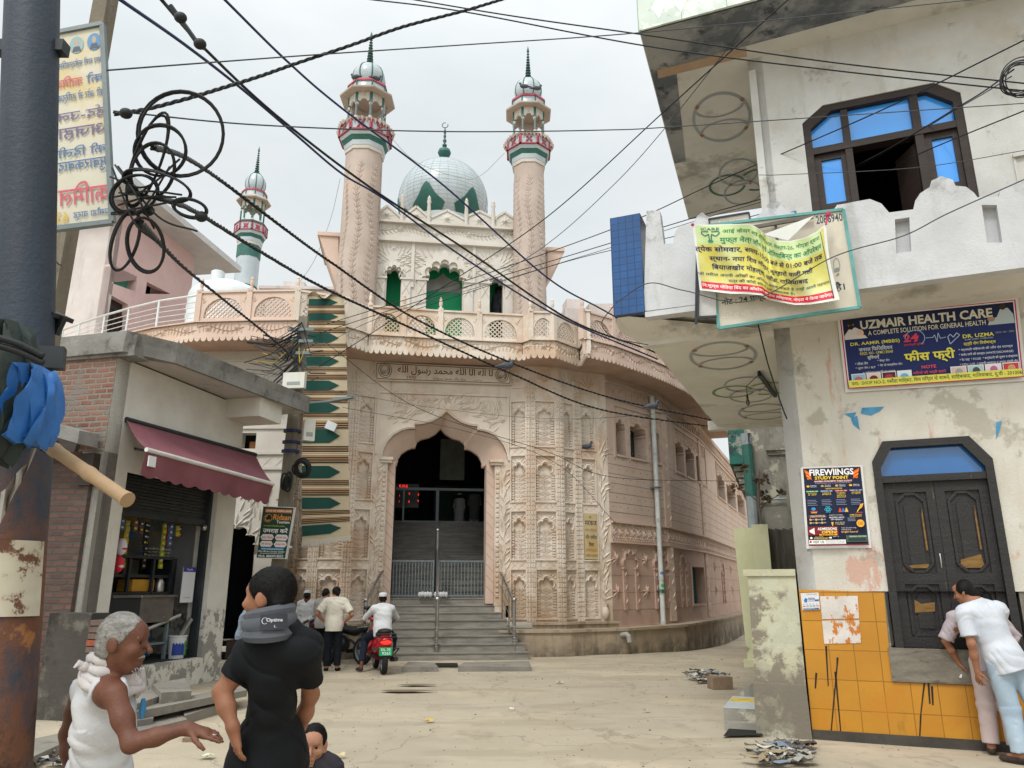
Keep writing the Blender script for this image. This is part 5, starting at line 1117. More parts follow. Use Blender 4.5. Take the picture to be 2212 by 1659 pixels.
# ---- painted rings on the soffits
def ring(mb, c, ax, ay, rx, ry, wd, z, t0=0, t1=2 * pi, n=40):
    rows = [[c + ax * (rx * r_ * cos(t0 + (t1 - t0) * i / n)) + ay * (ry * r_ * sin(t0 + (t1 - t0) * i / n)) + Z3 * z for i in range(n + 1)] for r_ in (1 - wd, 1)]
    mb.grid(rows, False)
gr1 = mat('grey_paint_ring', '9a9fa0'); gr2 = mat('olive_paint_ring', '6f8f4a'); gr3 = mat('brown_paint_block', '9a6a4a'); gr4 = mat('dark_green_ring', '4d6f5c')
def rings(cs, z, soff_o, green):
    mb = MB(); ax, ay = GF.h, -GS.h
    for i, (u, v, kind) in enumerate(cs):
        c = atZ(u, v, z); zz = -.006
        if kind == 0:
            mb.m(gr1); ring(mb, c, ax, ay, .47, .72, .1, zz); ring(mb, c + ax * 0 + ay * .35, ax, ay, .4, .3, .12, zz - .002, pi * 1.05, pi * 1.95); ring(mb, c - ay * .35, ax, ay, .4, .3, .12, zz - .002, pi * .05, pi * .95)
            mb.m(gr3)
            for t in (.6, 2.5, 3.8, 5.6): ring(mb, c, ax, ay, .475, .725, .12, zz - .004, t, t + .14, 4)
        else:
            mb.m(green); ring(mb, c - ax * .25, ax, ay, .35, .42, .14, zz, .3, pi * 1.9); ring(mb, c + ax * .32, ax, ay, .35, .42, .14, zz - .001, -2.4, 2.2); mb.m(gr1); ring(mb, c + ay * .4, ax, ay, .36, .5, .1, zz - .002); ring(mb, c - ay * .4, ax, ay, .36, .5, .1, zz - .002)
            mb.m(gr3); ring(mb, c, ax, ay, .2, .3, .2, zz - .004, .2, .4, 3); ring(mb, c, ax, ay, .2, .3, .2, zz - .004, 3.2, 3.4, 3)
    mb.obj('painted_rings', soff_o)
rings([(1559, 255, 0), (1600, 395, 1)], HT, rs, gr4)
# ---- balcony
ZS = 4.9
mb = MB().m(soff); a = P(-1.62, 0, .32); q0 = [P(-1.62, 0, .3), P(0, 0, .3), P(0, 0, -5.6), P(-1.45, 0, -5.6)]
mb.hexa([v + Z3 * ZS for v in q0] + [v + Z3 * (ZS + .18) for v in q0])
bs = mb.obj('balcony_slab', house)
rings([(1562, 770, 0), (1617, 843, 1), (1650, 890, 0)], ZS, bs, gr2)
mb = MB().m(stsoff); lip = [(-1.9, 5.1), (LW_, 5.06)]
mb.add([P(-1.9, 5.12, 1.0), P(LW_, 5.06, 1.0), P(LW_, 5.06, 0), P(0, 5.0, 0), P(0, ZS, .3), P(-1.7, ZS, .3), P(-1.95, 5.05, .6)], [(0, 5, 4), (0, 4, 3), (0, 3, 1), (1, 3, 2), (0, 6, 5)])
mb.box(GF, -1.7, .0, ZS - .04, ZS + .05, .2, .36); mb.box(GF, -1.62, 0, ZS - .09, ZS + .1, -5.7, -5.5)
mb.obj('balcony_underside', house)
def c4(x, y): return 1324.8 + .41665 * x, .41665 * y
prof = [(172, 1095), (240, 1094), (262, 1262), (310, 1260), (320, 1205), (345, 1172), (410, 1160), (435, 1118), (460, 1100), (490, 1125), (505, 1150), (620, 1140), (740, 1130), (760, 1105), (785, 1095), (800, 1062), (850, 1044), (888, 1065), (910, 1098), (960, 1110), (985, 1130), (1135, 1095), (1160, 1062), (1200, 1055), (1250, 1045), (1330, 1034), (1390, 1055), (1415, 1085), (1430, 1100), (1555, 1082), (1565, 1040), (1590, 1000), (1640, 970), (1650, 940), (1700, 914), (1760, 930), (1775, 965), (1830, 970), (1870, 1000), (1888, 1025), (2000, 1020), (2008, 985), (2060, 960), (2140, 940)]
R = random.Random(2); pp = [GF.sz(*c4(*p), 1.0) for p in prof]; pp = [(a, z + R.uniform(-.008, .008)) for a, z in pp]
ext = [(pp[-1][0] + .5, pp[-1][1] - .05), (pp[-1][0] + .8, pp[-1][1] - .35), (LW_, pp[-1][1] - .35)]
outl = pp + ext + [(LW_, 5.06), (-1.52, 5.12)]
slot = [[GF.sz(*c4(*p), 1.0) for p in s_] for s_ in ([(1460, 1137), (1535, 1126), (1545, 1302), (1467, 1312)], [(1910, 1062), (1988, 1062), (2018, 1258), (1938, 1258)])]
par = mat('mould_topped_white_parapet', 'c4c5c7', 'b6b7b8', 2, .9, .35, 35, layers=[('55564f', 3.5, .42, .6, {'z': (6.5, 5.95), 'zj': .28, 'max': .8}), ('a5a59e', (4, 4, .8), .52, .75, {'max': .6}), ('8b8b84', 8, .64, .74, {'max': .5})])
mb = MB().m(par); mb.wall(GF, outl, slot, 1.0, .88); mb.wall(GF, outl, [], .86, .84, True)
for s_ in slot: mb.wall(GF, s_, [], .89, .87)
mb.box(GF, -1.5, LW_, 5.03, 5.1, .86, 1.015); mb.box(Fr(P(-1.5, 0, .85), -GS.h), 0, 6.2, 5.1, 5.9, -.12, 0)
mb.obj('balcony_parapet', house)
mb = MB().m(bt); mb.box(GF, -1.91, -1.5, 5.1, 6.5, .6, 1.03); mb.obj('blue_pier', house, GF)
# bulb on a bracket under the balcony
lb = thing('hanging_bulb', 'unlit bulb on a wire from a black iron bracket under the painted balcony', 'light bulb', atZ(1620, 850, 4.6))
mb = MB().m(blackm); e0 = atZ(1640, 808, ZS - .05); e1 = atZ(1675, 855, ZS - .05); mb.bar(e0, e1, .05, .06); mb.bar(e0, e0 + Z3 * .05, .03, .03); mb.obj('bracket', lb)
bp = e0 + (e1 - e0) * .3 + GF.h * -.28 + Z3 * -.2
mb = MB().m(blackm); mb.tube([e0, bp + Z3 * .14, bp], .006, 5); mb.lathe(bp, [(.012, .0), (.018, -.03), (.018, -.06)], 10); mb.obj('wire', lb)
mb = MB().m(mat('smoked_bulb_glass', '6a6258', '5c5449', 5, .15)); mb.lathe(bp + Z3 * -.06, [(.016, 0), (.03, -.05), (.034, -.08), (.02, -.11), (.003, -.118)], 14); mb.obj('bulb', lb)
# ------------------------------------------------------------------ stub wall, step and neighbours up the alley
stub = mat('peeling_yellow_plaster', 'b9b69c', 'a8a58b', 2, .95, .35, 30, layers=[('7d7466', 1.5, .42, .5, {'z': (1.62, 1.72), 'zj': .12}), ('b7b6a0', 1.3, .52, .58, {'max': .8}), ('5e5a50', 4, .6, .7, {'max': .7}), ('6e675b', 2.2, .35, .5, {'z': (.5, .8), 'max': .8})])
mb = MB().m(stub); mb.hexa([P(-.6, -.3, .06), P(-.02, -.3, .06), P(-.02, -.3, -1.6), P(-.6, -.3, -1.6), P(-.58, 1.84, .02), P(-.02, 1.86, .02), P(-.02, 1.86, -1.6), P(-.58, 1.84, -1.6)])
mb.hexa([P(-.62, -.3, .1), P(-.0, -.3, .1), P(-.0, -.3, -.02), P(-.62, -.3, -.02), P(-.61, .58, .08), P(-.02, .58, .08), P(-.02, .6, -.02), P(-.6, .6, -.02)])
mb.box(GF, -.63, -.02, 1.82, 1.9, -1.62, .05); tag(mb.obj('stub_wall'), 'chest high yellow stub wall with bare patches against the corner of the ochre tiled house', 'wall')
stp = thing('doorstep', 'low concrete doorstep with white and yellow tiles beside the yellow stub wall', 'step', P(-.9, 0, -.4))
mb = MB().m(gwall); mb.box(GF, -1.02, -.62, -.2, .24, -1.3, -.25); mb.box(GF, -1.0, -.62, -.2, .1, -.25, -.1); mb.hexa([P(-1.0, -.1, -1.3), P(-.62, -.1, -1.3), P(-.62, -.1, -2.0), P(-.8, -.1, -2.1), P(-.95, .3, -1.3), P(-.62, .5, -1.3), P(-.62, .3, -1.7), P(-.8, .1, -1.8)]); mb.obj('block', stp)
mb = MB().m(whitetile); mb.box(GF, -1.02, -.62, .24, .25, -1.3, -.27); mb.m(mat('yellow_tile', 'd4b53a', 'b99a2c', 8, .5)).box(GF, -1.0, -.62, .25, .254, -1.1, -.8); mb.obj('tiles', stp)
mb = MB().m(mat('drain_hole', '0c0b0a')); 
def gquad(mb, pts, z=.012): mb.add([atZ(u, v, 0) + Z3 * z for u, v in pts], [tuple(range(len(pts)))])
NB = Fr(atY(1650, 1100, 19.0), hd(109))
nb = thing('grey_house', 'unplastered grey house with a teal painted beam behind the balcony, up the alley', 'house', NB.P(0, 0))
s_ = lambda u, v: NB.sz(u, v)
mb = MB().m(gwall); a0 = s_(1621, 1100)[0]; zt_ = s_(1650, 930)[1]
mb.box(NB, a0, 6, -.3, 8.2, -8, 0); mb.box(NB, a0 + .5, 6, s_(1650, 975)[1], s_(1650, 965)[1], 0, .12); mb.box(NB, a0 + .55, a0 + 1.6, zt_ - .65, zt_ - .1, -.02, .05); mb.obj('wall', nb)
mb = MB().m(mat('teal_painted_plaster', '2f6a60', '285a52', 2, .9, .2, layers=[('8a8f86', 2, .55, .6), ('2c2b28', 1.5, .5, .65, {'max': .8})])); z0, z1 = s_(1600, 1000)[1], s_(1600, 948)[1]; b0 = s_(1574, 975)[0]; mb.box(NB, b0, a0, z0, z1 + .8, -6, -.1); mb.obj('beam', nb)
mb = MB().m(gwall)
for k in range(4): mb.box(NB, b0 + .08 + .05 * k, a0 + .1, z0 - .16 * (k + 1), z0 - .16 * k - .03, -4, -.3 - .05 * k)
mb.obj('broken_slab', nb)
mb = MB().m(greenp); p0 = NB.P(s_(1617, 1000)[0], 0, .25); zt1 = s_(1617, 965)[1]; mb.tube([p0 + Z3 * (zt1 - 1.3), p0 + Z3 * zt1], .13, 10); mb.m(mat('grey_pvc', '8f979a', '7f878a', 4, .5)); mb.tube([p0 + Z3 * 1.0, p0 + Z3 * (zt1 - 1.3)], .125, 10); mb.tube([p0 + Z3 * zt1, p0 + Z3 * (zt1 + .3), p0 + Vector((.1, .3, .42))], .135, 10)
mb.tube([NB.P(s_(1650, 1100)[0], s_(1650, 1080)[1], .1), NB.P(s_(1700, 1100)[0], s_(1650, 1080)[1], .1)], .03, 6); mb.tube([NB.P(s_(1642, 1100)[0], .5, .15), NB.P(s_(1642, 1100)[0], s_(1642, 1102)[1], .15)], .05, 6); mb.obj('pipe', nb)
YW = Fr(atY(1640, 1388, 17.6), hd(109))
yw = mat('pale_yellow_limewash', 'c9c8a4', 'bdbb98', 1.6, .95, .2, 30, layers=[('6f6c5e', 1.6, .58, .66, {'z': (1.2, 1.9)}), ('a9a78a', (3, 3, .8), .55, .75, {'max': .5})])
mb = MB().m(yw); u0 = YW.sz(1588, 1200)[0]; u1 = YW.sz(1629, 1200)[0]; u2 = YW.sz(1664, 1200)[0]; zt_ = YW.sz(1620, 1140)[1]
mb.hexa([YW.P(u0 + .12, -.4, .1), YW.P(u1 + .1, -.4, .1), YW.P(u1 + .1, -.4, -3), YW.P(u0 + .12, -.4, -3), YW.P(u0, zt_, 0), YW.P(u1, zt_, 0), YW.P(u1, zt_, -3), YW.P(u0, zt_, -3)]); mb.box(YW, u1, u2, -.4, zt_ + .05, -.6, .3); mb.box(YW, u0 + .02, u1, -.4, .15, 0, .22); mb.box(YW, u2, u2 + 1.5, -.4, .9, -.4, .2)
tag(mb.obj('compound_wall'), 'pale yellow limewashed compound wall end at the mouth of the alley', 'wall')
mb = MB().m(mat('weathered_sheet', '5c5850', '46423b', (9, 9, 1), .9, .3)); 
for k in range(6): x = u2 + .02 + .16 * k; mb.hexa([YW.P(x, .9, -.1 - .05 * (k % 2)), YW.P(x + .15, .9, -.1), YW.P(x + .15, .9, -.16), YW.P(x, .9, -.16), YW.P(x - .03, zt_ - .02 * k, -.2), YW.P(x + .13, zt_ - .05 - .02 * k, -.2), YW.P(x + .13, zt_ - .05, -.27), YW.P(x - .03, zt_, -.27)])
tag(mb.obj('corrugated_sheet'), 'dark rusty sheets standing against the pale yellow wall', 'metal sheet')
plant = thing('potted_plant', 'withered brown leafed plant growing on top of the pale yellow wall', 'plant', YW.P(u1 + .3, zt_, .1))
mb = MB().m(mat('dry_stem', '6b6152', '5a5144', 8, .9)); R = random.Random(5); q = YW.P(YW.sz(1645, 1130)[0], zt_, .1); tips = []
mb.tube([q, q + Vector((-.03, 0, .5)), q + Vector((.05, 0, 1.3))], [.035, .03, .012], 6)
for k in range(7):
    b = q + Vector((0, 0, .3 + .13 * k)); t = b + Vector((R.uniform(-.55, .6), R.uniform(-.2, .2), R.uniform(.05, .35))); mb.tube([b, (b + t) / 2 + Z3 * .04, t], [.015, .012, .006], 5); tips.append(t)
mb.obj('stem', plant); mb = MB().m(mat('withered_leaf', '4a3f33', '5f4a38', 9, .8))
for t in tips:
    for k in range(16):
        d = Vector((R.uniform(-1, 1), R.uniform(-1, 1), R.uniform(-.6, 1))).normalized(); n_ = d.cross(Vector((R.random(), R.random(), R.random()))).normalized(); o_ = t + d * .03; l = R.uniform(.08, .16); mb.add([o_, o_ + d * l * .5 + n_ * l * .3, o_ + d * l, o_ + d * l * .5 - n_ * l * .3], [(0, 1, 2, 3)])
mb.obj('leaves', plant)
# ------------------------------------------------------------------ signs on the corner building
def c3(x, y): return 1296 + .31243 * x, 403.2 + .31243 * y
def board(name, label, cat, TL, TR, BR, BL, base, t=.03, frame=None, fr=None, d=None, bx=0.0):
    pts = [fr.pt(*p, d) for p in (TL, TR, BR, BL)] if fr else [TL, TR, BR, BL]; S_ = quadmap(*pts)
    root = thing(name, label, cat, (pts[2] + pts[3]) / 2); mb = MB().m(ink(base) if isinstance(base, str) else base); slab_from(S_, t, mb, bx); mb.obj('panel', root)
    if frame:
        mb = MB().m(frame[0]); w_ = frame[1]; q = [S_(0, 0, .005), S_(1, 0, .005), S_(1, 1, .005), S_(0, 1, .005)]
        for i in range(4): mb.bar(q[i], q[(i + 1) % 4], w_, w_, (q[1] - q[0]).cross(q[3] - q[0]).normalized())
        mb.obj('frame', root)
    return root, Sheet(S_)
# cream clinic board
tealf = mat('teal_sign_frame', '5f9c98', '4f8a86', 6, .6, .1)
rt, sh = board('clinic_board', 'large cream board with a teal frame, mostly hidden behind the sagging yellow banner', 'signboard', c3(748, 272), c3(1683, 160), c3(1796, 836), c3(822, 980), mat('sun_bleached_cream_board', 'c9c2b2', 'bdb5a4', 2, .7, layers=[('d6cdb9', 1.2, .5, .7)]), .03, (tealf, .035), GF, 1.1)
sh.text(.04, .72, .37, .81, 'नोट : 24 घण्टे', '2e3640', .012); sh.text(.86, .72, .925, .82, 'है।', '2e3640', .02); sh.text(.8, .03, 1.0 - .015, .115, '2086940', '3d4750', .012)
sh.text(.03, .86, .85, .94, 'पसौंडा चाँद मस्जिद, पसौंडा - गाजियाबाद', 'd8d2c2', .004); sh.rect(.06, .58, .12, .63, '2f6f68')
sh.line([(.87, .62), (.875, .52), (.895, .48), (.91, .5), (.915, .56), (.9, .62), (.87, .62)], .003, '8b8f8c', 1.4); sh.ell(.893, .6, .018, .02, '7d827f'); sh.line([(.88, .66), (.9, .64)], .006, '7d827f', 1.4)
sh.mb.obj('lettering', rt)
rt, sh = board('blue_shop_board', 'blue board with white letters poking out above the yellow banner', 'signboard', c3(1040, 243), c3(1357, 164), c3(1398, 345), c3(1085, 410), mat('blue_board', '2f6f9e', '2a6592', 2, .6, layers=[('5f8fae', 2, .55, .7, {'max': .6})]), .025, None, GF, .98)
sh.text(.16, .03, .95, .14, 'L.No. UP14200082278, UP14201082278', 'c8d8e2', .002); sh.text(.1, .17, .92, .29, '9555625593, 9716010350', 'd4dfe6', .006); sh.text(.22, .4, .95, .63, 'NATIONAL', 'd4dfe6', .02); sh.text(.3, .68, .95, .92, 'AIR COOL', 'd4dfe6', .02); sh.rect(.0, .33, 1, .36, '1f4f74')
sh.mb.obj('lettering', rt)
rt, sh = board('white_ward_board', 'pale board seen from behind with mirrored ward lettering above the yellow banner', 'signboard', c3(752, 226), c3(1030, 180), c3(1046, 262), c3(770, 305), mat('pale_board_back', 'b5aea4', 'a59d92', 3, .8), .02, (blackm, .02), GF, 1.04)
sh.text(.08, .3, .95, .85, 'वार्ड 63 पसौंडा', 'd2ccc2', .012, True); sh.mb.obj('lettering', rt)
# timber batten and frame
mb = MB().m(mat('grey_batten', '6f6860', '5f5850', (2, 2, 2), .9, .2)); mb.bar(GF.pt(*c3(1000, 292), 1.16), GF.pt(*c3(1475, 207), 1.16), .03, .045); mb.bar(GF.pt(*c3(1212, 250), 1.13), GF.pt(*c3(1230, 420), 1.13), .03, .03)
tag(mb.obj('timber_batten'), 'grey timber batten tied across the blue shop board', 'batten')
hf = thing('steel_sign_frame', 'thin black steel frame holding a blank white sheet left of the yellow banner', 'sign frame', GF.pt(*c3(665, 950), 1.18))
mb = MB().m(blackm); 
for a, b in (((672, 420), (664, 950)), ((664, 905), (806, 898)), ((680, 440), (676, 900))): mb.bar(GF.pt(*c3(*a), 1.16), GF.pt(*c3(*b), 1.16), .028, .028)
mb.obj('frame', hf); mb = MB().m(mat('blank_white_sheet', 'b9b7b4', 'adaaa6', 4, .8)); mb.prism(GF, [GF.sz(*c3(*p), 1.15) for p in ((680, 900), (805, 895), (800, 700), (684, 690))], 1.13, 1.14); mb.obj('sheet', hf)
# sagging banner
topc = [(640, 262), (760, 263), (900, 258), (1035, 256), (1100, 290), (1160, 345), (1230, 372), (1320, 375), (1420, 352), (1500, 310), (1562, 258)]
botc = [(690, 716), (800, 728), (900, 740), (1010, 742), (1120, 752), (1170, 785), (1250, 800), (1350, 818), (1450, 815), (1550, 800), (1658, 780)]
def bw(x, y, d=0.0):
    i = x * 10; xs_ = np.arange(11); t = [np.interp(i, xs_, [p[k] for p in topc]) for k in (0, 1)]; b = [np.interp(i, xs_, [p[k] for p in botc]) for k in (0, 1)]
    sag = 14 * sin(pi * y) * sin(pi * min(1, max(0, (x - .3) / .6))) if x > .3 else 0
    cx_, cy_ = t[0] + (b[0] - t[0]) * y, t[1] + (b[1] - t[1]) * y + sag
    cx_ += -18 * sin(pi * y) * (x > .9) * (x - .9) * 10
    dd = 1.3 + .05 * sin(9 * x + 5 * y) * y + .035 * sin(24 * x - 7 * y) * (.3 + sin(pi * x)) + .06 * math.exp(-((x - .48 - .1 * y) / .035) ** 2) - .05 * math.exp(-((x - .43 - .1 * y) / .03) ** 2)
    return GF.pt(*c3(cx_, cy_), dd + d)
bn = thing('hanging_banner', 'sagging yellow green eye camp banner with a red strip tied in front of the boards', 'banner', GF.pt(*c3(1150, 800), 1.3))
cl_ = mat('yellow_banner_cloth', 'cdc35c', 'c3b952', 2, .6, .1, 12, layers=[('c9cf98', .9, .45, .65)]); wcl = mat('white_banner_cloth', 'd9dad4', 'cfd0ca', 3, .7)
mb = MB().m(wcl); nx_, ny_ = 60, 30
mb.grid([[bw(i / nx_, j / ny_, -.004) for i in range(nx_ + 1)] for j in range(ny_ + 1)], True)
mb.m(wcl).add([GF.pt(*c3(*p), 1.27) for p in ((1130, 330), (1300, 372), (1480, 200))], [(0, 1, 2)]); mb.m(mat('pink_cloth_tie', 'c2456a', 'b03a5c', 6, .8)).ell(GF.pt(*c3(1578, 190), 1.3), (.03, .03, .04)); mb.bar(GF.pt(*c3(1578, 190), 1.3), GF.pt(*c3(1563, 262), 1.3), .02, .02); mb.ell(GF.pt(*c3(640, 262), 1.3), (.02, .02, .02))
mb.obj('cloth', bn)
sh = Sheet(bw); sh.step = .0006
sh.mb.m(cl_); sh.mb.grid([[bw(.015 + .955 * i / nx_, .015 + .845 * j / ny_, .0005) for i in range(nx_ + 1)] for j in range(ny_ + 1)], True)
sh.mb.m(mat('pale_green_banner', 'c0cf98', 'b4c58a', 2, .6)); sh.mb.grid([[bw(.015 + .93 * i / nx_, .015 + .28 * j / 10, .001) for i in range(nx_ + 1)] for j in range(11)], True)
sh.mb.m(mat('red_banner_strip', 'd0213a', 'c01c34', 3, .6)); sh.mb.grid([[bw(.015 + .955 * i / nx_, .86 + .105 * j / 5, .001) for i in range(nx_ + 1)] for j in range(6)], True)
g_ = '17794a'; nv = '1d2350'
sh.d = .003
sh.text(.16, .06, .92, .145, 'आई केयर आई हॉस्पिटल, सेक्टर-26, नोएडा द्वारा', g_, .012); sh.text(.145, .17, .93, .285, 'मुफ्त नेत्र जाँच एवं मोतियाबिन्द का ऑपरेशन', g_, .016)
sh.text(.0, .31, .93, .425, 'त्येक सोमवार, समय-10:00 बजे से 01:00 बजे तक', nv, .018); sh.text(.08, .45, .84, .555, 'स्थान- नया शिव मन्दिर, कुम्हारों वाली गली', nv, .016); sh.text(.09, .575, .8, .685, 'बियाजखोर मोहल्ला, पसौंडा, गाजियाबाद', nv, .016)
sh.text(.0, .71, .96, .775, 'जो मरीज अपनी आँखों का ऑपरेशन कराना चाहते है उन्हें अपने पहचान', nv, .004); sh.text(.19, .785, .7, .85, 'पत्र की कॉपी साथ में लाना आवश्यक हैं।', nv, .004)
sh.text(.02, .88, .96, .95, 'नि:शुल्क मोतिया बिंद का ऑपरेशन आई केयर हास्पिटल, नोएडा में किया जायेगा।', 'f0ece4', .008)
sh.text(.045, .045, .145, .085, 'ICARE', '1a6a5a', .01)
for sx in (-1, 1): sh.line([(.095 + sx * .005, .23), (.095 + sx * .008, .14), (.095 + sx * .03, .17), (.095 + sx * .05, .13), (.095 + sx * .045, .1), (.095 + sx * .008, .105)], .003, '1a6a5a', 2)
sh.ell(.095, .245, .016, .018, '1a8a5a', 12); sh.line([(.935, .04), (.965, .97)], .0025, '1d1d20', 2)
sh.mb.obj('printing', bn, ang=0)
# ---- health care poster
def c8(x, y): return 1756.8 + .20571 * x, 604.8 + .20571 * y
paper = mat('white_poster_edge', 'd5d3d0', 'cac8c4', 4, .6)
def poster(name, label, cat, crn, cv, d=.025):
    return board(name, label, cat, *[cv(*p) for p in crn], paper, .008, None, GF, d)
rt, sh = poster('clinic_poster', 'navy health clinic poster with a red border and yellow Hindi lettering on the wall', 'poster', [(248, 375), (2150, 178), (2242, 1058), (340, 1182)], c8)
nb_ = '16255a'
sh.rect(.015, .03, .985, .955, 'b31f45'); sh.rect(.022, .04, .978, .945, 'd8d4d8'); sh.rect(.028, .055, .972, .93, nb_); sh.rect(.028, .055, .972, .3, '121a3c')
sh.text(.13, .1, .86, .215, 'UZMAIR HEALTH CARE', 'c9c5b4', .03); sh.text(.17, .24, .82, .3, 'A COMPLETE SOLUTION FOR GENERAL HEALTH', 'c9c5b4', .012)
sh.poly([(.03, .33), (.03, .28), (.06, .2), (.1, .18), (.13, .22), (.14, .33)], 'cfcaca'); sh.ell(.075, .14, .018, .05, '7a5a4a'); sh.ell(.073, .11, .019, .035, '201a1a'); sh.ell(.075, .175, .014, .03, '201a1a'); sh.ell(.125, .26, .02, .05, 'd8b8a8'); sh.poly([(.105, .33), (.11, .29), (.15, .29), (.165, .33)], 'd5ccc8')
sh.poly([(.83, .31), (.84, .25), (.88, .22), (.9, .13), (.94, .12), (.965, .2), (.97, .31)], 'a8b4b8'); sh.ell(.915, .1, .016, .04, '3a2a24'); sh.ell(.85, .24, .02, .03, '9a7a68')
sh.text(.06, .375, .345, .43, 'DR. AAMIR (MBBS)', 'd8cf52', .014); sh.text(.105, .44, .3, .5, 'जनरल फिजिशियन', 'c8ccd4', .01); sh.text(.11, .51, .3, .545, 'REGD. NO - UPMC130643', 'd8cf52', .006); sh.text(.15, .555, .22, .615, 'सुविधाएँ', 'd4d6da', .01)
for x0, y0, x1, t in ((.075, .63, .15, '* लीवर रोग'), (.205, .615, .275, '* चेस्ट रोग'), (.075, .69, .19, '* शुगर रोग / B.P'), (.205, .675, .345, '* पेट से सम्बधित रोग'), (.115, .755, .3, '* थाईराइड इत्यादि का इलाज')): sh.text(x0, y0, x1, y0 + .04, t, 'd4d6da', .005)
sh.text(.365, .33, .45, .43, '24', 'd03a50', .03); sh.text(.42, .36, .455, .44, '7', 'd03a50', .03); sh.text(.365, .45, .48, .485, 'इमरजेन्सी सुविधा', 'd03a50', .01)
sh.line([(.43 + .055 * cos(t * pi / 10), .39 - .1 * sin(t * pi / 10)) for t in range(-3, 11)], .0022, '8fa8d0', 2); sh.line([(.49, .4), (.53, .4), (.54, .37), (.55, .46), (.56, .35), (.57, .42), (.6, .41)], .0018, 'a8b8d8', 2)
sh.line([(.62, .5), (.61, .41), (.625, .38), (.64, .42), (.66, .37), (.675, .4), (.62, .5)], .0022, 'a8b8d8', 2)
sh.text(.36, .54, .64, .71, 'फीस फ्री', 'd8cf52', .03); sh.text(.45, .735, .53, .775, 'NOTE', 'e05068', .02); sh.text(.4, .8, .58, .85, 'मरीजो को भर्ती करने', 'e05068', .01); sh.text(.4, .86, .58, .91, 'की सुविधा एवं इलाज', 'e05068', .01)
sh.text(.69, .4, .855, .445, 'DR. UZMA', 'd8cf52', .02); sh.text(.865, .4, .96, .42, 'REGD. NO - 27841', '9aa08a', .003); sh.text(.7, .455, .85, .48, 'BUMS JAMIA HAMDARD', '9aa4b8', .003); sh.text(.69, .49, .86, .545, 'स्त्री रोग विशेषज्ञ', 'd8cf52', .012)
for y0, x1, t in ((.565, .945, '* गर्भवती महिलाओ की जाँच एंव परामर्श'), (.625, .945, '* सफेद पानी की समस्या (WHITE DISCHARGE)'), (.685, .965, '* पेट दर्द  * PCOD  * बच्चेदानी की सूजन व संक्रमण'), (.745, .965, '* STD | UTI  * यूनानी परामर्श व तमाम संबंधी रोग')): sh.text(.66, y0, x1, y0 + .042, t, 'd4d6da', .005)
for i, (c_, c2_) in enumerate((('b86a78', '8fb8d0'), ('6a2a34', 'e0c8c0'), ('a83a50', '5a2030'), ('6fb4d8', 'dfeaf0'))): x = .045 + .088 * i; sh.rect(x, .78 + .0 * i, x + .082, .925 - .0, 'e6e2e4'); sh.rect(x + .004, .79, x + .078, .915, c2_); sh.ell(x + .04, .855, .024, .04, c_)
for i, (c_, c2_) in enumerate((('d8b8b0', '9aa0a4'), ('a8c8c8', '4a4a48'), ('e6d4e0', 'b86a90'), ('c83a40', 'c89a70'))): x = .605 + .092 * i; sh.rect(x, .78, x + .086, .915, 'e6e2e4'); sh.rect(x + .004, .79, x + .082, .905, c_); sh.ell(x + .045, .85, .02, .045, c2_)
sh.rect(.028, .935, .972, .945, nb_); sh.rect(.028, .925, .972, .945 , 'd9d458'); sh.rect(.028, .915, .972, .94, 'd9d458')
sh.rect(.028, .835 + .09, .972, .94, 'd9d458'); 
sh.mb.obj('printing', rt)
# address strip across the foot of the same poster
S_ = sh.S; s2 = Sheet(S_); s2.d = .05; s2.rect(.024, .865, .976, .955, 'd9d458'); s2.rect(.015, .955, .985, .965, 'b31f45'); s2.text(.04, .875, .975, .945, 'पता:- SHOP NO-2, पसौंडा मार्किट, शिव मन्दिर के सामने, साहिबाबाद, गाजियाबाद, यू.पी - 201006', '1d1d30', .008); s2.mb.obj('address_strip', rt)
# ---- study poster
rt, sh = poster('coaching_poster', 'dark navy coaching class poster with orange wings on the wall left of the black door', 'poster', [(243, 303), (522, 293), (563, 667), (270, 671)], c7)
sh.rect(.04, .02, .965, .965, '17203a'); sh.rect(.04, .02, .965, .15, '1f1a22')
for sx in (0, 1):
    for k in range(6):
        x = lambda a: (.5 + (a if sx else -a)); sh.poly([(x(.33), .17 - .004 * k), (x(.35 + .01 * k), .07 + .014 * k), (x(.45 - .008 * k), .03 + .022 * k), (x(.4), .1 + .012 * k)], ['e05a1c', 'f08a24', 'd03a18', 'f0a030', 'c83018', 'e87820'][k])
sh.text(.14, .035, .85, .115, 'FIREWIINGS', 'ececf0', .03); sh.poly([(.505, .05), (.53, .05), (.518, .01)], 'f0a030'); sh.text(.22, .125, .76, .165, 'STUDY POINT', 'f0c838', .03); sh.rect(.2, .175, .82, .2, '8a1f2c'); sh.text(.21, .178, .81, .197, 'WHERE CONCEPTS TAKE FLIGHT', 'ececf0', .01); sh.text(.22, .205, .78, .218, 'Strong Foundation, Clear Concepts, Confident Future', 'b8bcc8', .003)
for x, c_, t in ((.07, 'f0b030', 'EXPERT FACULTY'), (.3, 'b89a4a', 'STUDY MATERIAL'), (.53, 'c8a070', 'RESULT ORIENTED'), (.75, 'f0b030', 'SMALL BATCH SIZE')): sh.ell(x + .03, .245, .025, .013, c_); sh.text(x + .07, .232, x + .17, .243, t.split(' ', 1)[0], 'd8dae0', .004); sh.text(x + .07, .247, x + .17, .258, t.split(' ', 1)[1], 'd8dae0', .004)
sh.rect(.38, .272, .64, .288, 'c8a040'); sh.text(.39, .274, .63, .286, 'CLASSES AVAILABLE', '201a18', .006)
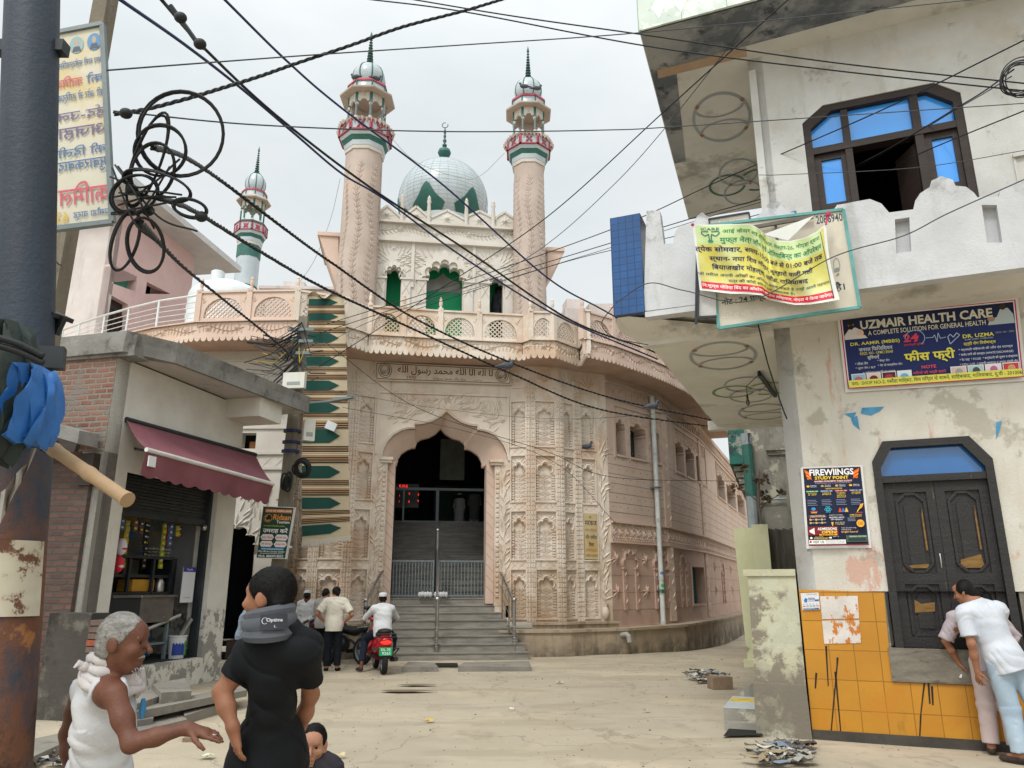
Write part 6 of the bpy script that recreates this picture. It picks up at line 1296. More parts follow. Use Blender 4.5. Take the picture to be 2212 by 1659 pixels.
for x, c_, t, b_ in ((.06, '2f8a4a', 'CLASS 6th - 8th', ['MATHS, SCIENCE', '& SST']), (.29, '2f5f9a', 'CLASS 9th - 10th', ['SCIENCE &', 'MATHEMATICS']), (.52, 'a82f3a', 'CLASS 11th - 12th', ['MATHEMATICS,', 'CHEMISTRY,', 'PHYSICS &', 'BIOLOGY']), (.75, '5a3f8a', 'CLASS 11th - 12th', ['ARTS STREAM', 'ALL SUBJECTS'])):
    sh.rect(x, .3, x + .2, .318, c_); sh.text(x + .01, .302, x + .19, .316, t, 'ececf0', .006)
    for k, l in enumerate(b_): sh.text(x + .03, .326 + .018 * k, x + .17, .34 + .018 * k, l, 'e8c848', .006)
    for k in range(4): sh.rect(x + .01, .415 + .02 * k, x + .15 + .02 * (k % 2), .421 + .02 * k, '8088a0')
sh.ell(.16, .525, .035, .02, '2f8fc0'); sh.rect(.11, .55, .22, .565, 'c03a30'); sh.rect(.12, .565, .21, .577, 'd0a040')
for a in (0, 1, 2): sh.line([(.39 + .055 * cos(t * .4) * cos(a * 1.05) - .018 * sin(t * .4) * sin(a * 1.05), .535 + (.055 * cos(t * .4) * sin(a * 1.05) + .018 * sin(t * .4) * cos(a * 1.05)) * .75) for t in range(17)], .003, '40b0c8')
for k, c_ in enumerate(('d04a30', '3070c0', 'e0b040')): x = .57 + .05 * k; sh.poly([(x, .52), (x + .015, .52), (x + .035, .57), (x - .02, .57)], c_)
sh.line([(.84, .57), (.92, .48)], .006, 'f0c840'); sh.poly([(.86, .55), (.9, .48), (.95, .47), (.92, .52)], 'f0a830'); sh.rect(.82, .575, .92, .585, 'c03a30')
sh.rect(.06, .6, .36, .63, '5a1f2c'); sh.text(.1, .6, .33, .613, 'ALSO COACHING FOR', 'e8d8c8', .005); sh.text(.09, .615, .34, .628, 'COMPETITIVE EXAMS', 'e8d8c8', .005)
for k in range(3):
    for j in range(2): sh.ell(.1 + .09 * k, .655 + .04 * j, .02, .013, 'c8a060'); sh.text(.125 + .09 * k, .648 + .04 * j, .165 + .09 * k, .66 + .04 * j, ['SSC', 'BANK', 'NDA', 'CET', 'CDS', 'UPSC'][k + 3 * j], 'd8dae0', .004)
sh.text(.4, .6, .62, .613, 'SUBJECTS COVERED:', 'e8d8c8', .005); sh.text(.4, .625, .63, .642, 'REASONING + MATHS', 'ececf0', .006); sh.text(.42, .65, .61, .666, 'CDP + PEDAGOGY', 'ececf0', .006); sh.poly([(.42, .69), (.46, .69), (.45, .715), (.445, .735), (.435, .735), (.43, .715)], 'f0b030'); sh.text(.48, .69, .63, .7, 'QUALITY + PRACTICE', 'ececf0', .003); sh.text(.48, .706, .62, .722, '= SUCCESS', 'f0c838', .006)
sh.text(.72, .6, .9, .613, 'HOME TUITION', 'f0c838', .006); sh.text(.72, .617, .9, .63, 'ALSO AVAILABLE', 'f0c838', .006)
for k in range(3): sh.rect(.68, .642 + .016 * k, .8, .648 + .016 * k, '8088a0')
sh.ell(.87, .71, .06, .045, 'f0a830', 14); sh.text(.825, .69, .915, .705, 'YOUR SUCCESS', '402010', .004); sh.text(.83, .712, .91, .727, 'IS OUR MISSION', '402010', .004)
sh.rect(.05, .74, .52, .845, '7a1f28'); sh.poly([(.07, .785), (.15, .755), (.15, .835), (.07, .805)], 'e8e0dc'); sh.text(.2, .752, .5, .785, 'ADMISSIONS', 'f2f0ee', .02); sh.text(.26, .79, .5, .825, 'OPEN!', 'f0c838', .03); sh.rect(.22, .83, .5, .848, 'e0a030'); sh.text(.26, .832, .46, .846, 'ENROLL NOW!', '301810', .006)
sh.text(.57, .755, .8, .77, 'Take the first step', 'd8dae0', .004); sh.text(.57, .775, .72, .79, 'towards your', 'd8dae0', .004); sh.text(.57, .795, .82, .825, 'bright future!', 'f0a840', .01)
sh.ell(.09, .875, .02, .013, 'e8e8e8'); sh.text(.15, .857, .28, .866, 'CALL US NOW!', 'c8ccd8', .003); sh.text(.13, .87, .36, .89, '9990755267', 'f0c838', .01); sh.text(.43, .857, .52, .868, 'EMAIL US', 'c8ccd8', .003); sh.rect(.37, .866, .41, .884, 'e8e8e8'); sh.rect(.63, .85, .955, .93, '3f5a48'); sh.text(.68, .856, .94, .872, 'FIREWIINGS STUDY POINT', 'd8e0c8', .004); sh.rect(.66, .88, .93, .92, '2a3a34')
sh.rect(.05, .9, .62, .95, 'e6e4e2'); sh.ell(.075, .922, .018, .014, 'c02a30'); sh.text(.11, .91, .29, .94, 'VISIT US:', '1a2038', .015)
for k in range(3): sh.text(.31, .904 + .015 * k, .6, .914 + .015 * k, ['Pasonda Ghazipur, B8 Near road', 'Near Royal National and Hamshifa Store', 'Pasonda Sahibabad, Ghaziabad (UP)'][k], '303848', .003)
sh.rect(.04, .953, .965, .965, '8a1f38'); sh.mb.obj('printing', rt)
# ---- small sticker on the tiles
rt, sh = poster('notice_sticker', 'small white and blue notice stuck on the ochre tiles beside torn paper', 'sticker', [(243, 871), (324, 868), (331, 944), (252, 948)], c7, .045)
sh.text(.4, .28, .78, .42, 'INDIA', '1f4f9a', .03); sh.text(.4, .45, .72, .53, 'JOB CARD', '1f4f9a', .01); sh.poly([(.14, .42), (.24, .28), (.36, .36), (.3, .55), (.18, .55)], '2f6fb0'); sh.text(.3, .05, .9, .12, 'AIR HOSTESS COURSES', '6a7a8a', .003); sh.rect(.75, .4, .98, .5, '2f5f9a')
for k in range(5): sh.ell(.12 + .18 * k, .66, .03, .03, '7a9ac0', 8); sh.rect(.06 + .19 * k, .75, .19 + .19 * k, .79, ['c04a4a', '6a8ab0', '8a8a8a', '6a8ab0', 'c04a4a'][k])
sh.rect(.05, .9, .95, .97, '2f5f9a'); sh.text(.1, .91, .7, .96, 'www.jobcard.com', 'e0e4ea', .004); sh.mb.obj('printing', rt)
# ---- painted name plate on the mosque tower
tf = Fr(RB[3], (W0[0] - RB[3][0], W0[1] - RB[3][1])); 
def c6(x, y): return 576 + .5207 * x, 604.8 + .5207 * y
pts = [tf.pt(*c6(*p), .04) for p in ((1316, 968), (1372, 970), (1376, 1160), (1322, 1158))]; S_ = quadmap(*pts); mb = MB().m(mat('yellowed_plate_stone', 'c3b08a', 'b59f76', 2, .8, layers=[('b08a3c', 1.5, .5, .65, {'z': (2.6, 3.2)})])); slab_from(S_, .14, mb); npl = mb.obj('name_plate', mosque)
sh = Sheet(S_)
for y0, y1, t, c_ in ((.16, .27, 'मरकज', '2a241e'), (.33, .42, 'चाँद मस्जिद', '8a7a5a'), (.46, .56, 'गाँव पसौंडा', '2f3a48'), (.62, .72, 'जिला', '3a3026'), (.76, .84, 'गाजियाबाद', 'b8862a'), (.88, .96, 'उत्तर प्रदेश', '8a6f3a')): sh.text(.06 if y0 != .62 else .3, y0, .94 if y0 != .62 else .7, y1, t, c_, .012)
sh.ell(.45, .08, .08, .03, '8a7a5a'); sh.mb.obj('plate_lettering', npl)
# ------------------------------------------------------------------ tea shop on the left
SF = Fr((-5.7, 14.6, 0), hd(13)); EF = Fr(SF.P(-3.06, 0, 0), (SF.n.x, SF.n.y))
rawb = mat('rough_red_brick', '8a5a4a', '8a4c3c', 3, .95, .9, 30, brick=dict(w=.23, h=.09, m=.02, c2='6d4438', mc='7f766b', warp=.05, ns=5), layers=[('77706a', 1.5, .48, .56, {'max': .85}), ('4a433d', 4, .58, .7, {'max': .7})])
darkb = mat('old_dark_brick', '6b4a40', '5a3d35', 3, .95, .7, 30, brick=dict(w=.23, h=.09, m=.018, c2='4d3832', mc='4a4540', warp=.05, ns=4), layers=[('57504a', 1.5, .52, .66, {'max': .8}), ('2f2b28', 2, .6, .75, {'max': .7})])
wplas = mat('flaking_white_plaster', 'd2cfc6', 'c3bfb4', 1.7, .9, .3, 35, layers=[('8d8a84', 4, .46, .52, {'z': (1.15, 1.25), 'zj': .22}), ('cfcbc0', 3.2, .55, .6, {'z': (.9, 1.0)}), ('9d9789', (4, 4, 1), .58, .78, {'max': .5}), ('6d675d', 9, .7, .78)])
rawc = mat('weathered_raw_concrete', '86847f', '6f6d68', 2, .95, .6, 18, layers=[('4f4d49', (3, 3, 2), .5, .68, {'max': .8}), ('aaa79f', 2.3, .6, .72, {'max': .6})])
shop = thing('tea_shop', 'small white plastered tea shop with raw brick end wall and projecting concrete slab roof', 'shop', SF.P(0, 0))
mb = MB().m(wplas); P = SF.P
mb.box(SF, -3.06, -2.5, -.1, 5.3, -.4, 0); mb.box(SF, .0, .62, -.1, 3.6, -.4, 0)
mb.wall(SF, [(-2.5, 3.5), (.62, 3.5), (.62, 5.3), (-2.5, 5.3)], [], 0, -.3)
mb.box(SF, -2.5, .0, -.1, .45, -2.6, .04); mb.box(SF, .35, .62, -.1, 5.3, -2.6, -.4); mb.box(SF, -3.06, .62, 5.2, 5.3, -2.6, -.3); mb.box(SF, -.02, .8, 4.95, 5.36, -1.5, .75)
mb.obj('wall', shop)
mb = MB().m(rawb); mb.wall(EF, [(-2.3, 3.75), (0, 3.75), (0, 5.3), (-2.3, 5.3)], [], .01, -.3); mb.m(darkb).wall(EF, [(-1.4, -.1), (0.0, -.1), (0, 3.75), (-1.4, 3.75)], [], .0, -.3); mb.obj('brick_end_wall', shop, EF)
mb = MB().m(rawc); q = [P(-3.2, 0, .2), P(-2.45, 0, .6), P(1.5, 0, .98), P(1.5, 0, -2.6), P(-3.1, 0, -2.6)]; n = 5
R = random.Random(3)
for z0, z1, e in ((5.33, 5.52, 0), (5.52, 5.68, .03)): mb.add([v + Z3 * z0 for v in q] + [v + Z3 * z1 + SF.n * e for v in q], [(4, 3, 2, 1, 0), (5, 6, 7, 8, 9)] + [(i, (i + 1) % 5, 5 + (i + 1) % 5, 5 + i) for i in range(5)])
mb.box(EF, -2.4, .35, 5.28, 5.46, -.3, .06)
for k in range(22): x = -2.3 + .12 * k; mb.box(EF, x, x + .1 + .05 * R.random(), 5.46 + .02 * R.random(), 5.62 + .03 * R.random(), -.4, .03 + .05 * R.random())
mb.obj('roof_slab', shop)
mb = MB().m(mat('slab_shuttering_face', 'b5b2aa', 'a09d95', (1, 1, 1), .9, .25, 25, layers=[('7e7b74', (1, 1, 30), .55, .7, {'max': .6})])); mb.add([P(-2.4, 5.325, .55), P(1.45, 5.325, .93), P(1.45, 5.325, -.0), P(-3.0, 5.325, .0)], [(0, 1, 2, 3)]); mb.obj('slab_underside', shop)
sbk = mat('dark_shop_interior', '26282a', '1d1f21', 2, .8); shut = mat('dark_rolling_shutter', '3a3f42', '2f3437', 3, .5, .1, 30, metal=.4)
mb = MB().m(shut)
for k in range(12): z = 2.92 + .055 * k; mb.box(SF, -2.45, -.02, z, z + .045, -.22, -.17 - .015 * (k % 2))
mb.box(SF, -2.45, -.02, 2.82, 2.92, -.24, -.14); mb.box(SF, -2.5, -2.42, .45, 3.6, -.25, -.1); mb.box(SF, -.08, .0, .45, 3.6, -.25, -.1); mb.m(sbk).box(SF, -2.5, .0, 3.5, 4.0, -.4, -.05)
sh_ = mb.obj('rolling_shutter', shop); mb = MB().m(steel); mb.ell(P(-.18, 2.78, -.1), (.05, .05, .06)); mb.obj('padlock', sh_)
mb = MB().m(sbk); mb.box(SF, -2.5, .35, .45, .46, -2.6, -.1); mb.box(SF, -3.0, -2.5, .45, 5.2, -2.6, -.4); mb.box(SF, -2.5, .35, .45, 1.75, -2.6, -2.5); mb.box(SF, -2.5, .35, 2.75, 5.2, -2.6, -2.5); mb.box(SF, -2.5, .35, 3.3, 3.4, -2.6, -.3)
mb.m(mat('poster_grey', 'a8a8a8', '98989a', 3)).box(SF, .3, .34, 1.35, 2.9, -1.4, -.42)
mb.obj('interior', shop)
# awning
aw = thing('awning', 'faded maroon retractable awning with scalloped valance over the tea shop', 'awning', P(-.8, 4.3, .05))
mar = mat('faded_maroon_canvas', '7d4a52', '6f4048', 1.4, .85, .15, 30, layers=[('8f6468', .9, .55, .75, {'max': .5})])
A0, A1 = P(-2.73, 4.32, .04), P(1.1, 4.38, .04); B0, B1 = SF.pt(316, 971, 1.0), SF.pt(591, 1046, 1.0)
mb = MB().m(mar); mb.grid([[(A0 * (1 - i / 24) + A1 * (i / 24)) * (1 - j / 6) + (B0 * (1 - i / 24) + B1 * (i / 24)) * (j / 6) + Z3 * (-.05 * sin(pi * j / 6) + e) for i in range(25)] for e, js in ((0, range(7)), (-.012, range(6, -1, -1))) for j in js], True); mb.obj('canopy', aw)
mb = MB().m(mar); n = 11; lo_, up = [], []
for i in range(n * 6 + 1):
    t = i / (n * 6); b = B0 * (1 - t) + B1 * t; up.append(b + Z3 * -.03); lo_.append(b + Z3 * (-.36 - .05 * abs(sin(pi * t * n))) + SF.n * (.03 * sin(t * 17) - .05))
mb.grid([up, [(a + b) / 2 + SF.n * .02 * sin(i * .35) for i, (a, b) in enumerate(zip(up, lo_))], lo_], True); mb.obj('valance', aw)
mb = MB().m(mat('white_awning_bar', 'c9c8c4', 'bbbab6', 4, .4)); mb.tube([B0, B1], .035, 10); mb.obj('front_bar', aw)
mb = MB().m(blackm); mb.tube([A0, A1], .05, 8); mb.tube([P(-2.4, 3.9, 0), B0 * .93 + B1 * .07], .025, 6); mb.tube([P(.8, 3.9, 0), B0 * .07 + B1 * .93], .025, 6); mb.obj('arm', aw)
mb = MB().m(mat('white_sticker', 'cfcfcf')); mb.abox(B0 + (B1 - B0) * .035 + Z3 * -.24 + SF.n * .02, .02, .16, .16, radians(-13)); mb.obj('tag', aw)
# goods inside
def simple(name, label, cat, fn, grp=None):
    mb = MB(); fn(mb); o = mb.obj(name); return tag(o, label, cat, grp)
ct = thing('shop_counter', 'battered steel tea counter on legs inside the shop', 'counter', P(-1.1, .46, -.5))
mb = MB().m(mat('scratched_steel_sheet', '77736e', '5f5b56', (3, 3, 3), .5, .2, metal=.5, layers=[('b5b0a8', 7, .6, .68)])); mb.box(SF, -2.1, -.55, 1.1, 1.52, -1.1, -.3); mb.box(SF, -2.15, -.5, 1.52, 1.56, -1.15, -.25); mb.obj('top', ct)
mb = MB().m(sbk); mb.box(SF, -2.1, -.56, 1.12, 1.5, -.31, -.295) if 0 else None; mb.box(SF, -2.3, -1.45, 1.1, 1.54, -1.1, -.28); mb.obj('cabinet', ct)
for x, y in ((-1.4, -.35), (-.6, -.35), (-1.4, -1.05), (-.6, -1.05)): MB().m(greym).box(SF, x, x + .05, .46, 1.1, y - .05, y).obj('leg', ct)
mb = MB().m(greym); mb.box(SF, -1.7, -.55, .72, .75, -1.05, -.35); mb.obj('shelf', ct)
dc_ = thing('display_case', 'black framed glass snack display case standing on the tea counter', 'display case', P(-1.6, 1.56, -.7))
mb = MB().m(blackm)
for x in (-2.35, -1.75, -1.15, -.65):
    for y in (-.35, -1.0): mb.box(SF, x, x + .05, 1.56, 2.2, y - .05, y)
for z in (1.56, 1.85, 2.17): mb.box(SF, -2.35, -.6, z, z + .05, -1.05, -.35 if z != 1.85 else -.4)
mb.box(SF, -.62, -.45, 1.0, 2.2, -1.1, -.4); mb.obj('frame', dc_)
simple('cardboard_box', 'yellow cardboard box standing in the display case', 'box', lambda mb: mb.m(mat('yellow_carton', 'b98a2c', 'a87a24', 4, .7)).box(SF, -1.5, -.95, 1.62, 1.82, -.75, -.45))
eg = mat('grey_egg_tray', '9a958e', '85807a', 9, .9)
def tray(z, d, s0):
    def f(mb):
        mb.m(eg)
        for r in range(3): mb.grid([[P(s0 + .04 * i, z + .06 * r + .035 * ((i + j) % 2), d - .04 * j) for i in range(13)] for j in range(8)], False)
    return f
simple('egg_tray', 'stack of grey egg trays on the low shelf under the tea counter', 'egg tray', tray(.78, -.4, -1.55)); simple('egg_tray', 'stack of grey egg trays on top of the display case', 'egg tray', tray(2.22, -.5, -1.0))
bk = thing('paint_bucket', 'white paint bucket with a blue label beside the counter leg', 'bucket', P(-.4, .46, -.25))
mb = MB().m(mat('white_bucket_plastic', 'c9cacb', 'bbbcbd', 4, .4)); mb.lathe(P(-.4, .46, -.25), [(.13, 0), (.155, .36), (.165, .37), (.165, .39), (.15, .39)], 18); mb.obj('pail', bk)
mb = MB().m(ink('2c3f8a')); f = P(-.4, .46, -.25); mb.grid([[f + Vector((.147 * cos(a), .147 * sin(a), z)) * 1 for a in np.linspace(-1.7, .2, 10)] for z in (.06, .3)], True); mb.m(ink('4f9a3c')); mb.grid([[f + Vector((.15 * cos(a), .15 * sin(a), z)) for a in np.linspace(-.2, .3, 5)] for z in (.06, .3)], True); mb.obj('label', bk)
simple('foil_roll', 'silver foil roll leaning out of the paint bucket', 'foil roll', lambda mb: mb.m(steel).tube([P(-.45, .7, -.25), P(-.15, 1.12, -.2)], .05, 8)); simple('foil_roll', 'grey tube lying across the egg trays towards the bucket', 'foil roll', lambda mb: mb.m(steel).tube([P(-1.1, .98, -.4), P(-.35, 1.2, -.3)], .04, 8))
def kettle(mb): mb.m(steel).lathe(P(-.75, 1.56, -.5), [(.08, 0), (.1, .1), (.09, .22), (.05, .28), (.05, .33), (.0, .34)], 14)
simple('steel_jug', 'steel jug at the end of the tea counter', 'jug', kettle)
qb = thing('payment_card', 'white payment card with a blue header on the right side of the shop doorway', 'sign', P(-.28, 1.5, -.2))
S_ = quadmap(P(-.52, 2.05, -.2), P(-.16, 2.05, -.2), P(-.16, 1.42, -.2), P(-.52, 1.42, -.2)); mb = MB().m(ink('c9cad0')); slab_from(S_, .01, mb); mb.obj('card', qb); s2 = Sheet(S_); s2.rect(0, 0, 1, .14, '3a3a86'); s2.text(.3, .04, .75, .1, 'PhonePe', 'd8d8e8'); s2.text(.25, .84, .75, .9, 'Scan & Pay', '505058'); s2.mb.obj('printing', qb)
R = random.Random(9); cols = ['2f2f35', '8a8f2c', '2a5f9a', 'b03a2c', '6a4a2a', 'c9b43c', '3a3a44', 'd0562c', '1f1f24']
for k in range(16):                                        # hanging strips of sachets
    x = -2.35 + .135 * k; c_ = cols[k % 9]; L_ = R.choice([.3, .4, .55, .8]) if 4 < k < 13 else .3; d = -.32 - .3 * R.random()
    def f(mb, x=x, c_=c_, L_=L_, d=d):
        for q in range(int(L_ / .1)): mb.m(ink(c_)); mb.box(SF, x, x + .1, 2.8 - .1 * q - .09, 2.8 - .1 * q, d - .012, d + .012 * (q % 2)); mb.m(ink('c9b43c' if q % 2 else 'b9b9b9')).box(SF, x + .02, x + .07, 2.8 - .1 * q - .06, 2.8 - .1 * q - .03, d + .012, d + .014)
    simple('sachet_strip', 'strip of small sachets hanging under the half open shop shutter', 'sachets', f, 'sachet strips hanging in the shop')
for k, (x, z, c_, lb) in enumerate(((-2.42, 2.28, '5a3a8a', 'purple crisp packet hanging left in the shop doorway'), (-2.22, 2.2, 'd8d0d0', 'upper white and red snack packet hanging by the purple one'), (-2.24, 1.92, 'c83040', 'lower red and white snack packet hanging below the white one'))):
    def f(mb, x=x, z=z, c_=c_): mb.m(ink(c_)).ell(P(x + .1, z + .13, -.25), (.1, .06, .14)); mb.m(ink('c83040' if c_ != 'c83040' else 'd8d0d0')).ell(P(x + .1, z + .1, -.22), (.07, .045, .05))
    simple('snack_packet', lb, 'snack packet', f)
# ------------------------------------------------------------------ older walls left of the shop
ov = thing('old_brick_house', 'old mouldy brick house with yellow and blue paint left of the tea shop', 'house', EF.P(-2.2, 0, .3))
ybp = mat('peeling_yellow_blue_paint', '6f6a60', '5c574e', 2, .95, .5, 25, layers=[('a98a3a', 1.6, .42, .5, {'z': (9, 9.1)}), ('3f7fb0', 1.2, .46, .52, {'z': (3.15, 3.25), 'zj': .05}), ('7a756b', 1.7, .47, .53, {'z': (2.6, 2.8), 'zj': .3}), ('3a3733', 2, .6, .72, {'max': .8})])
mb = MB().m(ybp); mb.box(EF, -6, -1.05, -.1, 4.1, -3, .12); mb.obj('painted_wall', ov)
mb = MB().m(darkb); mb.box(EF, -1.05, -.12, -.1, 3.55, -.4, .08); mb.obj('brick_jamb', ov, EF)
mb = MB().m(rawc); mb.hexa([EF.P(-1.9, 4.3, .1), EF.P(-.05, 3.78, .1), EF.P(-.05, 3.78, .5), EF.P(-1.9, 4.3, .6), EF.P(-1.9, 4.5, .1), EF.P(-.05, 4.0, .1), EF.P(-.05, 3.98, .5), EF.P(-1.9, 4.45, .6)]); mb.m(bwood).bar(EF.P(-1.9, 4.22, .62), EF.P(-.02, 3.7, .52), .08, .12); mb.box(EF, -.3, -.05, 3.2, 3.7, .0, .14); mb.obj('lean_to_roof', ov)
mb = MB().m(mat('blue_sheet_metal', '4a7fa0', '3f7090', 2, .6, layers=[('8f8f88', 3, .6, .68)])); mb.hexa([EF.P(-2.3, 2.6, .15), EF.P(-1.1, 2.6, .15), EF.P(-1.1, 2.55, .45), EF.P(-2.3, 2.5, .45), EF.P(-2.3, 3.05, .12), EF.P(-1.1, 3.05, .12), EF.P(-1.1, 3.0, .2), EF.P(-2.3, 3.0, .2)]); mb.obj('sheet_hood', ov)
SW = Fr(atZ(188, 1560, 0), hd(103)); stb = mat('mould_black_plaster', '4a4640', '3d3a35', 1.5, .95, .5, 22, layers=[('6b665c', 1.4, .5, .62, {'max': .8}), ('24221f', 1.1, .5, .66, {'max': .8}), ('57524a', 6, .6, .75)])
zt_ = SW.sz(188, 1325)[1]; w_ = SW.sz(108, 1500)[0]
mb = MB().m(stb).box(SW, w_ - .2, -.16, -.1, zt_, -.35, 0); st_ = thing('brick_stub_wall', 'waist high mould blackened wall with a red brick end, left behind the old man', 'wall', SW.P(-.4, 0)); mb.obj('plaster', st_)
R = random.Random(4); mb = MB()
for k in range(int(zt_ / .085)):
    for j in (0,): mb.m(mat('brick_red', '96503c', '7d4232', 9, .95, .4, 40) if (k < 8 or R.random() < .2) else mat('brick_brown', '6b5a50', '5a4c44', 9, .95, .4, 40)).box(SW, -.17 + .02 * R.random(), .03 + .05 * R.random() - (.06 if k % 2 else 0), .085 * k, .085 * k + .072, -.02 - .02 * R.random() - .3, .025 * R.random() - .8 * j)
mb.obj('bricks', st_)
# stone steps and rubble outside the shop
stone = mat('worn_street_stone', '8a8478', '76706a', 1.5, .95, .45, 22, layers=[('5d574e', 2.5, .52, .7, {'max': .7}), ('a39c8e', 3, .6, .75, {'max': .5})])
def slab(pts, z0, z1, label, grp='loose stone slabs by the shop', nm='stone_slab'):
    R = random.Random(len(label)); b = [atZ(u, v, z1) for u, v in pts]; mb = MB().m(stone); n = len(b); b = [p + Vector((R.uniform(-.03, .03), R.uniform(-.03, .03), 0)) for p in b]
    mb.add([Vector((p.x, p.y, z0)) for p in b] + [p + Z3 * R.uniform(-.02, .02) for p in b], [tuple(range(n))[::-1], tuple(range(n, 2 * n))] + [(i, (i + 1) % n, n + (i + 1) % n, n + i) for i in range(n)]); o = mb.obj(nm); tag(o, label, 'stone', grp); return o
slab([(268, 1505), (350, 1478), (352, 1500), (270, 1530)], .1, .32, 'rough stone block against the shop plinth, nearer the old man'); slab([(325, 1480), (400, 1462), (410, 1490), (345, 1500)], .1, .36, 'cut stone block against the middle of the shop plinth')
slab([(270, 1530), (520, 1478), (530, 1492), (275, 1545)], .16, .24, 'long thin stone ledge running along the foot of the shop'); slab([(290, 1555), (395, 1538), (405, 1552), (300, 1580)], -.02, .1, 'tilted paving slab below the stone ledge, nearest the old man'); slab([(390, 1520), (465, 1505), (480, 1520), (400, 1545)], -.02, .12, 'broken paving slab below the stone ledge, nearer the man in black')
slab([(275, 1545), (330, 1535), (330, 1550), (278, 1560)], -.02, .17, 'square stone prop under the long ledge'); slab([(10, 1612), (130, 1585), (140, 1600), (60, 1640), (0, 1650)], -.05, .12, 'low earth covered step in front of the mould black wall', None, 'stone_step'); slab([(22, 1552), (40, 1545), (42, 1570), (20, 1590)], 0, .25, 'grey rubble lump beside the steel pole', None, 'rubble')
for k, (a, b, lb) in enumerate(((868, 945, 'worn kerb slab with a rounded left end below the mosque steps'), (988, 1146, 'long kerb slab with a crack below the right part of the mosque steps'))): slab([(a, 1441), (b, 1440), (b + (0 if k else -6), 1430), (a + 14, 1430)], -.1, .1, lb, 'kerb slabs below the mosque steps', 'kerb_slab')
mb = MB().m(mat('drain_black', '151412')); mb.add([atZ(u, v, .025) for u, v in ((930, 1440), (990, 1440), (988, 1432), (934, 1432))], [(0, 1, 2, 3)]); mb.add([atZ(u, v, .03) for u, v in ((1562, 1590), (1648, 1588), (1645, 1572), (1585, 1560))], [(0, 1, 2, 3)]); struct(mb.obj('drain_opening'))
# ------------------------------------------------------------------ pink house, tank and rooftops behind
def c2(x, y): return 86.4 + .28644 * x, 345.6 + .28644 * y
PB = Fr(atY(237, 600, 21.5), hd(8)); PC = Fr(PB.P(0, 0), (PB.n.x, PB.n.y)); pk = mat('pink_house_paint', 'd9bcb8', 'cfb0ac', 1.2, .9, .12, 30, layers=[('c9c3bc', 1, .55, .75, {'max': .6})]); pw = mat('streaky_pale_wall', 'd2c9c4', 'c4bab5', 1.3, .9, .15, 30, layers=[('aba39c', (3, 3, .5), .5, .75, {'max': .7})])
ph = thing('pink_house', 'tall pale pink house with a deep roof edge behind the terrace railing', 'house', PB.P(0, 0))
e_ = PB.sz(*c2(1150, 900))[0]; zr = PB.sz(*c2(560, 255))[1]
b1 = [PB.sz(*c2(*p)) for p in ((530, 925), (540, 785), (770, 900), (985, 1010), (770, 1010))]; b2 = [PB.sz(*c2(*p)) for p in ((500, 1345), (520, 1010), (665, 1090), (650, 1330))]
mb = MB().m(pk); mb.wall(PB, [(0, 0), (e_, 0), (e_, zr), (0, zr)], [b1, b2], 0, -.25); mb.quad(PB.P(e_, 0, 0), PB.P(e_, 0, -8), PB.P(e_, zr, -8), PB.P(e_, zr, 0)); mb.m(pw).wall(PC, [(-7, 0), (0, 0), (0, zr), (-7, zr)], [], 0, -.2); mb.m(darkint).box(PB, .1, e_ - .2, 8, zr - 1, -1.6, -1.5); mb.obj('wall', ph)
mb = MB().m(mat('grey_white_roof_soffit', 'c9c9c8', 'bcbcbb', 2, .9)); mb.box(PB, -.9, e_ + 1.6, zr, zr + .22, -7, 1.0); mb.obj('roof', ph)
mb = MB().m(mat('mint_green_paint', '4fae94', '48a088', 2)); x0, x1 = PB.sz(*c2(620, 950))[0], PB.sz(*c2(720, 950))[0]; mb.box(PB, x0, x1, b1[0][1] - 1, b1[1][1] + .4, -.9, -.3); mb.m(pk).box(PB, x1, x1 + .5, b1[0][1] - 1.2, b1[1][1] + .2, -.9, .03); mb.obj('balcony_panel', ph)
mb = MB().m(bwood); mb.wall(PB, b2, [], -.2, -.22); 
for k in range(6): mb.box(PB, b2[1][0] + .1 + .22 * k, b2[1][0] + .14 + .22 * k, b2[0][1], b2[1][1] - .3, -.2, -.16)
mb.obj('grille_door', ph)
tk = thing('water_tank', 'big white plastic water tank standing on the mosque terrace', 'water tank', atY(490, 700, 21.5)); tc_ = atY(490, 660, 21.5); zb_ = ZB + .42; zt_ = atY(490, 612, 21.5).z
tw = mat('white_tank_plastic', 'd4dadb', 'c9d0d2', 1.5, .5, .05)
mb = MB().m(tw); c_ = Vector((tc_.x, tc_.y, 0)); r_ = 1.12
pr = [(r_, zb_)]; z = zb_
while z < zt_ - .75: pr += [(r_, z + .02), (r_ * 1.02, z + .1), (r_, z + .18)]; z += .3
mb.lathe(c_, pr + [(r_, zt_ - .55), (r_ * .96, zt_ - .42), (r_ * .8, zt_ - .25), (r_ * .5, zt_ - .08), (.3, zt_), (.05, zt_)], 36); mb.obj('body', tk)
mb = MB().m(tw); n0 = atY(470, 600, 21.3); mb.lathe(Vector((n0.x, n0.y, 0)), [(.2, zt_ - .35), (.2, zt_ + .28), (.17, zt_ + .3)], 16); mb.obj('inlet', tk)
mb = MB().m(ink('2a2d30')); mb.grid([[c_ + Vector((1.16 * sin(a), -1.16 * cos(a), z)) for a in np.linspace(-.35, .0, 6)] for z in (zt_ - 1.0, zt_ - .75)], True); mb.m(ink('c9cbcc')); 
for k in range(6): mb.grid([[c_ + Vector((1.165 * sin(a), -1.165 * cos(a), z)) for a in (-.32 + .05 * k, -.29 + .05 * k)] for z in (zt_ - .95 + .03 * (k % 2), zt_ - .8)], True)
mb.obj('label', tk)
